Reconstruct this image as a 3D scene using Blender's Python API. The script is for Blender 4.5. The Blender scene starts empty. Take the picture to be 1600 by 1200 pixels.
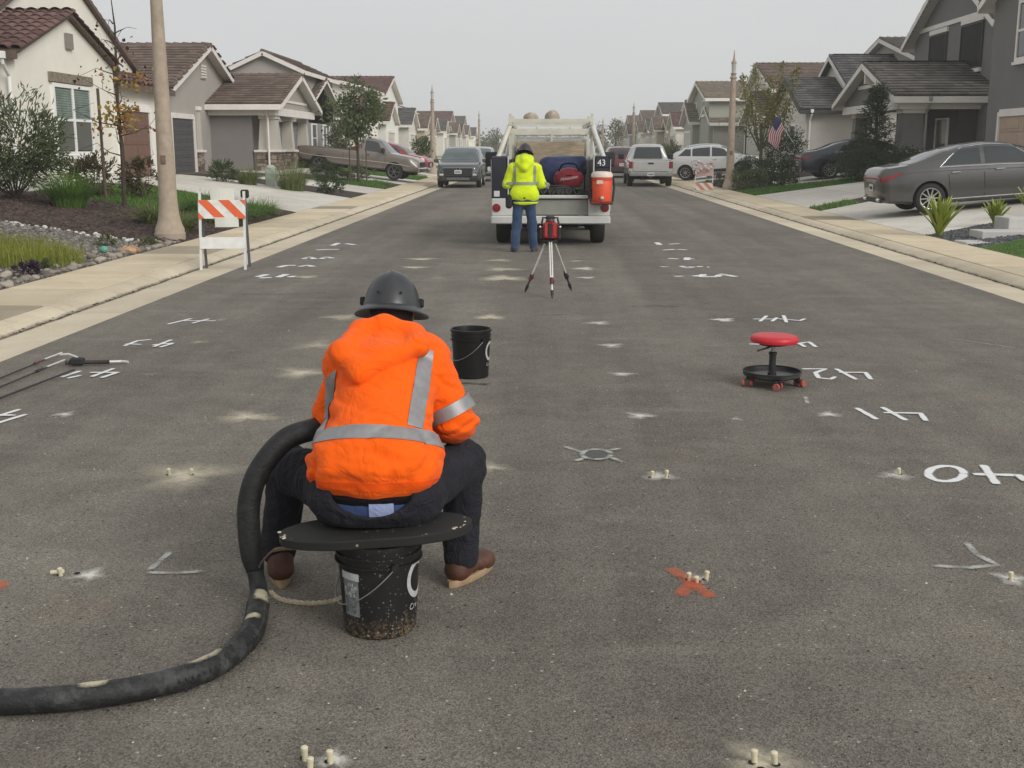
import bpy, bmesh, math, random
import numpy as np
from mathutils import Vector, Matrix, noise as mnoise
R = math.radians
random.seed(7); rng = np.random.default_rng(7)
SC = bpy.context.scene
COL = SC.collection
# ------------------------------------------------------------ camera, sky, sun, exposure
cam_d = bpy.data.cameras.new('camera'); cam = bpy.data.objects.new('camera', cam_d); COL.objects.link(cam)
cam_d.lens = 40.5; cam_d.sensor_width = 36.0; cam_d.clip_start = 0.05; cam_d.clip_end = 6000
cam.location = (0, 0, 1.714); cam.rotation_euler = (R(90-11.616), 0, R(1.621))
SC.camera = cam
W = bpy.data.worlds.new('World'); SC.world = W; W.use_nodes = True
wt = W.node_tree; wn = wt.nodes; wl = wt.links
bg = wn['Background']
sky = wn.new('ShaderNodeTexSky'); sky.sky_type = 'NISHITA'; sky.sun_disc = False
sky.sun_elevation = R(30); sky.sun_rotation = R(134.5); sky.air_density = 1.0; sky.dust_density = 6.0; sky.ozone_density = 1.0
hs = wn.new('ShaderNodeHueSaturation'); hs.inputs['Saturation'].default_value = 0.12; hs.inputs['Value'].default_value = 0.09
wl.new(sky.outputs[0], hs.inputs['Color'])
wtc = wn.new('ShaderNodeTexCoord'); wmp = wn.new('ShaderNodeMapping'); wmp.inputs['Scale'].default_value = (1.2, 1.2, 3.5)
wnz = wn.new('ShaderNodeTexNoise'); wnz.inputs['Scale'].default_value = 1.3; wnz.inputs['Detail'].default_value = 5; wnz.inputs['Roughness'].default_value = .5
wrp = wn.new('ShaderNodeValToRGB')
wrp.color_ramp.elements[0].position = .25; wrp.color_ramp.elements[0].color = (.508, .514, .520, 1)
wrp.color_ramp.elements[1].position = .75; wrp.color_ramp.elements[1].color = (.560, .566, .571, 1)
wl.new(wtc.outputs['Generated'], wmp.inputs[0]); wl.new(wmp.outputs[0], wnz.inputs['Vector']); wl.new(wnz.outputs['Fac'], wrp.inputs[0])
wmx = wn.new('ShaderNodeMix'); wmx.data_type = 'RGBA'; wmx.inputs['Factor'].default_value = 0.9   # closed cloud deck over the clear sky
wl.new(hs.outputs[0], wmx.inputs['A']); wl.new(wrp.outputs[0], wmx.inputs['B'])
wl.new(wmx.outputs['Result'], bg.inputs['Color']); bg.inputs['Strength'].default_value = 1.0
sun_d = bpy.data.lights.new('sun', 'SUN'); sun_d.energy = 1.5; sun_d.angle = R(30); sun_d.color = (1, .965, .91)
sun = bpy.data.objects.new('sun', sun_d); COL.objects.link(sun)
sun.rotation_euler = Vector((-.62, .61, -.5)).to_track_quat('-Z', 'Y').to_euler(); sun.location = (0, 0, 40)
SC.view_settings.view_transform = 'Standard'; SC.view_settings.look = 'None'
SC.view_settings.exposure = 0.38; SC.view_settings.gamma = 1.0; SC.view_settings.use_curve_mapping = False
try:
    SC.cycles.use_denoising = True
    SC.cycles.max_bounces = 6; SC.cycles.transparent_max_bounces = 16; SC.cycles.volume_bounces = 1
    SC.cycles.diffuse_bounces = 3; SC.cycles.glossy_bounces = 3
except Exception: pass

# ------------------------------------------------------------ materials
MATS = {}
def nd(t, ty, **kw):
    n = t.nodes.new(ty)
    for k, v in kw.items():
        if k in n.inputs: n.inputs[k].default_value = v
        else: setattr(n, k, v)
    return n
def mat(name, col, rough=.6, var=.12, scale=6., bump=0., bscale=None, metal=0., spec=.5, col2=None, detail=4., dirt=0., dirtcol=(.25, .2, .14), coat=0., bdist=.01, trans=0., stretch=None, sheen=0., folds=0., fscale=9.):
    """procedural principled material: two-tone noise colour, optional blotchy dirt and fine relief"""
    if name in MATS: return MATS[name]
    m = bpy.data.materials.new(name); m.use_nodes = True; t = m.node_tree; b = t.nodes['Principled BSDF']
    tc = nd(t, 'ShaderNodeTexCoord'); vec = tc.outputs['Object']
    if stretch:
        mp = nd(t, 'ShaderNodeMapping'); mp.inputs['Scale'].default_value = stretch; t.links.new(vec, mp.inputs[0]); vec = mp.outputs[0]
    nz = nd(t, 'ShaderNodeTexNoise', Scale=scale, Detail=detail, Roughness=.6); t.links.new(vec, nz.inputs['Vector'])
    c1 = tuple(max(0, c*(1-var)) for c in col); c2 = col2 if col2 else tuple(min(1, c*(1+var)) for c in col)
    rp = nd(t, 'ShaderNodeValToRGB'); rp.color_ramp.elements[0].position = .3; rp.color_ramp.elements[1].position = .7
    rp.color_ramp.elements[0].color = (*c1, 1); rp.color_ramp.elements[1].color = (*c2, 1)
    t.links.new(nz.outputs['Fac'], rp.inputs[0]); out = rp.outputs[0]
    if dirt > 0:
        n2 = nd(t, 'ShaderNodeTexNoise', Scale=scale*.45, Detail=8., Roughness=.7); t.links.new(vec, n2.inputs['Vector'])
        r2 = nd(t, 'ShaderNodeValToRGB'); r2.color_ramp.elements[0].position = .48; r2.color_ramp.elements[1].position = .72
        r2.color_ramp.elements[0].color = (0, 0, 0, 1); r2.color_ramp.elements[1].color = (dirt, dirt, dirt, 1)
        mx = nd(t, 'ShaderNodeMix', data_type='RGBA'); t.links.new(n2.outputs['Fac'], r2.inputs[0]); t.links.new(r2.outputs[0], mx.inputs['Factor'])
        t.links.new(out, mx.inputs['A']); mx.inputs['B'].default_value = (*dirtcol, 1); out = mx.outputs['Result']
    t.links.new(out, b.inputs['Base Color'])
    b.inputs['Roughness'].default_value = rough; b.inputs['Metallic'].default_value = metal; b.inputs['Specular IOR Level'].default_value = spec
    if coat: b.inputs['Coat Weight'].default_value = coat; b.inputs['Coat Roughness'].default_value = .05
    if trans: b.inputs['Transmission Weight'].default_value = trans
    if sheen: b.inputs['Sheen Weight'].default_value = sheen
    if bump > 0:
        n3 = nd(t, 'ShaderNodeTexNoise', Scale=bscale or scale*8, Detail=5., Roughness=.6); t.links.new(vec, n3.inputs['Vector'])
        bp = nd(t, 'ShaderNodeBump', Strength=bump, Distance=bdist); t.links.new(n3.outputs['Fac'], bp.inputs['Height']); t.links.new(bp.outputs[0], b.inputs['Normal'])
    if folds > 0:      # cloth: soft creases under the fine weave
        n4 = nd(t, 'ShaderNodeTexNoise', Scale=fscale, Detail=3., Roughness=.5, Distortion=1.6); t.links.new(vec, n4.inputs['Vector'])
        ab = nd(t, 'ShaderNodeMath', operation='ABSOLUTE'); sb = nd(t, 'ShaderNodeMath', operation='SUBTRACT'); sb.inputs[1].default_value = .5; t.links.new(n4.outputs['Fac'], sb.inputs[0]); t.links.new(sb.outputs[0], ab.inputs[0]); pw = nd(t, 'ShaderNodeMath', operation='POWER'); pw.inputs[1].default_value = .6; t.links.new(ab.outputs[0], pw.inputs[0])
        b2 = nd(t, 'ShaderNodeBump', Strength=folds, Distance=.02); t.links.new(pw.outputs[0], b2.inputs['Height'])
        if bump > 0: t.links.new(b2.outputs[0], bp.inputs['Normal'])
        else: t.links.new(b2.outputs[0], b.inputs['Normal'])
    MATS[name] = m; return m
def leafmat(name, a, b_, rough=.55, tr=.25):
    """foliage: each leaf takes its own tone between two greens"""
    if name in MATS: return MATS[name]
    m = bpy.data.materials.new(name); m.use_nodes = True; t = m.node_tree; p = t.nodes['Principled BSDF']
    g = nd(t, 'ShaderNodeNewGeometry'); rp = nd(t, 'ShaderNodeValToRGB')
    rp.color_ramp.elements[0].color = (*a, 1); rp.color_ramp.elements[1].color = (*b_, 1)
    t.links.new(g.outputs['Random Per Island'], rp.inputs[0]); t.links.new(rp.outputs[0], p.inputs['Base Color'])
    p.inputs['Roughness'].default_value = rough
    td = nd(t, 'ShaderNodeBsdfTranslucent'); t.links.new(rp.outputs[0], td.inputs['Color'])
    mx = nd(t, 'ShaderNodeMixShader'); mx.inputs[0].default_value = tr
    t.links.new(p.outputs[0], mx.inputs[1]); t.links.new(td.outputs[0], mx.inputs[2]); t.links.new(mx.outputs[0], t.nodes['Material Output'].inputs[0])
    MATS[name] = m; return m
def islandmat(name, a, b_, rough=.8, scale=20., bump=0.):
    """many alike pieces in one mesh (tiles, stones, chips), each with its own tone"""
    if name in MATS: return MATS[name]
    m = bpy.data.materials.new(name); m.use_nodes = True; t = m.node_tree; p = t.nodes['Principled BSDF']
    g = nd(t, 'ShaderNodeNewGeometry'); oi = nd(t, 'ShaderNodeObjectInfo'); ad = nd(t, 'ShaderNodeMath', operation='ADD')
    t.links.new(g.outputs['Random Per Island'], ad.inputs[0]); t.links.new(oi.outputs['Random'], ad.inputs[1])
    fr = nd(t, 'ShaderNodeMath', operation='FRACT'); t.links.new(ad.outputs[0], fr.inputs[0])
    rp = nd(t, 'ShaderNodeValToRGB'); rp.color_ramp.elements[0].color = (*a, 1); rp.color_ramp.elements[1].color = (*b_, 1)
    t.links.new(fr.outputs[0], rp.inputs[0])
    tc = nd(t, 'ShaderNodeTexCoord'); nz = nd(t, 'ShaderNodeTexNoise', Scale=scale, Detail=5.); t.links.new(tc.outputs['Object'], nz.inputs['Vector'])
    mx = nd(t, 'ShaderNodeMix', data_type='RGBA', blend_type='MULTIPLY'); mx.inputs['Factor'].default_value = .5
    r2 = nd(t, 'ShaderNodeValToRGB'); r2.color_ramp.elements[0].position = .3; r2.color_ramp.elements[0].color = (.55, .55, .55, 1); r2.color_ramp.elements[1].position = .7
    t.links.new(nz.outputs['Fac'], r2.inputs[0]); t.links.new(rp.outputs[0], mx.inputs['A']); t.links.new(r2.outputs[0], mx.inputs['B'])
    t.links.new(mx.outputs['Result'], p.inputs['Base Color']); p.inputs['Roughness'].default_value = rough
    if bump:
        bp = nd(t, 'ShaderNodeBump', Strength=bump, Distance=.01); t.links.new(nz.outputs['Fac'], bp.inputs['Height']); t.links.new(bp.outputs[0], p.inputs['Normal'])
    MATS[name] = m; return m

# ------------------------------------------------------------ mesh helpers
class MB:
    """collects shapes; build() links them as ONE mesh object"""
    def __init__(s): s.v = []; s.f = []; s.m = []; s.cm = 0; s.off = (0, 0, 0)
    def add(s, vs, fs):
        o = len(s.v); s.v += [tuple(p) for p in vs]; s.f += [tuple(i+o for i in f) for f in fs]; s.m += [s.cm]*len(fs); return s
    def box(s, x0, x1, y0, y1, z0, z1, M=None):
        vs = [(x, y, z) for x in (x0, x1) for y in (y0, y1) for z in (z0, z1)]
        if M is not None: vs = [tuple(M @ Vector(p)) for p in vs]
        return s.add(vs, [(0, 1, 3, 2), (4, 6, 7, 5), (0, 4, 5, 1), (2, 3, 7, 6), (0, 2, 6, 4), (1, 5, 7, 3)])
    def cbox(s, c, d, M=None):
        return s.box(c[0]-d[0]/2, c[0]+d[0]/2, c[1]-d[1]/2, c[1]+d[1]/2, c[2]-d[2]/2, c[2]+d[2]/2, M)
    def rbox(s, x0, x1, y0, y1, z0, z1, r=.02, M=None):
        """box with chamfered edges"""
        vs = []; 
        for zi, ins in ((z0, r), (z0+r, 0), (z1-r, 0), (z1, r)):
            a, b, c, d = x0+ins, x1-ins, y0+ins, y1-ins
            vs += [(a+r, c, zi), (b-r, c, zi), (b, c+r, zi), (b, d-r, zi), (b-r, d, zi), (a+r, d, zi), (a, d-r, zi), (a, c+r, zi)]
        if M is not None: vs = [tuple(M @ Vector(p)) for p in vs]
        fs = [tuple(range(7, -1, -1)), tuple(range(24, 32))]
        for k in range(3):
            for i in range(8): fs.append((k*8+i, k*8+(i+1) % 8, k*8+8+(i+1) % 8, k*8+8+i))
        return s.add(vs, fs)
    def tube(s, path, r, n=8, cap=True, flat=1.0):
        P = [Vector(p) for p in path]; rs = r if isinstance(r, (list, tuple)) else [r]*len(P)
        vs = []; up = Vector((0, 0, 1)); prev = None
        for i, p in enumerate(P):
            t = (P[min(i+1, len(P)-1)]-P[max(i-1, 0)]).normalized()
            if prev is None:
                a = t.cross(up) if abs(t.dot(up)) < .95 else t.cross(Vector((1, 0, 0)))
            else: a = prev-t*prev.dot(t)
            a.normalize(); prev = a; b = t.cross(a)
            for k in range(n):
                w = 2*math.pi*k/n; vs.append(p+a*math.cos(w)*rs[i]+b*math.sin(w)*rs[i]*flat)
        fs = [(i*n+k, i*n+(k+1) % n, (i+1)*n+(k+1) % n, (i+1)*n+k) for i in range(len(P)-1) for k in range(n)]
        if cap: fs += [tuple(range(n-1, -1, -1)), tuple(range((len(P)-1)*n, len(P)*n))]
        return s.add(vs, fs)
    def lathe(s, prof, n=24, M=None, a0=0., a1=2*math.pi):
        """prof: (r,z) list turned round z"""
        full = abs(a1-a0-2*math.pi) < 1e-6; m = n if full else n+1; vs = []
        for (r, z) in prof:
            for k in range(m):
                w = a0+(a1-a0)*k/n; vs.append((r*math.cos(w), r*math.sin(w), z))
        if M is not None: vs = [tuple(M @ Vector(p)) for p in vs]
        fs = []
        for i in range(len(prof)-1):
            for k in range(n):
                k2 = (k+1) % m if full else k+1
                fs.append((i*m+k, i*m+k2, (i+1)*m+k2, (i+1)*m+k))
        return s.add(vs, fs)
    def ell(s, c, r, nu=12, nv=8, M=None):
        prof = [(math.sin(math.pi*i/nv), -math.cos(math.pi*i/nv)) for i in range(nv+1)]
        T = Matrix.Translation(Vector(c)) @ Matrix.Diagonal((*r, 1))
        if M is not None: T = M @ T
        return s.lathe(prof, nu, T)
    def poly(s, pts): return s.add(pts, [tuple(range(len(pts)))])
    def prism(s, pts, ext):
        """pts: planar polygon (3-D), ext: extrusion vector"""
        n = len(pts); e = Vector(ext); vs = [Vector(p) for p in pts]+[Vector(p)+e for p in pts]
        return s.add(vs, [tuple(range(n-1, -1, -1)), tuple(range(n, 2*n))]+[(i, (i+1) % n, n+(i+1) % n, n+i) for i in range(n)])
    def grid(s, rows):
        n = len(rows[0]); vs = [p for r in rows for p in r]
        return s.add(vs, [(i*n+k, i*n+k+1, (i+1)*n+k+1, (i+1)*n+k) for i in range(len(rows)-1) for k in range(n-1)])
    def mesh(s, name, smooth=False, fixn=True):
        me = bpy.data.meshes.new(name); me.from_pydata(s.v, [], s.f)
        if any(s.m): me.polygons.foreach_set('material_index', s.m)
        if fixn:
            bm = bmesh.new(); bm.from_mesh(me); bmesh.ops.recalc_face_normals(bm, faces=bm.faces); bm.to_mesh(me); bm.free()
        if smooth:
            me.polygons.foreach_set('use_smooth', [True]*len(me.polygons))
            if smooth != 'all':
                try: me.set_sharp_from_angle(angle=R(40))
                except Exception: pass
        me.update(); return me
    def build(s, name, m, parent=None, smooth=False, fixn=True, loc=None, rel=False):
        if rel and parent is not None:
            q = parent.location; s.v = [(a-q[0], b-q[1], c-q[2]) for a, b, c in s.v]
        me = s.mesh(name, smooth, fixn)
        for mm in (m if isinstance(m, (list, tuple)) else [m]): me.materials.append(mm)
        return put(name, me, parent, loc)
def put(name, me, parent=None, loc=None, rot=None):
    o = bpy.data.objects.new(name, me); COL.objects.link(o)
    if parent is not None: o.parent = parent
    if loc is not None: o.location = loc
    if rot is not None: o.rotation_euler = rot
    return o
def tag(o, label=None, cat=None, group=None, kind=None):
    if label: o['label'] = label
    if cat: o['category'] = cat
    if group: o['group'] = group
    if kind: o['kind'] = kind
    return o
def thing(name, label, cat, loc=(0, 0, 0), rotz=0., group=None):
    o = put(name, None, None, loc, (0, 0, rotz)); return tag(o, label, cat, group)
def copy_tree(o, parent=None):
    c = o.copy(); COL.objects.link(c); c.parent = parent
    for ch in list(o.children): copy_tree(ch, c)
    return c
def lerp(a, b, t): return a+(b-a)*t
def interp(xs, ys, x): return float(np.interp(x, xs, ys))
GXS = [-900, -14, -11.5, -6.4, -5.3, 6.0, 7.25, 12.0, 15, 900]; GZS = [.75, .75, .62, .054, .052, .052, .054, .6, .75, .75]
def gz(x): return interp(GXS, GZS, x)
def spline(pts, n):
    """Catmull-Rom through 3-D points"""
    P = [np.array(p, float) for p in pts]; P = [2*P[0]-P[1]]+P+[2*P[-1]-P[-2]]; out = []
    seg = len(P)-3
    for i in range(n+1):
        u = i/n*seg; k = min(int(u), seg-1); t = u-k; a, b, c, d = P[k:k+4]
        out.append(tuple(.5*((2*b)+(-a+c)*t+(2*a-5*b+4*c-d)*t*t+(-a+3*b-3*c+d)*t**3)))
    return out
# ============================================================ the setting
def asphalt_mat():
    m = bpy.data.materials.new('asphalt'); m.use_nodes = True; t = m.node_tree; b = t.nodes['Principled BSDF']; L = t.links.new
    tc = nd(t, 'ShaderNodeTexCoord'); v = tc.outputs['Object']
    def noise(scale, det=4., rough=.6, st=None):
        vv = v
        if st: mp = nd(t, 'ShaderNodeMapping'); mp.inputs['Scale'].default_value = st; L(v, mp.inputs[0]); vv = mp.outputs[0]
        n = nd(t, 'ShaderNodeTexNoise', Scale=scale, Detail=det, Roughness=rough); L(vv, n.inputs['Vector']); return n.outputs['Fac']
    def ramp(x, p0, c0, p1, c1):
        r = nd(t, 'ShaderNodeValToRGB'); e = r.color_ramp.elements; e[0].position = p0; e[1].position = p1
        e[0].color = (*c0, 1) if isinstance(c0, tuple) else (c0, c0, c0, 1); e[1].color = (*c1, 1) if isinstance(c1, tuple) else (c1, c1, c1, 1)
        L(x, r.inputs[0]); return r.outputs[0]
    def mix(a, bb, fac, mode='MIX'):
        x = nd(t, 'ShaderNodeMix', data_type='RGBA', blend_type=mode)
        L(a, x.inputs['A'])
        if isinstance(bb, tuple): x.inputs['B'].default_value = (*bb, 1)
        else: L(bb, x.inputs['B'])
        if isinstance(fac, float): x.inputs['Factor'].default_value = fac
        else: L(fac, x.inputs['Factor'])
        return x.outputs['Result']
    c = ramp(noise(.55, 6., .62), .3, (.137, .124, .104), .7, (.184, .167, .141))
    # lengthwise wear of the wheel tracks and seams of the paver
    c = mix(c, ramp(noise(1.0, 5., .6, (1.1, .05, 1)), .35, .76, .65, 1.2), .8, 'MULTIPLY')
    c = mix(c, ramp(noise(3.2, 6., .7), .35, .84, .68, 1.16), .8, 'MULTIPLY')
    # faint reddish dust blotches
    c = mix(c, (.20, .145, .105), ramp(noise(.9, 7., .72), .57, 0., .74, .42))
    # pale dusty smears lying across the lane
    c = mix(c, (.26, .24, .20), ramp(noise(.8, 6., .7, (.6, 2.6, 1)), .56, 0., .80, .62))
    # aggregate: every stone its own tone
    vo = nd(t, 'ShaderNodeTexVoronoi', Scale=185.); L(v, vo.inputs['Vector'])
    bw = nd(t, 'ShaderNodeRGBToBW'); L(vo.outputs['Color'], bw.inputs[0])
    agg = ramp(bw.outputs[0], .12, .56, .88, 1.54)
    c = mix(c, agg, .95, 'MULTIPLY')
    c = mix(c, ramp(noise(80., 3., .7), .32, .70, .68, 1.34), .55, 'MULTIPLY')
    # bright chips and dark pits
    v2 = nd(t, 'ShaderNodeTexVoronoi', Scale=30.); L(v, v2.inputs['Vector'])
    s2 = nd(t, 'ShaderNodeSeparateColor'); L(v2.outputs['Color'], s2.inputs[0])
    chip = nd(t, 'ShaderNodeMath', operation='MULTIPLY'); L(ramp(s2.outputs[0], .90, 0., .93, 1.), chip.inputs[0]); L(ramp(v2.outputs['Distance'], .10, 1., .22, 0.), chip.inputs[1])
    c = mix(c, (.42, .39, .33), chip.outputs[0])
    pit = nd(t, 'ShaderNodeMath', operation='MULTIPLY'); L(ramp(s2.outputs[1], .86, 0., .9, 1.), pit.inputs[0]); L(ramp(v2.outputs['Distance'], .12, 1., .24, 0.), pit.inputs[1])
    c = mix(c, (.035, .032, .03), pit.outputs[0])
    L(c, b.inputs['Base Color']); b.inputs['Roughness'].default_value = .9; b.inputs['Specular IOR Level'].default_value = .3
    h = nd(t, 'ShaderNodeMath', operation='ADD'); L(vo.outputs['Distance'], h.inputs[0]); L(noise(70., 4., .7), h.inputs[1])
    bp = nd(t, 'ShaderNodeBump', Strength=.55, Distance=.006); L(h.outputs[0], bp.inputs['Height']); L(bp.outputs[0], b.inputs['Normal'])
    return m
def concrete_mat(name, col, col2, grime=None):
    """broom-finished concrete; every slab its own tone; grime: local-x range of the wet, dirty flow line"""
    m = bpy.data.materials.new(name); m.use_nodes = True; t = m.node_tree; b = t.nodes['Principled BSDF']; L = t.links.new
    tc = nd(t, 'ShaderNodeTexCoord'); g = nd(t, 'ShaderNodeNewGeometry'); v = g.outputs['Position']; oi = nd(t, 'ShaderNodeObjectInfo')
    n1 = nd(t, 'ShaderNodeTexNoise', Scale=1.1, Detail=7., Roughness=.65); L(v, n1.inputs['Vector'])
    rp = nd(t, 'ShaderNodeValToRGB'); e = rp.color_ramp.elements; e[0].position = .32; e[1].position = .7; e[0].color = (*col, 1); e[1].color = (*col2, 1); L(n1.outputs['Fac'], rp.inputs[0])
    mr = nd(t, 'ShaderNodeMapRange'); mr.inputs[3].default_value = .86; mr.inputs[4].default_value = 1.1; L(oi.outputs['Random'], mr.inputs[0])
    hv = nd(t, 'ShaderNodeHueSaturation'); L(rp.outputs[0], hv.inputs['Color']); L(mr.outputs[0], hv.inputs['Value'])
    n2 = nd(t, 'ShaderNodeTexNoise', Scale=60., Detail=5., Roughness=.7); L(v, n2.inputs['Vector'])
    r2 = nd(t, 'ShaderNodeValToRGB'); r2.color_ramp.elements[0].position = .3; r2.color_ramp.elements[0].color = (.72, .72, .72, 1); r2.color_ramp.elements[1].position = .62; L(n2.outputs['Fac'], r2.inputs[0])
    mx = nd(t, 'ShaderNodeMix', data_type='RGBA', blend_type='MULTIPLY'); mx.inputs['Factor'].default_value = .7; L(hv.outputs[0], mx.inputs['A']); L(r2.outputs[0], mx.inputs['B'])
    n4 = nd(t, 'ShaderNodeTexNoise', Scale=3., Detail=8., Roughness=.75); L(v, n4.inputs['Vector'])
    r4 = nd(t, 'ShaderNodeValToRGB'); r4.color_ramp.elements[0].position = .56; r4.color_ramp.elements[0].color = (0, 0, 0, 1); r4.color_ramp.elements[1].position = .8; r4.color_ramp.elements[1].color = (.5, .5, .5, 1); L(n4.outputs['Fac'], r4.inputs[0])
    m4 = nd(t, 'ShaderNodeMix', data_type='RGBA'); L(r4.outputs[0], m4.inputs['Factor']); L(mx.outputs['Result'], m4.inputs['A']); m4.inputs['B'].default_value = (.20, .165, .12, 1)
    out = m4.outputs['Result']
    if grime:
        sx = nd(t, 'ShaderNodeSeparateXYZ'); L(tc.outputs['Object'], sx.inputs[0])
        n5 = nd(t, 'ShaderNodeTexNoise', Scale=2.2, Detail=6., Roughness=.7); L(v, n5.inputs['Vector'])
        w = nd(t, 'ShaderNodeMath', operation='MULTIPLY_ADD'); L(n5.outputs['Fac'], w.inputs[0]); w.inputs[1].default_value = .10; L(sx.outputs[0], w.inputs[2])
        rg = nd(t, 'ShaderNodeValToRGB'); el = rg.color_ramp.elements; c0, wd = grime
        mr2 = nd(t, 'ShaderNodeMapRange'); mr2.inputs[1].default_value = c0-.2+.05; mr2.inputs[2].default_value = c0+.2+.05; L(w.outputs[0], mr2.inputs[0])
        el[0].position = .5-wd/.4; el[0].color = (0, 0, 0, 1); el[1].position = .5; el[1].color = (1, 1, 1, 1); ee = el.new(.5+wd/.4); ee.color = (0, 0, 0, 1)
        L(mr2.outputs[0], rg.inputs[0]); m5 = nd(t, 'ShaderNodeMix', data_type='RGBA'); L(rg.outputs[0], m5.inputs['Factor']); L(out, m5.inputs['A']); m5.inputs['B'].default_value = (.06, .05, .04, 1); out = m5.outputs['Result']
    L(out, b.inputs['Base Color']); b.inputs['Roughness'].default_value = .85; b.inputs['Specular IOR Level'].default_value = .3
    bp = nd(t, 'ShaderNodeBump', Strength=.35, Distance=.004); L(n2.outputs['Fac'], bp.inputs['Height']); L(bp.outputs[0], b.inputs['Normal'])
    MATS[name] = m; return m
M_ASPH = asphalt_mat()
M_WALK = concrete_mat('walk_concrete', (.56, .47, .325), (.70, .60, .435))
M_WALKD = concrete_mat('walk_concrete_dark', (.33, .28, .205), (.43, .365, .265))
M_KERBL = concrete_mat('kerb_concrete', (.55, .475, .35), (.68, .595, .455), grime=(.585, .055))
M_DRIVE = concrete_mat('drive_concrete', (.58, .55, .485), (.72, .68, .61))
M_GROUND = mat('bare_soil', (.13, .105, .075), .95, .35, 1.4, bump=.6, bscale=30)
M_MULCH = mat('bark_mulch', (.052, .035, .030), .95, .5, 25, bump=1., bscale=60, bdist=.03)
M_GRAVELB = mat('gravel_base', (.13, .115, .10), .95, .5, 30, bump=1., bscale=80, bdist=.02)
M_TURF = mat('turf_soil', (.085, .15, .03), .95, .35, 6, bump=.8, bscale=70, bdist=.02)
M_BRICKDK = mat('dark_joint', (.10, .085, .07), .95, .2, 8)

# ground sheet, dropping into a trench under the road
mb = MB(); xs = [-800, -14, -11.5, -6.42, -6.40, 7.25, 7.27, 12, 15, 800]
zz = [.73, .73, .60, .03, -.35, -.35, .03, .58, .73, .73]
ys = [-60, 0, 60, 200, 700]
mb.grid([[(x, y, z) for y in ys] for x, z in zip(xs, zz)])
tag(mb.build('ground', M_GROUND, fixn=False), kind='structure')
# road
XL, XR = -4.43, 5.36
mb = MB(); rows = []
for y in (-12, 0, 5, 10, 20, 40, 80, 160, 690): rows.append([(XL, y, 0), (XR, y, 0)])
mb.grid(rows); mb.box(XL, XR, -12, 690, -.3, -.02)
road = tag(mb.build('road', M_ASPH), kind='structure')
# gutters with rolled kerbs, in cast lengths, and sidewalk slabs
def kerb_profile(): # local x from the asphalt edge outwards, z
    return [(0, .0), (.54, -.018), (.595, -.02), (.63, -.004), (.68, .022), (.73, .042), (.79, .056), (.86, .062), (.86, -.2), (0, -.2)]
def kerb_mesh(ln, name):
    mb = MB(); pr = kerb_profile(); n = len(pr)
    vs = [(x, 0, z) for x, z in pr]+[(x, ln, z) for x, z in pr]
    fs = [(i, (i+1) % n, n+(i+1) % n, n+i) for i in range(n)]+[tuple(range(n-1, -1, -1)), tuple(range(n, 2*n))]
    mb.add(vs, fs); me = mb.mesh(name); me.materials.append(M_KERBL); return me
kseg = kerb_mesh(2.985, 'kerb_segment'); klong = kerb_mesh(620., 'kerb_far_run')
def slab_mesh(w, ln, name, m, th=.15):
    mb = MB(); mb.rbox(0, w, 0, ln, -th, 0, .008); me = mb.mesh(name); me.materials.append(m); return me
WL, WR = 1.10, 1.02
for side, s, xe, ww in (('left', -1, XL, WL), ('right', 1, XR, WR)):
    k = tag(put('kerb_'+side, None), kind='structure'); k['label'] = 'rolled concrete kerb and gutter along the %s side of the street' % side
    w = tag(put('sidewalk_'+side, None), kind='structure'); w['label'] = 'beige concrete sidewalk along the %s side of the street' % side
    bed = MB(); bed.box(*sorted((xe+s*.9, xe+s*(.9+ww-.02))), -12, 690, -.2, .03); bed.build('joint_bed', M_BRICKDK, w)
    for i in range(22):
        o = put('kerb_segment', kseg, k, (xe, -3+3*i, 0)); o.scale = (s, 1, 1)
    o = put('kerb_segment', klong, k, (xe, 63, 0)); o.scale = (s, 1, 1)
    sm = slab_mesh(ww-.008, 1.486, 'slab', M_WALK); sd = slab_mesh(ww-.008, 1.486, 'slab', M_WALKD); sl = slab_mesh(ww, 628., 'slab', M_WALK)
    for i in range(44):
        y = -3+1.5*i; dark_slab = (side == 'left' and i in (9, 14, 23)) or (side == 'right' and i in (20,))  # a few slabs get a darker concrete tone
        o = put('slab', sd if dark_slab else sm, w, (xe+s*.876 if s > 0 else xe-.868-ww, y, .071+random.uniform(-.003, .003)))
    put('slab', sl, w, (xe+s*.868 if s > 0 else xe-.868-ww, 63, .071))
SWL, SWR = XL-.868-WL, XR+.868+WR      # outer edges of the sidewalks

def zone(name, m, x0, x1, ya, yb, off, label=None, nx=8, ny=4, kind='structure', parent=None, solid=.12):
    """sheet that follows the rise of the front yards; ya, yb: functions of x (near and far edge)"""
    mb = MB(); rows = []
    xs_ = sorted(set([x0+(x1-x0)*i/nx for i in range(nx+1)]+[g for g in GXS if min(x0, x1) < g < max(x0, x1)]))
    for x in xs_:
        a, b = ya(x), yb(x); rows.append([(x, lerp(a, b, j/ny), gz(x)+off) for j in range(ny+1)])
    mb.grid(rows)
    n = len(rows); low = lambda p: (p[0], p[1], p[2]-solid)
    for edge in ([r[0] for r in rows], [r[-1] for r in rows], rows[0], rows[-1]):
        mb.grid([edge, [low(p) for p in edge]])
    o = mb.build(name, m, parent); o['kind'] = kind
    if label: o['label'] = label
    return o
LN = lambda x0, y0, x1, y1: (lambda x: y0+(y1-y0)*(x-x0)/(x1-x0))
C_ = lambda y: (lambda x: y)
bound = LN(-6.4, 19.6, -12.5, 21.1)
gravel_bed = zone('gravel_bed', M_GRAVELB, SWL-.005, -13.5, C_(-8), bound, .0, 'grey gravel bed with cobble edging beside the left sidewalk')
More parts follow.
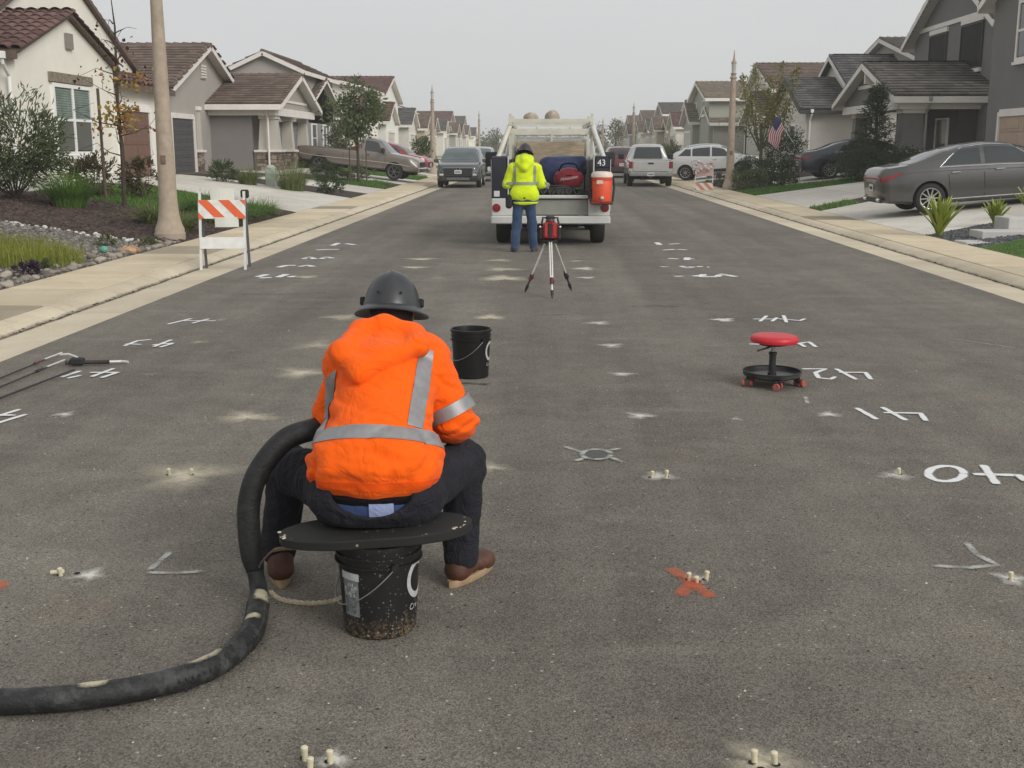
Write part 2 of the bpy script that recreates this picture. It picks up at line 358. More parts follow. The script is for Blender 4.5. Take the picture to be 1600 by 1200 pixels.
d1a = LN(-6.4, 29.8, -13.5, 35.4); d1b = LN(-6.4, 38.2, -13.5, 42.6)
mulch_bed = zone('mulch_bed', M_MULCH, SWL-.005, -13.4, bound, d1a, .004, 'dark bark mulch bed in front of the cream house')
lawn_l = zone('lawn_soil', M_TURF, -8.3, -12.2, LN(-8.3, 25.6, -12.2, 27.5), LN(-8.3, 31.0, -12.2, 34.2), .012, 'green lawn between the cream house and its driveway')
def driveway(label, x0, x1, ya, yb, n):
    """cast concrete panels with open joints"""
    root = tag(put('driveway', None), kind='structure'); root['label'] = label
    zone('joint_bed', M_BRICKDK, x0, x1, ya, yb, .008, parent=root, kind='part')
    for i in range(n):
        a = x0+(x1-x0)*i/n+(.006 if i else 0)*(1 if x1 > x0 else -1); b = x0+(x1-x0)*(i+1)/n-.006*(1 if x1 > x0 else -1)
        for j in range(2):
            ya_ = lambda x, j=j: lerp(ya(x), yb(x), j/2)+(.007 if j else 0); yb_ = lambda x, j=j: lerp(ya(x), yb(x), (j+1)/2)-.007
            o = zone('panel', M_DRIVE, a, b, ya_, yb_, .022, nx=3, ny=1, parent=root, kind='part', solid=.02)
    for c in root.children:
        if 'kind' in c: del c['kind']
driveway('pale concrete driveway leading to the brown garage door', SWL-.01, -13.4, d1a, d1b, 3)
bed2 = zone('mulch_bed', M_MULCH, SWL-.005, -13.4, d1b, LN(-6.4, 42.0, -13.5, 45.0), .004, 'mulch strip with grass clumps between two left driveways')
driveway('pale concrete driveway of the grey craftsman house', SWL-.01, -11.0, LN(-6.4, 42.0, -13.5, 45.0), LN(-6.4, 46.4, -13.5, 48.3), 2)
zone('mulch_bed', M_MULCH, SWL-.005, -13.4, LN(-6.4, 46.4, -13.5, 48.3), C_(52.4), .004, 'mulch and grass strip around the staked green tree')
driveway('driveway under the tan pickup truck', SWL-.01, -15, C_(52.4), C_(58.8), 3)
zone('lawn_soil', M_TURF, SWL-.005, -12, C_(58.8), C_(64.8), .006, 'far green lawn behind the tan pickup truck')
driveway('far left driveway under the red car', SWL-.01, -14, C_(64.8), C_(71), 2)
# right side
lawn_edge = LN(7, 19.4, 13, 23.0); d4a = LN(7, 22.25, 14.3, 26.2); d4b = LN(7, 30.6, 14.3, 36.5)
lawn_r = zone('lawn_soil', M_TURF, SWR+.005, 14.0, C_(-8), lawn_edge, .006, 'green lawn in the right foreground beside the sidewalk')
pebble_bed = zone('pebble_bed', M_GRAVELB, SWR+.005, 14.0, lawn_edge, d4a, .0, 'bed of dark pebbles planted with agaves')
driveway('pale concrete driveway under the grey sedan', SWR+.01, 14.3, d4a, d4b, 3)
zone('verge', M_MULCH, SWR+.005, 14.0, d4b, LN(7, 32.2, 14, 38.3), .004, 'narrow brown and green planting strip between two right driveways')
driveway('second pale driveway on the right beyond the narrow planting strip', SWR+.01, 14.0, LN(7, 32.2, 14, 38.3), LN(7, 40.4, 14, 42.3), 3)
zone('lawn_soil', M_TURF, SWR+.005, 14.0, LN(7, 40.4, 14, 42.3), C_(44.4), .006, 'narrow green grass strip by the right lamp post')
driveway('driveway under the dark blue sedan', 9.2, 15.0, C_(44.4), C_(49.6), 2)
zone('mulch_bed', M_MULCH, SWR+.005, 9.2, C_(44.4), C_(49.6), .004, 'shrub bed behind the right lamp post')
zone('mulch_bed', M_MULCH, SWR+.005, 14.0, C_(49.6), C_(56.2), .004, 'shrub bed below the slender yellowing tree')
driveway('driveway under the white crossover', SWR+.01, 14.0, C_(56.2), C_(62.6), 2)
for i in range(12):
    y = 72+14*i
    for s, xe in ((-1, SWL-.01), (1, SWR+.01)):
        o = zone('lawn_soil', M_TURF, xe, s*13, C_(y), C_(y+7), .004, 'far front lawn on the %s side' % ('left' if s < 0 else 'right'), nx=2, ny=1)
        o = zone('driveway', M_DRIVE, xe, s*14, C_(y+7.4), C_(y+13), .006, 'far driveway on the %s side' % ('left' if s < 0 else 'right'), nx=2, ny=1)
# ============================================================ houses
def stucco(name, col, var=.06, dirt=.18): return mat(name, col, .92, var, .8, bump=.35, bscale=55, dirt=dirt, dirtcol=tuple(c*.72 for c in col), bdist=.006)
ST_CREAM = stucco('stucco_cream', (.80, .765, .68)); ST_GREY = stucco('stucco_warm_grey', (.37, .345, .315)); ST_DGREY = stucco('stucco_dark_grey', (.175, .171, .165))
ST_LGREY = stucco('stucco_light_grey', (.64, .61, .55)); ST_TAN = stucco('stucco_tan', (.52, .45, .36)); ST_SAGE = stucco('stucco_sage', (.36, .365, .315)); ST_WHITE = stucco('stucco_white', (.78, .77, .72))
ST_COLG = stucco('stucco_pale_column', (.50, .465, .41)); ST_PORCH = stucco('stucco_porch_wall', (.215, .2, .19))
TRIM = mat('trim_paint', (.76, .72, .67), .6, .06, 2., dirt=.2, dirtcol=(.4, .36, .3)); TRIMW = mat('trim_white', (.84, .83, .80), .55, .05, 2.)
FASC_BR = mat('fascia_brown', (.115, .082, .062), .7, .2, 4.); FASC_DK = mat('fascia_dark', (.05, .048, .05), .7, .15, 4.)
GLASS = mat('window_glass', (.055, .065, .065), .08, .3, .7, spec=.7); GLASS_DK = mat('window_shaded', (.03, .032, .034), .15, .3, .9, spec=.5)
SCREEN = mat('insect_screen', (.11, .105, .095), .6, .2, 60)
SLAT = mat('blind_slat', (.24, .31, .28), .5, .25, 3.)  # slat colour carries the pale green reflections of the upper panes
DOOR_BR = mat('garage_brown', (.165, .088, .062), .6, .1, 3.); DOOR_DG = mat('garage_charcoal', (.075, .077, .08), .5, .12, 3.); DOOR_TAN = mat('garage_tan', (.42, .315, .24), .6, .08, 3.); DOOR_W = mat('garage_white', (.55, .53, .48), .6, .08, 3.)
T_RED = islandmat('tile_clay', (.085, .042, .038), (.185, .10, .088), .85, 14., .3); T_BROWN = islandmat('tile_brown', (.105, .072, .057), (.19, .135, .107), .88, 10., .3)
T_SLATE = islandmat('tile_slate', (.060, .057, .060), (.125, .118, .118), .85, 10., .3); T_GREYB = islandmat('tile_grey_brown', (.075, .067, .060), (.15, .135, .12), .88, 10., .3); T_TAN = islandmat('tile_tan', (.17, .14, .105), (.26, .215, .165), .88, 10., .3)
STONE = islandmat('stone_veneer', (.13, .095, .075), (.40, .32, .25), .9, 12., .5)
LAMPBK = mat('lamp_black', (.02, .02, .02), .5, .2, 8.)

def flat_tile():
    w, l, t = .32, .44, .04
    return [(0, 0, .03), (w, 0, .03), (w, 0, .045+t), (0, 0, .045+t), (0, l, 0), (w, l, 0), (w, l, t), (0, l, t)], [(0, 1, 2, 3), (3, 2, 6, 7), (1, 5, 6, 2), (0, 3, 7, 4)]
def barrel_tile():
    vs = []; n = 6; w = .30; l = .44
    for y, dz, sc in ((0, .035, 1.), (l, 0, .9)):
        for k in range(n+1):
            a = math.pi*k/n; vs.append((w/2-math.cos(a)*w/2*sc, y, dz+math.sin(a)*.085*sc))
        for k in range(n+1):
            a = math.pi*k/n; vs.append((w/2-math.cos(a)*w/2*sc*.86, y, dz+math.sin(a)*.085*sc-.02))
    m = n+1; fs = [(k, k+1, 2*m+k+1, 2*m+k) for k in range(n)]+[(k, m+k, m+k+1, k+1) for k in range(n)]+[(m+k+1, m+k, 3*m+k, 3*m+k+1) for k in range(n)]
    return vs, fs
def tiles(mb, O, U, V, lu, lv, shape='flat', jit=.006, clip=None, skip=None):
    """lay overlapping tile courses on a roof plane: O eave corner, U along the eave, V up the slope"""
    O, U, V = Vector(O), Vector(U).normalized(), Vector(V).normalized(); N = U.cross(V)
    if N.z < 0: N = -N
    tv, tf = flat_tile() if shape == 'flat' else barrel_tile(); tw = .325 if shape == 'flat' else .31; tl = .36
    nj = int(math.ceil(lv/tl)); ni = int(math.ceil(lu/tw)); places = []
    for j in range(nj):
        for i in range(ni):
            sh = (tw/2 if (j % 2 and shape == 'flat') else 0)
            u, v = i*tw-sh, j*tl
            if u < -.01 or u+tw > lu+.2 or v+.44 > lv+.22: continue
            if clip and not clip(u+tw/2, v+.2): continue
            q = O+U*u+V*v+N*random.uniform(0, jit)
            if skip is not None and skip(u, v): places.append(q); continue
            rz = random.uniform(-.012, .012); U2 = (U+V*rz); V2 = (V-U*rz)
            mb.add([q+U2*a+V2*b+N*c for a, b, c in tv], tf)
    return places, (U, V, N)

class Frame:
    """wall frame: u along the wall, w outwards, z up"""
    def __init__(s, kind, pos, sg=1): s.k, s.p, s.s = kind, pos, sg
    def __call__(s, u, w, z): return (s.p+s.s*w, u, z) if s.k == 'x' else (u, s.p-w, z)
    def box(s, mb, u0, u1, w0, w1, z0, z1):
        a, b = s(u0, w0, z0), s(u1, w1, z1)
        return mb.box(min(a[0], b[0]), max(a[0], b[0]), min(a[1], b[1]), max(a[1], b[1]), z0, z1)
def window(root, F, u0, u1, z0, z1, nu=2, nv=2, frame=TRIMW, glass=GLASS, fr=.07, sill=True, lintel=None, screens=False, blinds=False, trimw=0):
    w = MB(); F.box(w, u0, u1, .0, .03, z0, z1); wo = w.build('window', GLASS_DK, root, rel=True)
    def part(nm, m, *b):
        q = MB()
        for bb in b: F.box(q, *bb)
        o = q.build(nm, m, root, rel=True); o.parent = wo; return o
    b = [(u0-fr, u0, 0, .075, z0-fr, z1+fr), (u1, u1+fr, 0, .075, z0-fr, z1+fr), (u0, u1, 0, .074, z1, z1+fr), (u0, u1, 0, .074, z0-fr, z0)]
    du, dz = (u1-u0)/nu, (z1-z0)/nv; mw = fr*.55
    for i in range(1, nu): b.append((u0+du*i-mw, u0+du*i+mw, .03, .07, z0, z1))
    for j in range(1, nv): b.append((u0, u1, .03, .066, z0+dz*j-mw*.6, z0+dz*j+mw*.6))
    part('frame', frame, *b)
    for i in range(nu):
        for j in range(nv):
            a0, a1, c0, c1 = u0+du*i+mw, u0+du*(i+1)-mw, z0+dz*j+mw*.6, z0+dz*(j+1)-mw*.6
            if i == 0: a0 = u0
            if i == nu-1: a1 = u1
            if screens and j == 0: part('screen', SCREEN, (a0+.004, a1-.004, .031, .042, c0+.004, c1-.004))
            elif blinds and j == nv-1:
                q = MB(); k = 12
                for t in range(k):
                    zc = lerp(c0, c1, (t+.5)/k); hh = (c1-c0)/k*.42
                    A = F(a0+.01, .033, zc-hh); B = F(a1-.01, .033, zc-hh); Cc = F(a1-.01, .052, zc+hh); D = F(a0+.01, .052, zc+hh)
                    q.add([A, B, Cc, D], [(0, 1, 2, 3)])
                o = q.build('blind', SLAT, root, rel=True); o.parent = wo
            else: part('pane', glass, (a0+.004, a1-.004, .031, .041, c0+.004, c1-.004))
    if sill: part('sill', frame, (u0-.16, u1+.16, 0, .13, z0-fr-.09, z0-fr-.004))
    if lintel: part('lintel', lintel, (u0-.2, u1+.2, 0, .10, z1+fr+.02, z1+fr+.26))
    return wo
def garage(root, F, u0, u1, z0, z1, m, rows=4, cols=3, trim=TRIM, tw=.12):
    d = MB(); F.box(d, u0, u1, .0, .02, z0, z1); do = d.build('garage_door', m, root, rel=True)
    h = (z1-z0)/rows; cw = (u1-u0)/cols
    for j in range(rows):
        q = MB(); F.box(q, u0+.01, u1-.01, .02, .04, z0+h*j+.008, z0+h*(j+1)-.012)
        for i in range(cols): F.box(q, u0+cw*i+.10, u0+cw*(i+1)-.10, .04, .052, z0+h*j+.10, z0+h*(j+1)-.10)
        o = q.build('panel', m, root, rel=True); o.parent = do
    q = MB(); F.box(q, u0-tw, u0, 0, .10, z0, z1+tw); F.box(q, u1, u1+tw, 0, .10, z0, z1+tw); F.box(q, u0, u1, 0, .099, z1, z1+tw*1.6)
    o = q.build('door_trim', trim, root, rel=True); o.parent = do
    return do
def gable(root, s, xf, xb, y0, y1, zb, ze, zr, wallm, tilem, axis='x', oh=.35, rake=TRIM, fascia=TRIM, shape='flat', full=True, single=None, eave_gutter=True, hipfar=False, rakeh=.13):
    """a wall block under a pitched roof. axis 'x': gable end faces the street; 'y': ridge runs along the street"""
    x0, x1 = min(xf, xb), max(xf, xb); yc = (y0+y1)/2; xc = (x0+x1)/2
    w = MB()
    if axis == 'x': w.prism([(xf, y0, zb), (xf, y1, zb), (xf, y1, ze), (xf, yc, zr), (xf, y0, ze)], (xb-xf, 0, 0))
    else: w.prism([(x0, y0, zb), (x1, y0, zb), (x1, y0, ze), (xc, y0, zr), (x0, y0, ze)], (0, y1-y0, 0))
    wo = w.build('wall', wallm, root, rel=True)
    run = (y1-y0)/2 if axis == 'x' else (x1-x0)/2; sl = (zr-ze)/run; L = math.hypot(run+oh, (run+oh)*sl)
    deck = MB(); tm = MB(); rks = []; fas = []; indiv = None
    th = .07
    for sd in (-1, 1):
        if axis == 'x':
            ax0, ax1 = (xb, xf+s*oh) if s > 0 else (xf+s*oh, xb)
            e = Vector((ax0, yc+sd*(run+oh), zr-(run+oh)*sl+.02)); U = Vector((1, 0, 0)); lu = ax1-ax0; V = Vector((0, -sd, sl)).normalized()
        else:
            e = Vector((xc+sd*(run+oh), y0-oh, zr-(run+oh)*sl+.02)); U = Vector((0, 1, 0)); lu = y1-y0+2*oh; V = Vector((-sd, 0, sl)).normalized()
        N = U.cross(V); N = N if N.z > 0 else -N
        a, b, c, d = e, e+U*lu, e+U*lu+V*L, e+V*L
        deck.add([a, b, c, d]+[p+N*th for p in (a, b, c, d)], [(3, 2, 1, 0), (4, 5, 6, 7), (0, 1, 5, 4), (1, 2, 6, 5), (2, 3, 7, 6), (3, 0, 4, 7)])
        near = (axis == 'x' and sd < 0) or (axis == 'y' and sd*s > 0)
        if full or near:
            vis = single if near else None
            pl, (UU, VV, NN) = tiles(tm, e+N*(th+.002), U, V, lu, L, shape, skip=vis)
            if vis: indiv = (pl, UU, VV, NN)
        # rake boards on the ends, fascia or gutter on the eave
        for end in ((0, lu) if axis == 'y' else ((lu,) if s > 0 else (0,))):
            p = e+U*end-V*.01; o2 = U*(.035 if end > 0 else -.035)
            rk = MB(); rks.append(rk); rk.prism([p-N*rakeh, p-N*rakeh+V*(L+.012), p+N*(th-.004)+V*(L+.012), p+N*(th-.004)], o2)
        od = -V.copy(); od.z = 0; od.normalize()
        p = e-Vector((0, 0, .155))+od*.002
        fa = MB(); fas.append(fa); fa.prism([p, p+U*lu, p+U*lu+Vector((0, 0, .19)), p+Vector((0, 0, .19))], od*(.09 if eave_gutter else .03))
    ro = deck.build('roof', fascia, root, rel=True)
    if axis == 'x': rp0, rp1 = (min(xb, xf+s*oh), yc, zr+.06), (max(xb, xf+s*oh), yc, zr+.06)
    else: rp0, rp1 = (xc, y0-oh, zr+.06), (xc, y1+oh, zr+.06)
    n = max(2, int((Vector(rp1)-Vector(rp0)).length/.38)); dv = (Vector(rp1)-Vector(rp0))/n
    for i in range(n):     # ridge caps
        p = Vector(rp0)+dv*i; tm.tube([p+Vector((0, 0, .03)), p+dv*1.12], [.13, .11], 7)
    if axis == 'x':
        for sd in (-1, 1):   # rake tiles stepping down the gable end
            V = Vector((0, sd, -sl)).normalized(); k = int(L/.36); st = Vector((xf+s*(oh-.07), yc, zr+.10))
            for i in range(k): tm.tube([st+V*(.36*i), st+V*(.36*i+.40)+Vector((0, 0, .03))], [.085, .10], 6)
    if tm.f:
        o = tm.build('roof_tiles', tilem, root, rel=True); o.parent = ro; o['kind'] = 'stuff'
    if indiv and indiv[0]:
        tv, tf = flat_tile() if shape == 'flat' else barrel_tile(); q = MB(); q.add(tv, tf); me = q.mesh('tile', smooth=(shape != 'flat'), fixn=False); me.materials.append(tilem)
        pl, U, V, N = indiv; Mx = Matrix((U, V, N)).transposed(); eul = Mx.to_euler() if Mx.determinant() > 0 else None
        for p in pl[:300]:
            o = put('tile', me, ro, p-Vector(root.location)); o.rotation_euler = eul
            o.rotation_euler.z += random.uniform(-.01, .01)
    for rk in rks: o = rk.build('rake_board', rake, root, rel=True); o.parent = ro
    for fa in fas: o = fa.build('fascia', fascia, root, rel=True); o.parent = ro
    return wo
def downspout(root, x, y, zt, zb, m, kick=(0, 0)):
    mb = MB(); mb.tube([(x+kick[0], y+kick[1], zt), (x+kick[0]*.9, y+kick[1]*.9, zt-.12), (x, y, zt-.4), (x, y, zb)], .045, 8)
    mb.box(x+kick[0]-.07, x+kick[0]+.07, y+kick[1]-.07, y+kick[1]+.07, zt-.02, zt+.14)
    return mb.build('downspout', m, root, rel=True)
def stone_base(root, x0, x1, y0, y1, z0, z1, cap=TRIM):
    co = MB(); co.box(x0+.02, x1-.02, y0+.02, y1-.02, z0, z1); o0 = co.build('pillar_base', M_BRICKDK, root, rel=True)
    q = MB()
    for fkind in range(4):
        L = (x1-x0) if fkind < 2 else (y1-y0); z = z0
        while z < z1-.03:
            h = min(random.uniform(.10, .2), z1-z); u = 0
            while u < L-.02:
                w = min(random.uniform(.12, .34), L-u); pr = random.uniform(.0, .03); g = .008
                a, b, c, d = u+g, u+w-g, z+g, z+h-g
                if fkind == 0: q.rbox(x0+a, x0+b, y0-pr, y0+.05, c, d, .012)
                elif fkind == 1: q.rbox(x0+a, x0+b, y1-.05, y1+pr, c, d, .012)
                elif fkind == 2: q.rbox(x0-pr, x0+.05, y0+a, y0+b, c, d, .012)
                else: q.rbox(x1-.05, x1+pr, y0+a, y0+b, c, d, .012)
                u += w
            z += h
    o = q.build('stone_veneer', STONE, root, rel=True); o.parent = o0; o['kind'] = 'stuff'
    c = MB(); c.rbox(x0-.08, x1+.08, y0-.08, y1+.08, z1, z1+.10, .015); o = c.build('cap', cap, root, rel=True); o.parent = o0
    return o0
def pillar(root, x, y, z0, z1, w0, w1, m, cap=TRIM):
    q = MB(); a, b = w0/2, w1/2
    q.add([(x-a, y-a, z0), (x+a, y-a, z0), (x+a, y+a, z0), (x-a, y+a, z0), (x-b, y-b, z1), (x+b, y-b, z1), (x+b, y+b, z1), (x-b, y+b, z1)], [(3, 2, 1, 0), (4, 5, 6, 7), (0, 1, 5, 4), (1, 2, 6, 5), (2, 3, 7, 6), (3, 0, 4, 7)])
    o = q.build('pillar', m, root, rel=True)
    c = MB(); c.rbox(x-b-.07, x+b+.07, y-b-.07, y+b+.07, z1-.14, z1+.02, .015); oc = c.build('pillar_cap', cap, root, rel=True); oc.parent = o
    return o
def bx(root, name, m, x0, x1, y0, y1, z0, z1):
    q = MB(); q.box(min(x0, x1), max(x0, x1), min(y0, y1), max(y0, y1), z0, z1); return q.build(name, m, root, rel=True)

# ---- L1: cream stucco house, clay barrel tiles
h = thing('house', 'cream stucco house with red clay barrel tile roof and brown garage door', 'house', (-13, 30, .6))
see = lambda u, v: u > 8.9
gable(h, 1, -12.5, -24, 27.75, 34.05, .4, 3.92, 5.04, ST_CREAM, T_RED, oh=.14, rake=FASC_BR, fascia=FASC_BR, shape='barrel', single=see, rakeh=.02)
gable(h, 1, -14.0, -25, 28.3, 40.0, .4, 4.25, 6.95, ST_CREAM, T_RED, oh=.14, rake=FASC_BR, fascia=FASC_BR, shape='barrel', rakeh=.02)
gable(h, 1, -13.5, -16.6, 34.2, 41.4, .4, 3.75, 4.45, ST_CREAM, T_RED, axis='y', oh=.3, rake=ST_CREAM, fascia=FASC_BR, shape='barrel')
F = Frame('x', -12.5, 1)
window(h, F, 29.75, 32.05, 1.6, 3.22, 2, 2, screens=True, blinds=True, fr=.1, lintel=mat('lintel_stone', (.23, .19, .14), .9, .35, 9., bump=.5))
bx(h, 'wall_vent', mat('vent_grey', (.24, .225, .2), .7, .1, 5.), -12.5, -12.42, 30.75, 31.15, 4.22, 4.62)
garage(h, Frame('x', -13.5, 1), 37.05, 39.75, .72, 2.86, DOOR_BR, rows=4, cols=2, trim=TRIMW, tw=.16)
downspout(h, -12.62, 27.66, 3.75, .5, TRIMW, (.05, -.42))
bx(h, 'base_trim', ST_CREAM, -12.5, -12.44, 27.75, 34.05, .4, 1.0)
# ---- L2: warm grey craftsman with tapered porch pillars
h = thing('house', 'warm grey craftsman house with brown tile roof and tapered porch pillars on stone bases', 'house', (-14, 50, .7))
gable(h, 1, -14.1, -24, 43.7, 53.4, .4, 3.95, 5.72, ST_GREY, T_BROWN, oh=.4)
F = Frame('x', -14.1, 1); garage(h, F, 44.0, 46.75, .72, 2.8, DOOR_DG, rows=7, cols=1, trim=TRIM)
q = MB(); F.box(q, 48.2, 48.9, 0, .05, 4.45, 5.05); vo = q.build('gable_vent', ST_GREY, h, rel=True)
for k in range(5): q = MB(); F.box(q, 48.24, 48.86, .05, .09, 4.5+.11*k, 4.56+.11*k); q.build('slat', TRIM, h, rel=True).parent = vo
gable(h, 1, -11.35, -20, 49.1, 57.1, 3.1, 3.5, 4.78, ST_GREY, T_BROWN, oh=.42)
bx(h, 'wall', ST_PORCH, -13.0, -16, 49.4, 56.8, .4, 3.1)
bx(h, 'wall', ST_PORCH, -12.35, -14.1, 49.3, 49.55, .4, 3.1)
bx(h, 'porch_beam', TRIM, -11.25, -15.2, 49.02, 49.25, 3.02, 3.34); bx(h, 'porch_beam', TRIM, -11.22, -11.5, 49.26, 57.2, 3.02, 3.34)
bx(h, 'porch_floor', M_DRIVE, -11.1, -13.4, 49.0, 57.3, .4, .74)
for (y, wa, wb, bb) in ((49.75, .82, .62, .98), (53.3, .5, .36, .62), (56.6, .5, .36, .62)):
    stone_base(h, -11.7-bb/2, -11.7+bb/2, y-bb/2, y+bb/2, .6, 1.5); pillar(h, -11.7, y, 1.6, 3.02, wa, wb, ST_COLG)
stone_base(h, -14.35, -13.95, 47.3, 47.75, .6, 1.5); pillar(h, -14.15, 47.52, 1.6, 3.3, .32, .26, ST_COLG)
downspout(h, -11.62, 49.14, 3.3, .7, TRIM, (0, -.3))
F = Frame('x', -11.35, 1); q = MB(); F.box(q, 50.4, 55.8, .0, .05, 3.62, 3.72); q.build('gable_band', TRIM, h, rel=True)
# ---- L3
h = thing('house', 'grey house with brown tile roof behind the tan pickup', 'house', (-14, 64, .7))
gable(h, 1, -12.6, -23, 61.2, 70.6, .4, 3.75, 5.35, stucco('stucco_blue_grey', (.25, .25, .25)), T_BROWN, oh=.4)
F = Frame('y', 61.2); q = MB()
window(h, Frame('x', -12.6, 1), 63.2, 64.4, 1.5, 2.9, 1, 2); window(h, Frame('x', -12.6, 1), 66.4, 68.2, 1.5, 2.9, 2, 1)
gable(h, 1, -12.6, -16.3, 60.8, 69.8, 3, 5.6, 6.42, ST_GREY, T_BROWN, axis='y', oh=.3)
downspout(h, -12.8, 61.1, 3.5, .6, TRIM, (0, -.4))
q = MB()
for k in range(12): F.box(q, -18, -12.8, 0, .02, .8+.22*k, .8+.22*k+.2)
q.build('siding', mat('siding_grey', (.215, .22, .225), .8, .08, 3.), h, rel=True)

# ---- R1: dark grey two-storey
h = thing('house', 'dark grey two-storey house with porch gable, white trim and tan garage door', 'house', (15, 42, .7))
gable(h, -1, 16.0, 26, 42.6, 52.3, .4, 6.15, 8.7, ST_DGREY, T_GREYB, oh=.45, rake=TRIM)
gable(h, -1, 14.5, 26, 28.6, 39.3, .4, 6.3, 8.6, ST_DGREY, T_GREYB, oh=.4, rake=TRIM)
gable(h, -1, 12.55, 17.5, 42.15, 50.0, 3.15, 3.5, 4.76, ST_DGREY, T_GREYB, oh=.42)
F = Frame('x', 16.0, -1)
for (a, b, z0, z1) in ((48.2, 50.2, 4.7, 6.15), (44.3, 46.5, 4.65, 6.2)):
    window(h, F, a, b, z0, z1, 1, 1, frame=mat('frame_dark', (.06, .058, .056), .6, .15, 4.), glass=mat('screen_dark', (.022, .022, .022), .7, .3, 2., spec=.15), fr=.04, sill=False); q = MB(); F.box(q, a-.05, b+.1, 0, .1, z0-.2, z0-.06); q.build('window_sill', TRIM, h, rel=True)
    q = MB(); F.box(q, a-.1, b+.05, 0, .09, z1+.08, z1+.26); q.build('window_head', TRIM, h, rel=True)
q = MB(); F.box(q, 42.7, 52.2, 0, .06, 6.45, 6.62); q.build('gable_band', TRIM, h, rel=True)
F = Frame('x', 14.5, -1); garage(h, F, 31.6, 38.0, .74, 2.66, DOOR_TAN, rows=4, cols=4, trim=TRIM, tw=.14)
window(h, F, 34.4, 37.1, 4.4, 6.0, 2, 2, frame=TRIM, fr=.12)
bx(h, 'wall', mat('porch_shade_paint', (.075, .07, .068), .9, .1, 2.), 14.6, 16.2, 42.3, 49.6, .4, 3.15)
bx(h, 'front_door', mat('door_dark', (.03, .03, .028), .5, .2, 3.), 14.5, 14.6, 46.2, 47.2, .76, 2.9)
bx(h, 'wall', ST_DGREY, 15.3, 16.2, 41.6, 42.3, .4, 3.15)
bx(h, 'porch_beam', TRIM, 12.5, 16.1, 42.05, 42.28, 3.03, 3.33); bx(h, 'porch_beam', TRIM, 12.48, 12.75, 42.29, 50.1, 3.03, 3.33)
bx(h, 'porch_floor', M_DRIVE, 12.3, 15, 42.0, 50.2, .4, .74)
for (y, wa, wb, bb) in ((42.65, .86, .66, 1.02), (49.4, .6, .45, .75)):
    stone_base(h, 13.05-bb/2, 13.05+bb/2, y-bb/2, y+bb/2, .6, 1.5); pillar(h, 13.05, y, 1.6, 3.03, wa, wb, mat('stucco_pillar_grey', (.2, .195, .185), .9, .07, 1.2))
F = Frame('x', 12.55, -1); q = MB(); F.box(q, 44.3, 47.9, .0, .06, 3.95, 4.08); q.build('gable_band', TRIM, h, rel=True)
q = MB(); F.box(q, 46.0, 46.16, .0, .3, 4.1, 4.6); q.build('gable_bracket', TRIM, h, rel=True)
downspout(h, 13.4, 42.0, 3.3, .7, mat('spout_grey', (.27, .26, .24), .6, .1, 3.), (0, -.3))
F = Frame('y', 42.3); window(h, Frame('x', 14.6, -1), 43.2, 44.4, 1.5, 2.7, 1, 1, fr=.06)
# ---- R2: light grey, slate-coloured roof
h = thing('house', 'pale stucco house with dark slate-coloured tile roof beside the dark grey house', 'house', (15, 62, .7))
gable(h, -1, 12.9, 24, 59.0, 67.0, .4, 3.6, 5.15, ST_LGREY, T_SLATE, oh=.38, rake=FASC_DK, fascia=FASC_DK)
gable(h, -1, 15.2, 26, 57.6, 68.6, .4, 3.95, 6.3, ST_LGREY, T_SLATE, oh=.35, rake=TRIM, fascia=FASC_DK)
gable(h, -1, 18.2, 30, 58.0, 71.0, 3, 5.9, 7.3, ST_SAGE, T_GREYB, oh=.4, rake=TRIM)
window(h, Frame('x', 12.9, -1), 61.2, 62.4, 1.5, 2.8, 1, 2); window(h, Frame('x', 12.9, -1), 63.6, 64.8, 1.5, 2.8, 1, 2)
downspout(h, 13.1, 58.9, 3.4, .6, TRIMW, (0, -.35))

# ---- the rest of the street
def street_house(label, s, y, walls, tm, two, xf=12.6, door=DOOR_W, flip=False, wide=11.4, ridge='x', zb=.4, top=None, mx=1.8):
    h = thing('house', label, 'house', (s*(xf+3), y+wide/2, .7), 0, 'houses farther down the street')
    a, b = (y, y+wide*.5) if not flip else (y+wide*.5, y+wide)
    c, d = (y+wide*.46, y+wide) if not flip else (y, y+wide*.54)
    gable(h, -s, s*xf, s*(xf+10), a, b, zb, 3.7, 5.0, walls, tm, oh=.35, full=False)
    ze, zr = top if top else ((5.4, 6.9) if two else (3.7, 5.4))
    gable(h, -s, s*(xf+mx), s*(xf+12), y+.4, y+wide-.4, zb, ze, zr, walls, tm, axis=ridge, oh=.4, full=False)
    gable(h, -s, s*(xf+.8), s*(xf+8), c, d, zb, 3.5, 4.7, walls, tm, oh=.35, full=False)
    garage(h, Frame('x', s*xf, -s), a+.9, b-.9, .74, 2.8, door, rows=4, cols=3)
    window(h, Frame('x', s*(xf+.8), -s), (c+d)/2-.9, (c+d)/2+.9, 1.5, 2.8, 2, 1)
    if two:
        F = Frame('x', s*(xf+mx), -s)
        for k in (.28, .72): window(h, F, y+wide*k-.7, y+wide*k+.7, 4.1, 5.1, 2, 1)
        F = Frame('y', y+.4); window(h, F, s*(xf+4)-.6, s*(xf+4)+.6, 4.0, 5.1, 1, 2)
    return h
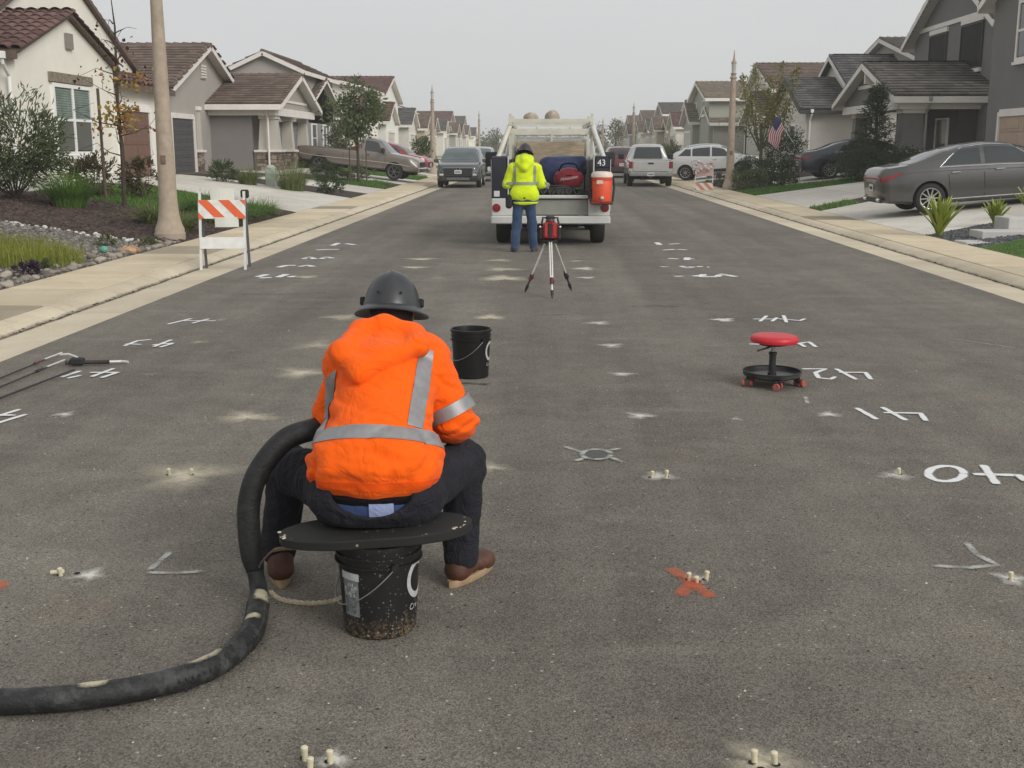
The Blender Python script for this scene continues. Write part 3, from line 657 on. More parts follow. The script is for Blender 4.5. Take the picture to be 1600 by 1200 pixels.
specs_l = [
 (75, ST_CREAM, T_BROWN, True, 'cream two-storey house beyond the tan pickup', dict(ridge='y', xf=11.9, top=(5.6, 6.9), mx=.35)),
 (89, ST_WHITE, T_RED, True, 'off-white two-storey house with reddish roof gable on the left', dict(xf=12.1, top=(5.5, 7.1), mx=.4)),
 (103, ST_LGREY, T_SLATE, True, 'pale house with dark grey roof on the left beyond the reddish one', dict(ridge='y', xf=12)),
 (117, ST_TAN, T_BROWN, False, 'low tan house far down the left side', dict(flip=True)),
 (131, ST_GREY, T_BROWN, True, 'brownish two-storey house far down the left side', dict(ridge='y')),
 (145, ST_CREAM, T_GREYB, False, 'small pale house far down the left side, beyond the brownish one', dict()),
 (159, ST_SAGE, T_BROWN, True, 'distant two-storey house near the left vanishing point', dict(ridge='y', flip=True)),
 (173, ST_TAN, T_RED, True, 'distant tan house near the left vanishing point', dict()),
 (187, ST_LGREY, T_BROWN, True, 'hazy distant house, second farthest on the left', dict(ridge='y')),
 (201, ST_CREAM, T_GREYB, True, 'hazy farthest house on the left', dict(flip=True))]
specs_r = [
 (72, ST_LGREY, T_BROWN, True, 'pale grey two-storey house with brown roof gable behind the slender tree', dict(xf=13.2, top=(5.2, 6.9), mx=.8)),
 (86, ST_SAGE, T_TAN, True, 'grey-green two-storey house with tan roof behind the right lamp post', dict(xf=11.4, flip=True, top=(5.2, 6.5), mx=.5)),
 (100, ST_TAN, T_BROWN, False, 'low brown-roofed house beyond the white crossover', dict(ridge='y')),
 (114, ST_CREAM, T_RED, True, 'two-storey house with reddish brown roof above the silver pickup', dict(top=(4.6, 6.2))),
 (128, ST_TAN, T_BROWN, False, 'low brown-roofed house far down the right side', dict(ridge='y', flip=True)),
 (142, ST_GREY, T_GREYB, True, 'grey two-storey house far down the right side', dict(top=(5.6, 7.0))),
 (156, ST_CREAM, T_BROWN, True, 'distant cream house right of the service truck', dict(ridge='y')),
 (170, ST_SAGE, T_BROWN, True, 'distant sage house near the right vanishing point', dict(flip=True)),
 (184, ST_LGREY, T_TAN, True, 'hazy distant house, second farthest on the right', dict(ridge='y')),
 (198, ST_TAN, T_BROWN, True, 'hazy farthest house on the right', dict())]
for y, wm, tm_, two, lab, kw in specs_l: street_house(lab, -1, y, wm, tm_, two, **kw)
for y, wm, tm_, two, lab, kw in specs_r: street_house(lab, 1, y, wm, tm_, two, **kw)
# ============================================================ people (bodies and clothes as smooth implicit surfaces)
def cap(P, a, b, ra, rb=None, sc=(1, 1, 1)):
    rb = ra if rb is None else rb; s = np.array(sc, float); p = P/s; a = np.array(a, float)/s; b = np.array(b, float)/s
    ab = b-a; t = np.clip(((p-a)@ab)/max(ab@ab, 1e-9), 0, 1)
    return (np.linalg.norm(p-a-t[..., None]*ab, axis=-1)-(ra+(rb-ra)*t))*s.min()
def ellp(P, c, r):
    r = np.array(r, float); q = (P-np.array(c, float))/r; k = np.linalg.norm(q, axis=-1)
    return (k-1)*k/np.maximum(np.linalg.norm(q/r, axis=-1), 1e-6)
def smin(a, b, k):
    h = np.clip(.5+.5*(b-a)/k, 0, 1); return b*(1-h)+a*h-k*h*(1-h)
def umin(k, *fs):
    o = fs[0]
    for f in fs[1:]: o = smin(o, f, k)
    return o
def waves(P, fr, seed=0):
    r = np.random.default_rng(seed); o = 0; Q = P
    for k in range(5):
        d = r.normal(size=3); d /= np.linalg.norm(d); e = r.normal(size=3)
        o = o+np.sin((Q@d)*fr*(1+.5*k)+r.uniform(0, 6)+1.6*np.sin((Q@e)*fr*.45+r.uniform(0, 6)))/(1+.6*k)
    return o/2.4
def surfnet(fn, lo, hi, h):
    lo = np.array(lo, float); n = np.ceil((np.array(hi)-lo)/h).astype(int)+1
    ax = [lo[i]+h*np.arange(n[i]) for i in range(3)]
    G = np.stack(np.meshgrid(*ax, indexing='ij'), -1)
    nc = (n+3)//4; cx = [np.minimum(4*np.arange(nc[i])+2, n[i]-1) for i in range(3)]; Gc = G[np.ix_(*cx)]; Fc = fn(Gc.reshape(-1, 3)).reshape(nc)
    Fv = np.repeat(np.repeat(np.repeat(Fc, 4, 0), 4, 1), 4, 2)[:n[0], :n[1], :n[2]].copy(); mk = np.abs(Fv) < 4*h*1.2+.025
    Fv[mk] = fn(G[mk]); ins = Fv < 0
    offs = [(a, b, c) for a in (0, 1) for b in (0, 1) for c in (0, 1)]
    cnt = sum(ins[a:n[0]-1+a, b:n[1]-1+b, c:n[2]-1+c].astype(int) for a, b, c in offs)
    act = np.argwhere((cnt > 0) & (cnt < 8)); pos = np.zeros((len(act), 3)); num = np.zeros(len(act))
    for a in offs:
        for d in range(3):
            if a[d] == 0:
                b = list(a); b[d] = 1; i0 = act+np.array(a); i1 = act+np.array(b)
                f0 = Fv[tuple(i0.T)]; f1 = Fv[tuple(i1.T)]; m = (f0 < 0) != (f1 < 0)
                t = np.where(m, f0/np.where(m, f0-f1, 1), 0); p = i0+t[:, None]*(i1-i0); pos[m] += p[m]; num[m] += 1
    V = lo+h*pos/num[:, None]; idx = -np.ones(n-1, int); idx[tuple(act.T)] = np.arange(len(act)); quads = []
    for d in range(3):
        e, g = [(1, 2), (2, 0), (0, 1)][d]; sl0 = [slice(None)]*3; sl1 = [slice(None)]*3; sl0[d] = slice(0, n[d]-1); sl1[d] = slice(1, n[d])
        A = ins[tuple(sl0)]; B = ins[tuple(sl1)]; ch = np.argwhere(A != B); ch = ch[(ch[:, e] > 0) & (ch[:, g] > 0) & (ch[:, e] < n[e]-1) & (ch[:, g] < n[g]-1)]
        fl = A[tuple(ch.T)]; E = np.eye(3, dtype=int)
        q = np.stack([idx[tuple((ch-E[e]*i-E[g]*j).T)] for i, j in ((1, 1), (0, 1), (0, 0), (1, 0))], 1)
        q[~fl] = q[~fl][:, ::-1]; quads.append(q)
    return V, np.concatenate(quads)
def sdf_obj(name, fn, lo, hi, h, m, parent, relax=1):
    V, Q = surfnet(fn, lo, hi, h)
    for _ in range(relax):   # settle the vertices onto the surface
        f = fn(V); e = 1e-3; g = np.stack([fn(V+np.eye(3)[i]*e)-f for i in range(3)], 1)/e; V = V-g*(f/np.maximum((g**2).sum(1), .2))[:, None]*.8
    me = bpy.data.meshes.new(name); me.from_pydata(V.tolist(), [], Q.tolist()); me.polygons.foreach_set('use_smooth', [True]*len(me.polygons)); me.update()
    me.materials.append(m); return put(name, me, parent)
def trace(fn, O, D, iso, n=40):
    p = O.copy()
    for _ in range(n): p = p+D*np.clip(fn(p)-iso, -.02, .2)[:, None]*.8
    return p
def tape(name, fn, origins, dirs, m, parent, iso=.004):
    """reflective strip laid on the garment: rows of start points shot onto the cloth"""
    O = np.array(origins, float); D = np.array(dirs, float); sh = O.shape
    P = trace(fn, O.reshape(-1, 3), D.reshape(-1, 3), iso).reshape(sh)
    mb = MB(); mb.grid([[tuple(p) for p in r] for r in P]); lo = trace(fn, O.reshape(-1, 3), D.reshape(-1, 3), -.004).reshape(sh)
    for row, lr in ((P[0], lo[0]), (P[-1], lo[-1]), (P[:, 0], lo[:, 0]), (P[:, -1], lo[:, -1])): mb.grid([[tuple(p) for p in row], [tuple(p) for p in lr]])
    return mb.build(name, m, parent, smooth=True)
def fabric(name, col, rough=.85, var=.06, sheen=.25, bump=.25, bscale=420, folds=.45, fscale=9.): return mat(name, col, rough, var, 9., bump=bump, bscale=bscale, sheen=sheen, bdist=.003, spec=.2, folds=folds, fscale=fscale)
ORANGE = fabric('orange_fleece', (.97, .125, .003), var=.06, sheen=.08, folds=.55, fscale=7.); LIME = fabric('lime_fleece', (.64, .80, .015)); NAVYC = fabric('navy_work_cloth', (.019, .0195, .026), .85, .25, sheen=.02, folds=.7, fscale=13.); BLACKC = fabric('black_cotton', (.005, .005, .0055), .9, .2, sheen=.0)
DENIM = fabric('denim', (.035, .062, .125), .85, .3); BLUEC = fabric('blue_underwear', (.035, .06, .16)); PALEB = fabric('pale_blue_cotton', (.27, .32, .52)); SKIN = mat('skin', (.36, .20, .135), .55, .1, 20.)
RETRO = mat('reflective_tape', (.275, .27, .275), .38, .12, 30., bump=.15, bscale=300, metal=.25); RETROY = mat('tape_border', (.5, .52, .06), .7, .1, 9.); RETROD = mat('reflective_tape_dull', (.27, .29, .2), .5, .12, 30.)
BOOTBR = mat('boot_leather', (.085, .032, .018), .55, .3, 18., bump=.3); SOLE = mat('boot_sole', (.34, .23, .135), .8, .25, 20., dirt=.4); BOOTGR = mat('boot_grey', (.11, .10, .095), .7, .2, 14.)
HATM = mat('hard_hat_shell', (.033, .035, .038), .34, .15, 8., dirt=.25, dirtcol=(.10, .10, .10), spec=.5); HATIN = mat('hat_lining', (.01, .01, .01), .7, .1, 8.); HAIR = mat('hair_dark', (.012, .009, .008), .6, .3, 40.)

def hard_hat(parent, loc, rot, brim=True):
    root = put('hard_hat', None, parent, loc, rot)
    me = MB(); n = 40; rows = []
    prof = [(1.0, 0), (.995, .03), (.97, .10), (.93, .18), (.86, .30), (.76, .42), (.62, .53), (.44, .61), (.22, .655), (.02, .665)]
    for r, z in prof:
        row = []
        for k in range(n+1):
            a = 2*math.pi*k/n; rid = .012*max(0, math.cos(a*1)*0)+.0
            ridge = .012*math.exp(-((math.cos(a))/.16)**2)*(z*1.4)
            row.append((math.cos(a)*.118*r, math.sin(a)*.145*r, z*.228+ridge*.6))
        rows.append(row)
    me.grid(rows); sh = me.build('shell', HATM, root, smooth=True)
    b = MB(); rows = []
    for r, z in ((.97, .012), (1.0, .006), (1.07, .003), (1.23, -.010), (1.26, -.015), (1.25, -.020), (1.06, -.006), (.96, .0)):
        rows.append([(math.cos(2*math.pi*k/n)*.118*r, math.sin(2*math.pi*k/n)*.145*r, z-(.010*(math.cos(2*math.pi*k/n))**2 if r > 1.1 else 0)) for k in range(n+1)])
    b.grid(rows); b.build('brim', HATM, root, smooth=True)
    i = MB(); i.lathe([(.0, .1), (.09, .08), (.105, .03), (.106, .0), (.0, .002)], 20, Matrix.Diagonal((1.08, 1.3, 1, 1))); i.build('lining', HATIN, root, smooth=True)
    for sx in (-1, 1):     # accessory slots
        c = MB(); c.rbox(sx*.116-.012, sx*.116+.010, -.02, .02, .012, .045, .004); c.build('slot', HATIN, root)
    for sx in (-.5, .5):
        c = MB(); c.ell((sx*.09, -.127, .052), (.006, .004, .005), 8, 5); c.build('rivet', HATIN, root)
    return root

# ---- the seated worker
W1 = thing('person', 'worker in orange hooded jacket and black hard hat seated on a bucket, back turned', 'person', (-.61, 3.95, 0))
o1 = np.array([0, 3.95, 0])
def T(x, y, z): return (x, y-3.95, z)
ax0, ax1 = np.array(T(0, 3.985, .60)), np.array(T(.012, 4.30, .875))
def hood_f(P):
    A, B, C, D, E, F_ = T(-.135, 4.175, .965), T(-.055, 4.095, .915), T(.135, 4.235, .985), T(-.085, 4.33, 1.015), T(.0, 4.35, 1.035), T(.105, 4.34, 1.005)
    f = umin(.03, cap(P, A, B, .044, .042), cap(P, B, C, .042, .038), cap(P, A, D, .046, .05), cap(P, D, E, .052, .05), cap(P, E, F_, .05, .05), cap(P, F_, C, .05, .038), ellp(P, T(-.01, 4.235, .955), (.135, .11, .062)))
    # the folded edge of the hood: soft creases running from the neck to its lower rim
    f = f+.0035*np.sin(P[:, 0]*38+P[:, 2]*30)*np.clip((1.0-P[:, 2])/.06, 0, 1)
    return f+.0035*waves(P, 34, 5)
def hoodie_f(P, hood=True):
    tor = cap(P, ax0, ax1, .160, .150, (1.24, 1, 1))
    hem = umin(.06, cap(P, T(-.112, 3.985, .588), T(.100, 3.985, .586), .124, .124), cap(P, T(-.135, 4.05, .60), T(.122, 4.05, .60), .112))
    sh = cap(P, T(-.125, 4.35, .895), T(.14, 4.35, .905), .112)
    f = umin(.06, tor, hem, sh)
    ra = umin(.03, cap(P, T(.165, 4.35, .875), T(.262, 4.335, .68), .095, .084), cap(P, T(.262, 4.335, .68), T(.19, 4.60, .60), .084, .062), cap(P, T(.19, 4.60, .60), T(.10, 4.74, .57), .062, .052))
    la = umin(.03, cap(P, T(-.15, 4.35, .865), T(-.205, 4.34, .68), .09, .082), cap(P, T(-.205, 4.34, .68), T(-.16, 4.62, .60), .080, .06), cap(P, T(-.16, 4.62, .60), T(-.07, 4.75, .57), .06, .05))
    if hood == 'arm': return ra
    f = umin(.03, f, ra); f = umin(.03, f, la)
    # drape: folds gather above the waistband and at the elbow
    z = P[:, 2]; low = np.clip((.80-z)/.2, 0, 1)
    f = f+(.0055+.0095*low)*waves(P*np.array([.75, 1, 1.5]), 18, 2)+.0034*waves(P*np.array([.8, 1, 1.6]), 44, 9)
    f = f+(.004+.011*low)*np.exp(-(waves(P*np.array([.7, 1, 1.25]), 11, 21)/.12)**2)+.005*np.exp(-(waves(P*np.array([1, 1, .8]), 16, 27)/.10)**2)
    armw = np.exp(-((P-np.array(T(.262, 4.335, .69)))**2).sum(1)/.012); f = f+.008*armw*np.sin(P[:, 2]*95+P[:, 1]*40)
    f = np.maximum(f, -(P[:, 2]-(.492+.13*np.maximum(P[:, 1]-.02, 0)+.05*P[:, 0]**2))) 
    f = np.where(P[:, 1] > .28, np.maximum(f, .0), f) if False else f
    if hood: f = smin(f, hood_f(P), .006)
    return f
hoodie = sdf_obj('hooded_jacket', hoodie_f, (-.42, -.2, .44), (.42, .88, 1.14), .0075, ORANGE, W1)
hoodie['label'] = 'bright orange hooded jacket with grey reflective tape'
hb = lambda P: hoodie_f(P, False)
axd = (ax1-ax0)/np.linalg.norm(ax1-ax0); e1 = np.array([1., 0, 0]); e2 = np.cross(e1, axd); e2 = e2 if e2[1] < 0 else -e2
def ring(c, half, a0, a1, n, axis, ea, eb, dist=.5):
    O, D = [], []
    for sdd in np.linspace(-half, half, 5):
        r, d = [], []
        for a in np.linspace(R(a0), R(a1), n):
            q = math.cos(a)*ea+math.sin(a)*eb; r.append(c+axis*sdd+q*dist); d.append(-q)
        O.append(r); D.append(d)
    return O, D
wn_ = np.array([0, math.sin(R(27)), math.cos(R(27))]); we_ = np.array([0, -math.cos(R(27)), math.sin(R(27))])
tape('waist_tape', hb, *ring(ax0+axd*.085+np.array([0, 0, .01]), .0265, -100, 100, 44, wn_, we_, e1), RETRO, hoodie)
for x, s0, s1, nm in ((.15, .085, .45, 'back_tape'), (-.212, .085, .38, 'back_tape')):
    O, D = [], []
    for dx in np.linspace(-.025, .025, 5):
        O.append([ax0+axd*s+e1*(x+dx+.02*(s-.14))+e2*.5 for s in np.linspace(s0, s1, 30)]); D.append([-e2]*30)
    tape(nm, hb, O, D, RETRO, hoodie)
sa, sb = np.array(T(.165, 4.35, .875)), np.array(T(.262, 4.335, .68)); aa = (sb-sa)/np.linalg.norm(sb-sa); ea = np.cross(aa, [0, 1, 0]); ea /= np.linalg.norm(ea); ea = ea if ea[0] > 0 else -ea; eb = np.cross(aa, ea); eb = eb if eb[1] < 0 else -eb
tape('sleeve_tape', lambda P: hoodie_f(P, 'arm'), *ring(sa+aa*.175, .025, -100, 150, 30, aa, ea, eb, .16), RETRO, hoodie, iso=.012)
tape('hem_band', hb, *ring(ax0+np.array([0, -.02, -.062]), .016, -105, 105, 48, np.array([0, .13, .99]), np.array([0, -.99, .13]), e1), fabric('orange_rib', (.86, .095, .003), sheen=.05, folds=.2), hoodie, iso=.0025)
def trous_f(P):
    hipz = .475
    f = umin(.05, ellp(P, T(0, 4.02, .475), (.235, .185, .125)), cap(P, T(-.11, 4.0, .475), T(.11, 4.0, .475), .125, .125))
    rt = umin(.04, cap(P, T(.115, 4.06, .475), T(.29, 4.45, .475), .118, .088), cap(P, T(.29, 4.45, .475), T(.283, 4.375, .11), .086, .070))
    lt = umin(.04, cap(P, T(-.12, 4.06, .47), T(-.41, 4.42, .46), .118, .088), cap(P, T(-.41, 4.42, .46), T(-.455, 4.38, .13), .086, .072))
    f = umin(.05, f, rt, lt)
    f = f+.0065*waves(P*np.array([1, 1, 1.3]), 26, 3)+.0035*waves(P, 62, 4)
    f = np.maximum(f, .392-P[:, 2]+np.where(np.abs(P[:, 0]) > .24, -1, 0)-np.where(P[:, 1] > .28, 1, 0))
    f = np.maximum(f, .065-P[:, 2]); f = np.maximum(f, P[:, 2]-.575)
    gap = ellp(P, T(.005, 3.83, .53), (.155, .16, .088)); return np.maximum(f, -gap)
trs = sdf_obj('trousers', trous_f, (-.62, -.24, .07), (.5, .68, .62), .0075, NAVYC, W1); trs['label'] = 'dark navy work trousers'
sdf_obj('undershirt', lambda P: np.maximum(umin(.04, ellp(P, T(0, 4.0, .515), (.212, .158, .105)), cap(P, ax0, ax1, .10, .10, (1.2, 1, 1)))+.003*waves(P, 40, 6), np.maximum(.477-P[:, 2], P[:, 2]-.508)), (-.3, -.2, .46), (.3, .3, .64), .009, BLACKC, W1)
us = sdf_obj('underwear', lambda P: np.maximum(ellp(P, T(0, 4.02, .47), (.205, .172, .115))+.003*waves(P, 50, 7), P[:, 2]-.5), (-.25, -.2, .33), (.25, .3, .52), .009, BLUEC, W1)
mb = MB(); uf = lambda P: np.maximum(ellp(P, T(0, 4.02, .47), (.205, .172, .115))+.003*waves(P, 50, 7), -9)
O = [[np.array([x, -.5, z]) for x in np.linspace(.0, .085, 10)] for z in np.linspace(.425, .495, 6)]; tape('shirt_tail', uf, O, [[np.array([0, 1., 0])]*10]*6, PALEB, W1, iso=.006)
def body_f(P):
    f = umin(.04, cap(P, T(0, 4.02, .48), T(0, 4.33, .90), .11, .10, (1.4, 1, 1)), cap(P, T(0, 4.36, .93), T(0, 4.50, 1.03), .058, .055), ellp(P, T(0, 4.56, 1.065), (.076, .098, .105)), ellp(P, T(0, 4.60, 1.02), (.055, .07, .07)))
    f = umin(.01, f, cap(P, T(0, 4.665, 1.035), T(0, 4.672, 1.012), .013, .017))
    for sx in (-1, 1):
        f = umin(.008, f, ellp(P, T(sx*.078, 4.565, 1.06), (.012, .022, .033)))
        el = T(.262, 4.335, .68) if sx > 0 else T(-.205, 4.34, .68); wr = np.array(T(.10, 4.74, .57)) if sx > 0 else np.array(T(-.07, 4.75, .57))
        f = umin(.03, f, cap(P, T(sx*.155, 4.35, .87), el, .05, .045), cap(P, el, wr, .045, .03))
        d = np.array([-.25*sx, .9, -.35]); d /= np.linalg.norm(d); up_ = np.array([0, .35, .94]); sd_ = np.cross(d, up_)
        palm = wr+d*.05; f = umin(.012, f, cap(P, wr, palm+d*.03, .03, .036, (1, 1, .8)))
        for k, (o_, ln) in enumerate(((-.03, .058), (-.01, .07), (.01, .066), (.03, .05))):
            b0 = palm+d*.04+sd_*o_; b1 = b0+d*ln*.55-up_*.012; b2 = b1+d*ln*.25-up_*ln*.55; f = umin(.006, f, cap(P, b0, b1, .0105, .0095), cap(P, b1, b2, .0095, .008))
        t0 = wr+d*.03-sd_*.03*sx; t1 = t0+d*.035-sd_*.022*sx-up_*.012; t2 = t1+d*.03-up_*.015; f = umin(.006, f, cap(P, t0, t1, .013, .011), cap(P, t1, t2, .011, .009))
        hip = T(sx*.11, 4.05, .475); kn = T(.29, 4.44, .475) if sx > 0 else T(-.41, 4.41, .46); an = T(.28, 4.37, .07) if sx > 0 else T(-.445, 4.36, .07)
        f = umin(.03, f, cap(P, hip, kn, .085, .06), cap(P, kn, an, .055, .032), cap(P, an, np.array(an)+np.array([.05*sx, .10, -.02]), .03, .026))
    return f
sdf_obj('body', body_f, (-.58, -.14, .02), (.46, .96, 1.19), .008, SKIN, W1)
def hair_cap(parent, c, r, cut):
    sdf_obj('hair', lambda P: np.maximum(np.maximum(ellp(P, c, r), -(P[:, 2]-cut)), P[:, 1]-(c[1]+.3*r[1])), (c[0]-r[0]*1.2, c[1]-r[1]*1.2, c[2]-r[2]*1.2), (c[0]+r[0]*1.2, c[1]+r[1]*1.2, c[2]+r[2]*1.2), .012, HAIR, parent)
hair_cap(W1, T(0, 4.552, 1.068), (.086, .108, .112), 1.0)
hard_hat(W1, T(-.0, 4.565, 1.078), (R(-15), R(2), R(2)))
for nm, sp in (('eye', .03), ('eye', -.03)):
    q = MB(); q.ell(T(sp, 4.652, 1.06), (.012, .008, .009), 10, 6); q.build(nm, mat('eye_dark', (.05, .04, .035), .3, .1, 5.), W1)
q = MB(); q.rbox(-.024, .024, 4.66-3.95, 4.672-3.95, .985, .994, .003); q.build('mouth', mat('lip', (.22, .09, .07), .5, .1, 9.), W1)
def boot(parent, heel, toe, leather, h=.0075, hgt=.15, ankle=None):
    hx, tx = np.array(heel, float), np.array(toe, float); d = (tx-hx); L = np.linalg.norm(d[:2]); d /= np.linalg.norm(d); ang = math.atan2(d[1], d[0])
    c, s = math.cos(ang), math.sin(ang)
    def loc(P): q = P-hx; return np.stack([q[:, 0]*c+q[:, 1]*s, -q[:, 0]*s+q[:, 1]*c, q[:, 2]], 1)
    def f(P):
        q = loc(P); g = umin(.03, cap(q, (.045, 0, .06), (L-.055, 0, .045), .042, .040, (1, 1.05, .8)), cap(q, (.05, 0, .06), (.06, 0, hgt), .045, .052), ellp(q, (L-.06, 0, .045), (.065, .05, .04)))
        return np.maximum(g+.002*np.sin(q[:, 0]*140)*np.exp(-((q[:, 0]-L*.55)/.05)**2), .022-q[:, 2])
    b = sdf_obj('boot', f, tuple(np.minimum(hx, tx)-.09), tuple(np.maximum(hx, tx)+np.array([.09, .09, hgt+.09])), h, leather, parent, relax=1)
    sm = MB(); n = 28; out = []
    for k in range(n):
        a = 2*math.pi*k/n; u = .5+.5*math.cos(a); w = (.036+.018*max(0, math.sin(u*3.0)) if True else 0)
        x = L/2+math.cos(a)*(L/2+.012); y = math.sin(a)**1*(.040+.012*u)*(1.0 if abs(math.sin(a)) > .2 else .95); out.append((x, y))
    rows = [[(hx[0]+x*sc*c-y*sc*s if False else hx[0]+(x)*c-(y*sc)*s, hx[1]+x*s+(y*sc)*c, z) for x, y in out] for z, sc in ((0.001, .96), (.004, 1), (.026, 1.02), (.03, .97))]
    nn = n; vs = [p for r in rows for p in r]; fs = [(i*nn+k, i*nn+(k+1) % nn, (i+1)*nn+(k+1) % nn, (i+1)*nn+k) for i in range(3) for k in range(nn)]+[tuple(range(nn-1, -1, -1)), tuple(range(3*nn, 4*nn))]
    sm.add(vs, fs); o = sm.build('sole', SOLE if leather is BOOTBR else mat('sole_dark', (.06, .055, .05), .8, .2, 10.), parent, smooth=True); o.parent = b
    return b
boot(W1, T(.245, 4.31, 0), T(.385, 4.56, 0), BOOTBR, hgt=.10)
boot(W1, T(-.425, 4.29, 0), T(-.50, 4.57, 0), BOOTBR, hgt=.10)

# ---- the standing worker at the truck
W2 = thing('person', 'worker in lime yellow hooded jacket and jeans standing at the truck tailgate', 'person', (-.34, 19.3, 0))
def h2_f(P, hood=True):
    f = umin(.07, cap(P, (0, -.01, .98), (0, .05, 1.30), .145, .15, (1.3, 1, 1)), cap(P, (-.17, .05, 1.375), (.17, .05, 1.375), .095), cap(P, (-.11, -.01, .93), (.11, -.01, .93), .135))
    f = umin(.035, f, cap(P, (.2, .05, 1.36), (.285, .03, 1.12), .085, .078), cap(P, (.285, .03, 1.12), (.16, .26, 1.05), .075, .055))
    f = umin(.035, f, cap(P, (-.2, .05, 1.36), (-.285, .05, 1.12), .085, .078), cap(P, (-.285, .05, 1.12), (-.14, .28, 1.08), .075, .055))
    f = f+.007*waves(P*np.array([.8, 1, 1.4]), 17, 12)+.003*waves(P, 44, 13)
    f = np.maximum(f, .855+.01*np.sin(P[:, 0]*30)-P[:, 2])
    if hood: f = smin(f, umin(.05, cap(P, (-.10, -.03, 1.46), (0, -.09, 1.38), .06), cap(P, (0, -.09, 1.38), (.10, -.03, 1.46), .06), cap(P, (-.08, .06, 1.52), (.08, .06, 1.52), .075), cap(P, (0, -.06, 1.5), (0, .02, 1.54), .075)), .015)
    return f
hd2 = sdf_obj('hooded_jacket', h2_f, (-.45, -.3, .8), (.45, .42, 1.68), .013, LIME, W2); hd2['label'] = 'lime yellow hooded jacket with dull reflective tape'
h2b = lambda P: h2_f(P, False); zax = np.array([0, 0, 1.])
tape('waist_tape', h2b, *ring(np.array([0, 0, 1.13]), .025, -115, 115, 30, zax, np.array([0, -1., 0]), np.array([1., 0, 0])), RETROD, hd2)
for x in (-.16, .17): tape('back_tape', h2b, [[np.array([x+dx, -.5, z]) for z in np.linspace(1.16, 1.42, 16)] for dx in (-.022, 0, .022)], [[np.array([0, 1., 0])]*16]*3, RETROD, hd2)
sdf_obj('undershirt', lambda P: np.maximum(cap(P, (-.085, -.005, .87), (.085, -.005, .87), .118), np.maximum(.80-P[:, 2], P[:, 2]-.865)), (-.3, -.2, .76), (.3, .2, 1), .014, fabric('black_shirt_hem', (.012, .013, .012)), W2)
sdf_obj('shirt_hem', lambda P: np.maximum(cap(P, (-.07, -.012, .85), (.1, -.012, .85), .128)+.004*waves(P, 30, 3), np.maximum(.775+.12*np.abs(P[:, 0]-.0)-P[:, 2], P[:, 2]-.83)), (-.3, -.2, .74), (.3, .2, .9), .012, LIME, W2)
def j2_f(P):
    f = umin(.05, cap(P, (-.08, 0, .86), (.08, 0, .86), .125), cap(P, (-.095, 0, .82), (-.13, .02, .45), .095, .075), cap(P, (-.13, .02, .45), (-.155, -.045, .07), .075, .068), cap(P, (.095, 0, .82), (.125, .04, .46), .095, .075), cap(P, (.125, .04, .46), (.155, .04, .07), .075, .068))
    return np.maximum(f+.005*waves(P, 26, 8), np.maximum(.05-P[:, 2], P[:, 2]-.9))
sdf_obj('jeans', j2_f, (-.32, -.2, .02), (.32, .25, .95), .013, DENIM, W2)['label'] = 'blue jeans'
def b2_f(P):
    f = umin(.04, cap(P, (0, 0, .9), (0, .04, 1.34), .10, .10, (1.3, 1, 1)), cap(P, (0, .05, 1.38), (0, .09, 1.52), .055), ellp(P, (0, .12, 1.60), (.075, .096, .11)))
    for sx in (-1, 1):
        wr = np.array((sx*.15, .27, 1.065)); f = umin(.03, f, cap(P, (sx*.2, .05, 1.36), (sx*.285, .04, 1.12), .045), cap(P, (sx*.285, .04, 1.12), wr, .04, .03)); d = np.array([-.4*sx, .9, 0]); d /= np.linalg.norm(d); f = umin(.015, f, cap(P, wr, wr+d*.08, .03, .036))
        for k in range(4): b0 = wr+d*.09+np.array([0, 0, .03-.02*k]); f = umin(.006, f, cap(P, b0, b0+d*.05, .010, .009), cap(P, b0+d*.05, b0+d*.06+np.array([0, 0, -.03]), .009, .008))
        t0 = wr+d*.05+np.array([0, 0, .035]); f = umin(.006, f, cap(P, t0, t0+d*.05+np.array([0, 0, .02]), .012, .01))
        f = umin(.03, f, cap(P, (sx*.09, 0, .85), (sx*.13, .03, .45), .07, .05), cap(P, (sx*.13, .03, .45), (sx*.15, .02, .09), .045, .025))
    return f
sdf_obj('body', b2_f, (-.36, -.15, .03), (.36, .52, 1.74), .013, SKIN, W2)
hair_cap(W2, (0, .115, 1.60), (.084, .104, .118), 1.53)
hard_hat(W2, (.0, .125, 1.63), (R(-20), R(6), R(4)))
boot(W2, (-.145, -.10, 0), (-.20, .16, 0), BOOTGR, h=.013, hgt=.13); boot(W2, (.145, -.02, 0), (.19, .24, 0), BOOTGR, h=.013, hgt=.13)
for sx in (.03, -.03):
    q = MB(); q.ell((sx, .212, 1.60), (.012, .008, .009), 8, 5); q.build('eye', MATS['eye_dark'], W2)
q = MB(); q.rbox(-.31, -.2, -.12, .04, .72, .95, .03); q.tube([(-.24, -.04, .93), (0, -.14, .90), (.2, -.08, .9)], .02, 6); q.build('tool_pouch', mat('pouch_black', (.015, .02, .02), .8, .3, 12.), W2)
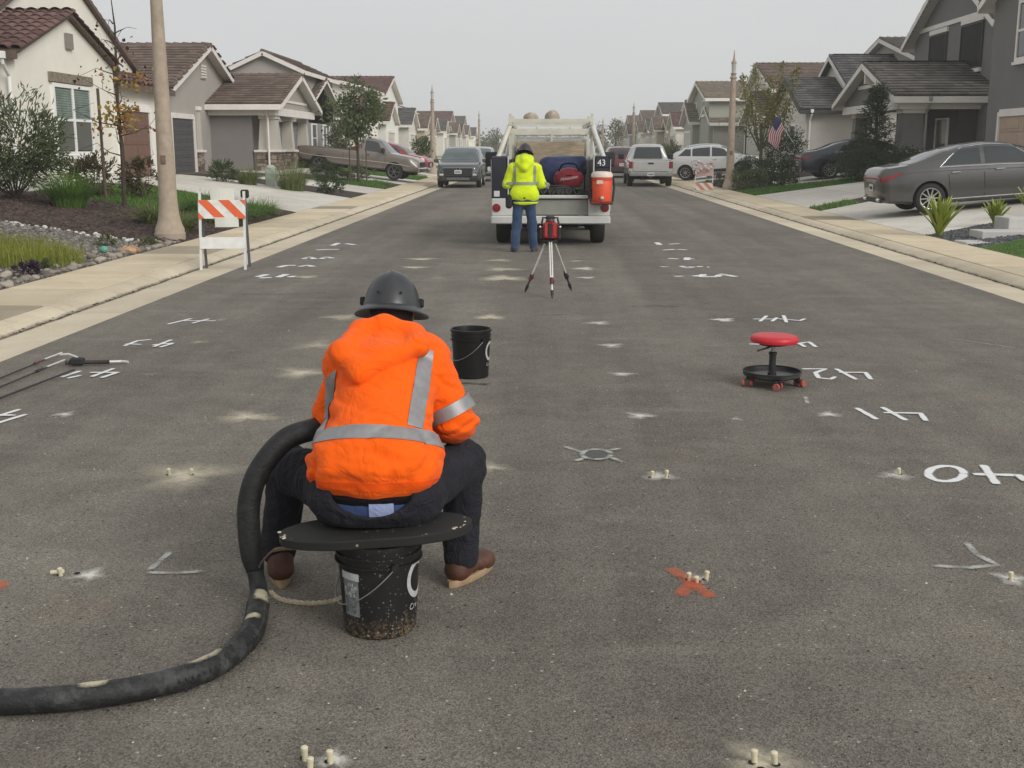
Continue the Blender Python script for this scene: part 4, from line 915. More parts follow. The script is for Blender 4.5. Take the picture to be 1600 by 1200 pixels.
# ============================================================ plants, beds, stones
def unit(a): return a/np.maximum(np.linalg.norm(a, axis=1, keepdims=True), 1e-9)
def leaf_obj(name, pos, axis, size, wr, m, parent=None, fold=.25, kind=None):
    """many small folded leaves as one mesh"""
    n = len(pos); axis = unit(axis); r = unit(rng.normal(size=(n, 3))); side = unit(np.cross(axis, r)); nor = np.cross(side, axis); s = np.asarray(size).reshape(-1, 1)*np.ones((n, 1))
    a = pos; t = pos+axis*s-nor*s*.12; mid = pos+axis*s*.48; l = mid+side*s*wr/2+nor*s*fold*wr; q = mid-side*s*wr/2+nor*s*fold*wr
    V = np.stack([a, l, t, q], 1).reshape(-1, 3); i = np.arange(n)*4; F = np.concatenate([np.stack([i, i+1, i+2], 1), np.stack([i, i+2, i+3], 1)])
    me = bpy.data.meshes.new(name); me.from_pydata(V.tolist(), [], F.tolist()); me.update(); me.materials.append(m); o = put(name, me, parent)
    if kind: o['kind'] = kind
    return o
def blades(name, base, h, lean, m, parent=None, w=.012, seg=3, kind=None, droop=.5, dirs=None):
    """grass blades: tapered ribbons that bow outwards"""
    n = len(base); h = np.asarray(h).reshape(-1); lean = np.asarray(lean).reshape(-1)
    ang = rng.uniform(0, 2*np.pi, n) if dirs is None else dirs; d = np.stack([np.cos(ang), np.sin(ang), 0*ang], 1); sd = np.stack([-np.sin(ang), np.cos(ang), 0*ang], 1); rows = []
    for k in range(seg+1):
        t = k/seg; c = base+d*(lean*h*(t**1.6))[:, None]+np.array([0, 0, 1.])*(h*(t-droop*lean*t**2.4))[:, None]; ww = w*(1-t*.85)
        rows += [c-sd*ww/2, c+sd*ww/2]
    V = np.stack(rows, 1).reshape(-1, 3); m2 = 2*(seg+1); i = (np.arange(n)*m2)[:, None]; F = np.concatenate([np.concatenate([i+2*k, i+2*k+1, i+2*k+3, i+2*k+2], 1) for k in range(seg)])
    me = bpy.data.meshes.new(name); me.from_pydata(V.tolist(), [], F.tolist()); me.update(); me.materials.append(m); o = put(name, me, parent)
    if kind: o['kind'] = kind
    return o
L_DK = leafmat('leaf_dark', (.028, .048, .017), (.075, .115, .038)); L_OLE = leafmat('leaf_oleander', (.045, .065, .03), (.16, .19, .085)); L_MID = leafmat('leaf_mid', (.05, .075, .025), (.155, .19, .07)); L_YEL = leafmat('leaf_yellowing', (.12, .13, .025), (.32, .29, .075)); L_AUT = leafmat('leaf_autumn', (.16, .035, .015), (.42, .20, .04)); L_AUTD = leafmat('leaf_dark_red', (.035, .012, .012), (.12, .04, .025)); L_RED = leafmat('leaf_bronze', (.07, .035, .02), (.13, .12, .05))
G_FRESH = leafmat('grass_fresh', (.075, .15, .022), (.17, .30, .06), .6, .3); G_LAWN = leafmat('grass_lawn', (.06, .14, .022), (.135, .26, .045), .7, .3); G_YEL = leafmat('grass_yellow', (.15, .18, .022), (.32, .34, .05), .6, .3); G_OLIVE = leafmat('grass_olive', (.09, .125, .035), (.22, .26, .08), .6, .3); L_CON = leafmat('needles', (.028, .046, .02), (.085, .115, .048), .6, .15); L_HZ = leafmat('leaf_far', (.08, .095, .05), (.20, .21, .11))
BARK = mat('bark_dark', (.06, .043, .032), .95, .3, 14., bump=.6); BARKG = mat('bark_grey', (.13, .11, .09), .95, .3, 14., bump=.6); STAKE = mat('stake_wood', (.10, .075, .055), .9, .25, 10.)
def clump_pts(c, r, nclump, per, spread, shell=.55):
    c = np.array(c); r = np.array(r); d = unit(rng.normal(size=(nclump, 3))); rad = rng.uniform(shell, 1., (nclump, 1)); cc = c+d*rad*r; k = rng.normal(size=(nclump, per, 3))*spread
    p = (cc[:, None]+k).reshape(-1, 3); out = unit(p-c+rng.normal(size=p.shape)*.25*r.mean()); return p, out, cc
def branches(name, root, starts, ends, r0, m):
    q = MB()
    for a, b in zip(starts, ends):
        a, b = np.array(a), np.array(b); mid = (a+b)/2+rng.normal(size=3)*.06*np.linalg.norm(b-a); q.tube([a, mid, b], [r0, r0*.7, r0*.35], 5)
    return q.build(name, m, root)
def shrub(label, loc, r, n, leaf, m, cat='shrub', wr=.35, stem=BARK, group=None, up=0., nclump=None, spread=None, name='shrub'):
    t = thing(name, label, cat, loc, 0, group); c = (0, 0, r[2]*1.0); nc = nclump or max(14, n//40); p, d, cc = clump_pts(c, r, nc, n//nc, spread or .16*min(r), .45)
    ok = p[:, 2] > .02; p, d = p[ok], d[ok]; d = d+np.array([0, 0, up]); o = leaf_obj('foliage', p, d+rng.normal(size=d.shape)*.5, rng.uniform(.7, 1.3, len(p))*leaf, wr, m, t)
    k = cc[rng.permutation(len(cc))[:12]]; branches('stems', t, [(0, 0, -.02)]*len(k), k, .018*max(r), stem); return t
def grass_clump(label, loc, r, h, n, m, lean=.55, w=.012, name='grass_clump', group=None):
    t = thing(name, label, 'grass clump', loc, 0, group); a = rng.uniform(0, 2*np.pi, n); rr = np.sqrt(rng.uniform(0, 1, n))*r*.35; b = np.stack([rr*np.cos(a), rr*np.sin(a), -.02+0*a], 1)
    blades('blades', b, rng.uniform(.6, 1.1, n)*h, rng.uniform(.15, 1., n)*lean*r/h*1.4, m, t, w, 4, dirs=a+rng.normal(size=n)*.5)['kind'] = 'stuff'
    return t
# --- left front yards
grass_clump('big fresh green fountain grass clump before the cream house wall', (-10.1, 24.5, gz(-10.1)), .95, .95, 900, G_FRESH, .8, .016)
shrub('tall bushy oleander at the left edge before the cream house', (-11.45, 24.9, gz(-11.4)), (1.15, 1.1, 1.12), 5200, .17, L_OLE, wr=.2, up=.5, nclump=110, spread=.13)
shrub('bronze and green leafy shrub under the autumn sapling', (-10.9, 27.9, gz(-10.9)), (.62, .6, .5), 1300, .12, L_RED, up=.3)
shrub('small dark shrub right beside the autumn sapling trunks', (-10.0, 28.6, gz(-10)), (.42, .4, .55), 800, .12, L_RED, up=.3)
for i, (x, y, r, h, m, lab) in enumerate([(-7.75, 23.0, .6, .5, G_OLIVE, 'olive grass clump just left behind the near lamp post'), (-7.0, 22.2, .4, .38, G_OLIVE, 'small olive grass clump right of the lamp post foot'), (-7.05, 24.6, .55, .42, G_FRESH, 'green grass clump behind the striped barricade, nearest'), (-6.95, 25.8, .6, .45, G_FRESH, 'green grass clump behind the barricade, second'), (-6.95, 27.0, .6, .45, G_FRESH, 'green grass clump by the left sidewalk, third from the lamp post'), (-6.9, 28.2, .6, .42, G_FRESH, 'green grass clump nearest the left driveway corner'), (-7.9, 26.4, .6, .5, G_LAWN, 'darker grass clump behind the sidewalk clumps, nearer one'), (-7.9, 27.8, .6, .45, G_LAWN, 'darker grass clump behind the sidewalk clumps, farther one'),
    (-10.05, 39.3, .6, .62, G_OLIVE, 'upright grass clump left of the pale green utility box'), (-8.45, 38.9, .85, .95, G_OLIVE, 'large feathery grass clump before the stone pillar base')]):
    grass_clump(lab, (x, y, gz(x)), r*1.3, h*1.3, 620, m, .95, .016, group='grass clumps on the left')
shrub('small dark round shrub on the strip beside the second driveway', (-7.3, 39.3, gz(-7.3)), (.48, .45, .32), 900, .10, L_DK)
shrub('dark strap-leaved shrub beside the charcoal garage door', (-10.9, 39.2, gz(-10.9)), (.5, .45, .35), 800, .14, L_DK, up=.6, wr=.2)
shrub('dark shrub below the porch of the grey craftsman house', (-9.2, 48.8, gz(-9.2)), (.75, .6, .36), 1200, .12, L_DK)
shrub('low dark shrub under the staked green tree', (-8.3, 50.6, gz(-8.3)), (.9, .8, .35), 1200, .12, L_MID)
ub = thing('utility_box', 'pale green telecom pedestal box beside the grass clumps', 'utility box', (-9.4, 39.9, gz(-9.4)))
q = MB(); q.rbox(-.17, .17, -.17, .17, -.05, .62, .03); q.build('cabinet', mat('pedestal_green', (.36, .42, .36), .6, .1, 5.), ub); q = MB(); q.lathe([(.16, .60), (.19, .61), (.19, .66), (.10, .72), (0, .73)], 16); q.build('lid', MATS['pedestal_green'], ub, smooth=True)
# lawns
def lawn_blades(label, x0, x1, y0, y1, n, m, h=.06, test=None, zoff=.012, w=.008):
    x = rng.uniform(x0, x1, n); y = rng.uniform(y0, y1, n); ok = np.array([test is None or test(a, b) for a, b in zip(x, y)]); x, y = x[ok], y[ok]; b = np.stack([x, y, np.array([gz(a) for a in x])+zoff-.01], 1)
    o = blades('grass', b, rng.uniform(.6, 1.4, len(b))*h, rng.uniform(.1, .8, len(b)), m, None, w, 2); return tag(o, label, 'grass', kind='stuff')
lawn_blades('short green lawn grass beside the cream house', -12.2, -8.3, 25.6, 34.2, 16000, G_LAWN, .09, lambda x, y: LN(-8.3, 25.6, -12.2, 27.5)(x) < y < LN(-8.3, 31.0, -12.2, 34.2)(x), .012, .02)
lawn_blades('short green lawn grass at the right edge', 7.3, 10.5, 12.5, 21.4, 26000, G_LAWN, .05, lambda x, y: y < lawn_edge(x)-.02, .006, .010)
lawn_blades('green grass strip beside the right lamp post', 7.3, 13.5, 40.4, 44.4, 9000, G_LAWN, .10, lambda x, y: LN(7, 40.4, 14, 42.3)(x) < y, .006, .03)
lawn_blades('green tuft of grass at the near end of the right planting strip', 7.3, 9.6, 30.6, 33.6, 2600, G_FRESH, .10, lambda x, y: d4b(x) < y < LN(7, 32.2, 14, 38.3)(x) and x < 8.6, .004, .02)
lawn_blades('far grass beyond the tan pickup', -12, -6.5, 58.8, 64.8, 5000, G_LAWN, .12, None, .006, .04)
lawn_blades('grass patches round the staked green tree', -9.5, -6.5, 47.0, 52.2, 5000, G_LAWN, .14, lambda x, y: math.sin(x*2.3)+math.sin(y*1.9) > -.2, .004, .03)
yl = lambda x, y: ((x+7.75)/1.15)**2+((y-16.1)/1.25)**2 < 1
lawn_blades('tufts of yellow-green ornamental grass in the gravel at the left edge', -9.0, -6.6, 14.7, 17.4, 5200, G_YEL, .26, yl, .0, .011)
# loose stuff on the beds
def pebbles(name, label, m, x0, x1, y0, y1, n, s0, s1, test, parent=None, flat=.6, zoff=.0, cat='gravel'):
    q = MB(); oct_ = [(1, 0, 0), (0, 1, 0), (-1, 0, 0), (0, -1, 0), (0, 0, 1)]; V = []; F = []; k = 0
    while k < n:
        x, y = random.uniform(x0, x1), random.uniform(y0, y1); k += 1
        if not test(x, y): continue
        s = random.uniform(s0, s1); a = random.uniform(0, 6.28); e = random.uniform(.6, 1.3); b = len(V); z = gz(x)+zoff
        for px, py, pz in oct_: V.append((x+(px*math.cos(a)-py*math.sin(a)*e)*s*random.uniform(.8, 1.2), y+(px*math.sin(a)+py*math.cos(a)*e)*s, z+pz*s*flat*random.uniform(.6, 1.2)))
        F += [(b, b+1, b+4), (b+1, b+2, b+4), (b+2, b+3, b+4), (b+3, b, b+4)]
    me = bpy.data.meshes.new(name); me.from_pydata(V, [], F); me.update(); me.materials.append(m); o = put(name, me, parent); o['kind'] = 'stuff'
    if label: o['label'] = label
    return o
GRAVM = islandmat('gravel_stones', (.055, .05, .045), (.30, .275, .24), .9, 30.); PEBM = islandmat('dark_pebbles', (.018, .02, .024), (.13, .14, .15), .6, 30.); MULM = islandmat('mulch_chips', (.022, .014, .012), (.115, .075, .06), .95, 30.); COBM = islandmat('cobbles', (.12, .10, .08), (.46, .41, .34), .85, 14., .4); WHM = islandmat('white_rocks', (.46, .44, .40), (.70, .68, .63), .85, 14., .3)
pebbles('gravel', None, GRAVM, -11.5, -6.42, 11.5, 21, 9000, .018, .05, lambda x, y: y < bound(x) and not (yl(x, y) and random.random() < .6), gravel_bed, .7)
pebbles('bark_chips', None, MULM, -12.0, -6.42, 19.6, 30.5, 9000, .02, .065, lambda x, y: bound(x) < y < d1a(x), mulch_bed, .5, .006)
pebbles('dark_pebbles', None, PEBM, 7.26, 12.5, 19.5, 26, 9000, .022, .05, lambda x, y: lawn_edge(x)+.1 < y < d4a(x)-.03, pebble_bed, .7)
def rockmesh(seed):
    r = np.random.default_rng(seed); q = MB(); q.ell((0, 0, .35), (1, .78, .6), 10, 7); V = np.array(q.v); V = V*(1+.16*np.sin(V@r.normal(size=3)*2.2+r.uniform(0, 6)))[:, None]*(1+.08*np.sin(V@r.normal(size=3)*5))[:, None]; q.v = [tuple(p) for p in V]; return q.mesh('cobble', smooth='all')
RK = []
for i in range(5): me = rockmesh(i); RK.append(me)
def rocks(name, m, spots, parent):
    ms = []
    for me in RK: c = me.copy(); c.materials.clear(); c.materials.append(m); ms.append(c)
    for (x, y, s) in spots:
        o = put(name, random.choice(ms), parent, (x, y, gz(x)+.0), (random.uniform(-.25, .25), random.uniform(-.25, .25), random.uniform(0, 6.28))); o.scale = (s, s, s*random.uniform(.7, 1.1))
cob = []; y = 11.8
while y < 20.3:
    s = random.uniform(.035, .085); cob.append((SWL-.07-random.uniform(0, .09), y, s)); y += s*random.uniform(1.3, 2.0)
    if random.random() < .75: cob.append((SWL-.24-random.uniform(0, .3), y+random.uniform(-.1, .1), random.uniform(.03, .075)))
rocks('cobble', COBM, cob, gravel_bed)
wr_ = []; x = -6.7
while x > -12.4:
    s = random.uniform(.022, .06); wr_.append((x, bound(x)+random.uniform(-.07, .07), s)); x -= s*random.uniform(1.4, 4.)
    if random.random() < .3: wr_.append((x, bound(x)-random.uniform(.1, .3), s*.8))
rocks('edging_stone', WHM, wr_, mulch_bed)
shrub('purple leafy clump among the cobbles at the left edge', (-6.62, 14.6, gz(-6.6)), (.17, .16, .10), 260, .07, leafmat('leaf_purple', (.02, .008, .02), (.07, .03, .06)))
for x, y, s, lb in ((-6.75, 13.6, .14, 'nearest the picture edge'), (-7.1, 18.6, .16, 'largest, left of the lamp post foot'), (-6.65, 19.2, .12, 'closest to the lamp post foot'), (-6.8, 15.4, .10, 'beside the yellow-green grass')): shrub('small grey-green weed tuft among the left cobbles, '+lb, (x, y, gz(x)), (s, s, s*.6), 200, .06, L_MID, group='weed tufts among the cobbles')
t = thing('ball', 'teal green ball lying among the gravel near the cobbles', 'ball', (-6.78, 17.6, gz(-6.78))); sdf_obj('skin', lambda P: ellp(P, (0, 0, .075), (.06, .058, .055))+.003*waves(P, 30, 2), (-.12, -.12, -.02), (.12, .12, .18), .012, mat('teal_rubber', (.10, .36, .28), .5, .15, 10.), t) if 'sdf_obj' in globals() else None
AG = leafmat('agave_leaf', (.17, .24, .022), (.36, .43, .06), .45, .15)
def agave(label, loc, s, rz):
    t = thing('agave', label, 'agave', loc, rz, 'agaves in the pebble bed')
    q = MB(); rows = []
    for k in range(7):
        u = k/6; w = .055*math.sin(min(1, .35+u*.9)*math.pi*.62)*(1-u**3)+.003; d = .10*u+.20*u*u; z = .58*u; th = .012*(1-u)
        rows.append([(-w, d+.014, z), (-w*.5, d-.004, z), (0, d-.010, z), (w*.5, d-.004, z), (w, d+.014, z), (0, d+.012+th, z), (-w, d+.014, z)])
    q.grid(rows); me = q.mesh('leaf', smooth='all'); me.materials.append(AG); n = 34
    for i in range(n):
        u = i/n; o = put('leaf', me, t, (0, 0, .0)); tl = lerp(R(4), R(38), u**.8); o.rotation_euler = (-tl*.0, 0, 0); a = i*2.399963
        o.matrix_local = Matrix.Rotation(a, 4, 'Z') @ Matrix.Rotation(-lerp(-.32, .24, u), 4, 'X') @ Matrix.Scale(s*lerp(.95, .85, u)*random.uniform(.85, 1.1), 4)
    return t
agave('agave with upright yellow-green leaves nearest the sidewalk', (7.42, 22.05, gz(7.42)), 1.2, 0); agave('smaller agave in the middle of the right pebble bed', (8.72, 22.75, gz(8.7)), .85, 1.); agave('agave cut off by the right edge of the picture', (9.72, 23.5, gz(9.7)), 1.05, 2.)
STEPM = mat('step_concrete', (.50, .49, .47), .85, .08, 3., bump=.3, dirt=.2)
for i, (x0, x1, y0, y1, z1, lab) in enumerate(((7.26, 8.25, 20.15, 20.75, .05, 'low pale concrete edging block nearest the sidewalk'), (7.75, 8.95, 20.76, 21.4, .14, 'middle pale concrete edging block by the pebble bed'), (8.45, 11.5, 21.41, 22.1, .26, 'tall pale concrete edging block at the right edge'))):
    t = thing('edging_block', lab, 'edging block', ((x0+x1)/2, (y0+y1)/2, gz(x0))); q = MB(); q.rbox(x0-(x0+x1)/2, x1-(x0+x1)/2, y0-(y0+y1)/2, y1-(y0+y1)/2, -.2, z1, .012); q.build('block', STEPM, t)
# --- trees
def tree(label, loc, trunk_h, r, crown, n, leaf, m, nclump, spread, bark=BARKG, shell=.35, stakes=False, group=None, name='tree', wr=.55, lean=(0, 0)):
    t = thing(name, label, 'tree', loc, 0, group); c = np.array(crown[0], float); p, d, cc = clump_pts(c, crown[1], nclump, n//nclump, spread, shell)
    q = MB(); q.tube([(0, 0, -.05), (lean[0]*.5+.02, lean[1]*.5, trunk_h*.5), (lean[0], lean[1], trunk_h), (c[0], c[1], c[2]+crown[1][2]*.5)], [r, r*.85, r*.7, r*.25], 8); q.build('trunk', bark, t, smooth=True)
    top = np.array([lean[0], lean[1], trunk_h]); k = cc[rng.permutation(len(cc))[:26]]; st_ = [top+(np.array([c[0], c[1], c[2]])-top)*rng.uniform(0, .9) for _ in k]; branches('branches', t, st_, k, r*.32, bark)
    leaf_obj('crown', p, d+rng.normal(size=d.shape)*.7-np.array([0, 0, .2]), rng.uniform(.6, 1.3, len(p))*leaf, wr, m, t)
    if stakes:
        for sx in (-.35, .35): q = MB(); q.tube([(sx, .1, -.05), (sx, .1, 1.5)], .03, 6); q.build('stake', STAKE, t)
    return t
tree('staked young tree with green leaves left of the tan pickup', (-7.8, 48.6, gz(-7.8)), 1.9, .07, ((0, 0, 2.95), (1.35, 1.2, 1.3)), 3600, .15, L_MID, 52, .16, BARK, .25, True)
# autumn sapling
t = thing('sapling', 'staked sapling with sparse orange autumn leaves before the cream house', 'tree', (-9.55, 26.2, gz(-9.55))); q = MB(); q.tube([(0, 0, -.05), (.03, 0, 1.2), (-.02, .05, 2.4), (.05, 0, 3.9), (.0, 0, 4.6)], [.055, .05, .04, .022, .008], 8); q.build('trunk', BARK, t, smooth=True)
q = MB(); q.tube([(-.45, .1, -.05), (-.47, .1, 2.6)], .035, 8); q.build('stake', STAKE, t, smooth=True)
tips = []; q = MB()
for k in range(15):
    z = .9+k*.22; a = k*2.4+rng.uniform(-.4, .4); L_ = rng.uniform(.6, 1.25)*(1.15-.12*k*.5); e = np.array([math.cos(a)*L_, math.sin(a)*L_*.8, z+L_*.35]); mid = np.array([math.cos(a)*L_*.5, math.sin(a)*L_*.4, z+.02*L_+.06]); q.tube([(0.01, 0, z), mid, e], [.018, .012, .004], 5)
    for j in range(3): f = e*(.55+.2*j)+np.array([0, 0, z*(.45-.2*j)]) if False else mid+(e-mid)*(.2+.4*j); g_ = f+rng.normal(size=3)*np.array([.25, .25, .2]); q.tube([f, g_], [.006, .003], 4); tips.append(g_)
q.build('branches', BARK, t); tips = np.array(tips)
for m_, sel, nn in ((L_AUT, (tips[:, 2] < 3.3) & (tips[:, 2] > 1.6), 7), (L_AUTD, tips[:, 2] > 1.8, 4)):
    tt = tips[sel]; tt = tt[rng.permutation(len(tt))[:int(len(tt)*.45)]]; p = (tt[:, None]+rng.normal(size=(len(tt), nn, 3))*.10).reshape(-1, 3); leaf_obj('leaves', p, rng.normal(size=p.shape)-np.array([0, 0, .8]), rng.uniform(.06, .13, len(p)), .7, m_, t)
core = np.array([[.0, .0, 2.0], [.12, -.05, 1.85], [-.2, 0, 1.95], [.15, .05, 2.75], [.1, 0, 2.15]]); p = (core[:, None]+rng.normal(size=(5, 42, 3))*np.array([.24, .2, .13])).reshape(-1, 3); leaf_obj('leaves', p, rng.normal(size=p.shape)-np.array([0, 0, .6]), rng.uniform(.08, .15, len(p)), .7, leafmat('leaf_gold', (.26, .13, .02), (.42, .30, .05)), t)
# slender yellowing tree on the right: several upright leaders
t = thing('tree', 'slender yellowing tree with pointed upright leaders behind the right lamp post', 'tree', (9.7, 53.4, gz(9.7))); q = MB(); q.tube([(0, 0, -.05), (.05, 0, 1.2), (0, 0, 2.4)], [.09, .075, .06], 8); q.build('trunk', BARKG, t, smooth=True); P_l, D_l = [], []; q = MB()
for (x, y, h) in ((-.9, 0, 4.5), (-.3, .4, 5.0), (.25, -.3, 4.4), (.9, .2, 5.1), (1.5, -.2, 4.9), (-.6, -.5, 3.6), (.6, .5, 3.7), (1.25, .4, 3.5)):
    q.tube([(0, 0, 1.2), (x*.6, y*.6, 2.2), (x, y, h)], [.045, .03, .006], 5)
    n = 400; u = rng.uniform(.15, 1, n)**.8; c = np.stack([x*(.35+.65*u), y*(.35+.65*u), 1.3+(h-1.3)*u], 1); w = (.48*(1-u)+.05)[:, None]; pp = c+rng.normal(size=(n, 3))*w*np.array([1, 1, .6]); P_l.append(pp); D_l.append(unit(rng.normal(size=(n, 3)))+np.array([0, 0, .5]))
q.build('branches', BARKG, t); P_l, D_l = np.concatenate(P_l), np.concatenate(D_l); hi = P_l[:, 2] > 1.9+rng.normal(size=len(P_l))*.4; leaf_obj('crown', P_l[hi], D_l[hi], rng.uniform(.08, .16, hi.sum()), .5, L_YEL, t); leaf_obj('crown', P_l[~hi], D_l[~hi], rng.uniform(.09, .17, (~hi).sum()), .5, L_MID, t)
# conifer and shrubs in front of the dark grey house
t = thing('conifer', 'loose dark conifer with open branches before the dark grey porch', 'tree', (11.75, 42.4, gz(11.7)), 0); q = MB(); q.tube([(0, 0, -.05), (.05, 0, 1.5), (0, 0, 3.4)], [.08, .06, .01], 8); q.build('trunk', BARK, t, smooth=True); q = MB(); P_l, D_l = [], []
for k in range(46):
    z = .35+2.9*(k/46)**.95; a = k*2.4; L_ = (1.0-.82*(z-.3)/3.0)*rng.uniform(.6, 1.1); e = np.array([math.cos(a)*L_, math.sin(a)*L_, z+.28*L_]); q.tube([(0, 0, z), e], [.018, .005], 4); n = 90; u = rng.uniform(.15, 1.05, n)[:, None]; b = np.array([0, 0, z]); pp = b+(e-b)*u+rng.normal(size=(n, 3))*.065; P_l.append(pp); D_l.append(unit(np.tile(e-b, (n, 1))+rng.normal(size=(n, 3))*.7*L_))
q.build('branches', BARK, t); leaf_obj('crown', np.concatenate(P_l), np.concatenate(D_l), rng.uniform(.10, .19, 46*90), .22, L_CON, t)
shrub('wide dark evergreen shrub under the conifer', (11.1, 41.9, gz(11.1)), (1.05, .8, .62), 3200, .12, L_CON, wr=.25, up=.2); shrub('dark evergreen shrub right of the conifer beside the porch pillar', (12.5, 41.3, gz(12.4)), (.95, .7, .55), 2600, .12, L_CON, wr=.25, up=.2)
shrub('dense dark bush left of the dark blue sedan', (10.05, 49.9, gz(10)), (.95, .9, 1.05), 3600, .13, L_DK, wr=.3, up=.4); shrub('dark bush beneath the slender yellowing tree', (9.0, 51.2, gz(9)), (.65, .6, .6), 1500, .13, L_DK); shrub('low green groundcover shrub left of the right lamp post', (7.35, 48.2, gz(7.3)), (.75, .8, .33), 1500, .09, leafmat('leaf_greygreen', (.06, .085, .05), (.15, .18, .11)))
shrub('low dark groundcover right of the right lamp post', (8.2, 46.2, gz(8.2)), (.95, .9, .36), 1700, .10, L_MID); shrub('low groundcover in front of the dark blue sedan', (9.1, 45.4, gz(9.1)), (.85, .6, .3), 1200, .10, L_DK); shrub('small low plant at the foot of the right lamp post', (7.55, 44.7, gz(7.5)), (.45, .4, .2), 500, .08, L_MID)
# plants farther off
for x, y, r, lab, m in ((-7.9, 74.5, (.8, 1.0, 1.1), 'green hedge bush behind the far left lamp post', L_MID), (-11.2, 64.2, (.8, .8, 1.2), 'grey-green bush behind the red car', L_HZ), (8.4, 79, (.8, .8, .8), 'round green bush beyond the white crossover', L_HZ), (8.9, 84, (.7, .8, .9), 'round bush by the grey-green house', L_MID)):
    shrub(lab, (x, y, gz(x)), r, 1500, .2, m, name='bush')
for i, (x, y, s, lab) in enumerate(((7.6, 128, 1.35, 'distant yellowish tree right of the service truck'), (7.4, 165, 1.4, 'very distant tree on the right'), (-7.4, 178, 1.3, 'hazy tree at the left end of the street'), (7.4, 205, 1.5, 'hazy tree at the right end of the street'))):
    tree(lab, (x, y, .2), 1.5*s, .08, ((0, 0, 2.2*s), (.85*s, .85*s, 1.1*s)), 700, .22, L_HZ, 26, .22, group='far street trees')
# the trees that close the street
x, y = rng.uniform(-60, 60, 150), rng.uniform(256, 290, 150); P_l = []
for a, b in zip(x, y): P_l.append(np.array([a, b, rng.uniform(.8, 2.6)])+rng.normal(size=(60, 3))*np.array([1.3, 1.3, 1.2]))
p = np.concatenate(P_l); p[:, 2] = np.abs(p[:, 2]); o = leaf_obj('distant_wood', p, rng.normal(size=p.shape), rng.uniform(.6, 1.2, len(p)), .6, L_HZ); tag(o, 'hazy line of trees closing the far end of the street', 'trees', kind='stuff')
# flag by the pale house
fl = thing('flag', 'striped flag hanging from a slanted staff beside the dark bush', 'flag', (9.62, 48.3, 0)); q = MB(); q.tube([(.55, .3, 1.9), (-.35, -.3, 3.0)], .014, 6); q.build('staff', TRIMW, fl, smooth=True)
FR, FW, FB = mat('flag_red', (.40, .035, .05), .8, .1, 9.), mat('flag_white', (.62, .61, .60), .8, .05, 9.), mat('flag_blue', (.03, .035, .10), .8, .1, 9.)
def fpt(u, v):   # u along the fly (hanging down), v along the staff
    p = Vector((-.35, -.3, 3.0)).lerp(Vector((.12, .013, 2.43)), v); return p+Vector((-.28*u+.04*math.sin(u*7+v*3), -.05*math.sin(u*5), -.95*u*(1-.25*v)-.1*u*u))
for k in range(13):
    q = MB(); u0 = .42 if k < 7 else 0; q.grid([[tuple(fpt(lerp(u0, 1, i/10), (k+j)/13)) for i in range(11)] for j in (0, 1)]); q.build('stripe', FR if k % 2 == 0 else FW, fl, smooth=True)
q = MB(); q.grid([[tuple(fpt(.42*i/5, j/6*7/13)) for i in range(6)] for j in range(7)]); q.build('canton', FB, fl, smooth=True)

t = thing('crumpled_bag', 'crumpled orange and tan bag lying on the cobbles near the lamp post', 'bag', (-6.55, 18.05, gz(-6.55))); sdf_obj('bag_skin', lambda P: np.maximum(ellp(P, (0, 0, .05), (.14, .20, .07))+.018*waves(P, 22, 51)+.01*np.abs(waves(P, 40, 52)), -P[:, 2]), (-.22, -.3, -.02), (.22, .3, .18), .014, mat('bag_orange', (.42, .17, .08), .8, .3, 12., col2=(.62, .42, .24)), t)

# leaf litter and grit in the gutters
V, F = [], []
for xe, sg in ((XL, -1), (XR, 1)):
    for k in range(1500):
        y = 4+(random.random()**1.4)*52; x = xe+sg*(.575+random.gauss(0, .028)); s = random.uniform(.006, .02)*(1.6 if random.random() < .08 else 1); a = random.uniform(0, 6.28); b = len(V)
        for px, py, pz in ((1, 0, 0), (0, .6, .3), (-1, 0, 0), (0, -.6, .3)): V.append((x+(px*math.cos(a)-py*math.sin(a))*s, y+(px*math.sin(a)+py*math.cos(a))*s, -.022+abs(x-xe-sg*.575)*.25+.004+pz*s))
        F += [(b, b+1, b+2), (b, b+2, b+3)]
me = bpy.data.meshes.new('gutter_litter'); me.from_pydata(V, [], F); me.materials.append(islandmat('litter', (.02, .015, .01), (.13, .09, .05), .95, 50.)); o = put('gutter_litter', me); tag(o, 'dark leaf litter and grit lying in the gutters', 'litter', kind='stuff')
# ============================================================ cars
def paint(name, col, metal=.35, rough=.32): return mat(name, col, rough, .05, 1.5, metal=metal, coat=.8, dirt=.12, dirtcol=tuple(min(1, c*.6+.06) for c in col))
P_GREY = paint('paint_gunmetal', (.072, .071, .07)); P_WHITE = paint('paint_white', (.60, .60, .59), 0.); P_SILVER = paint('paint_silver_white', (.47, .47, .45), .15); P_TAN = paint('paint_tan', (.205, .178, .155), .3)
P_RED = paint('paint_red', (.27, .022, .03), .1); P_MAROON = paint('paint_maroon', (.13, .015, .022), .15); P_BLUE = paint('paint_midnight', (.026, .03, .048), .3); P_SLATE = paint('paint_slate', (.075, .086, .095), .35)
CARGLASS = mat('car_glass', (.028, .034, .036), .04, .2, 1., spec=.8); CARGLASS_T = mat('car_glass_green', (.075, .10, .10), .05, .3, 1.5, spec=.8)
TYRE = mat('tyre_rubber', (.016, .016, .016), .85, .2, 12., bump=.2); ALLOY = mat('alloy', (.48, .48, .47), .3, .1, 10., metal=.8); ALLOYD = mat('alloy_dull', (.2, .2, .2), .4, .15, 10., metal=.7); WELL = mat('wheel_well', (.008, .008, .008), .95, .1, 5.)
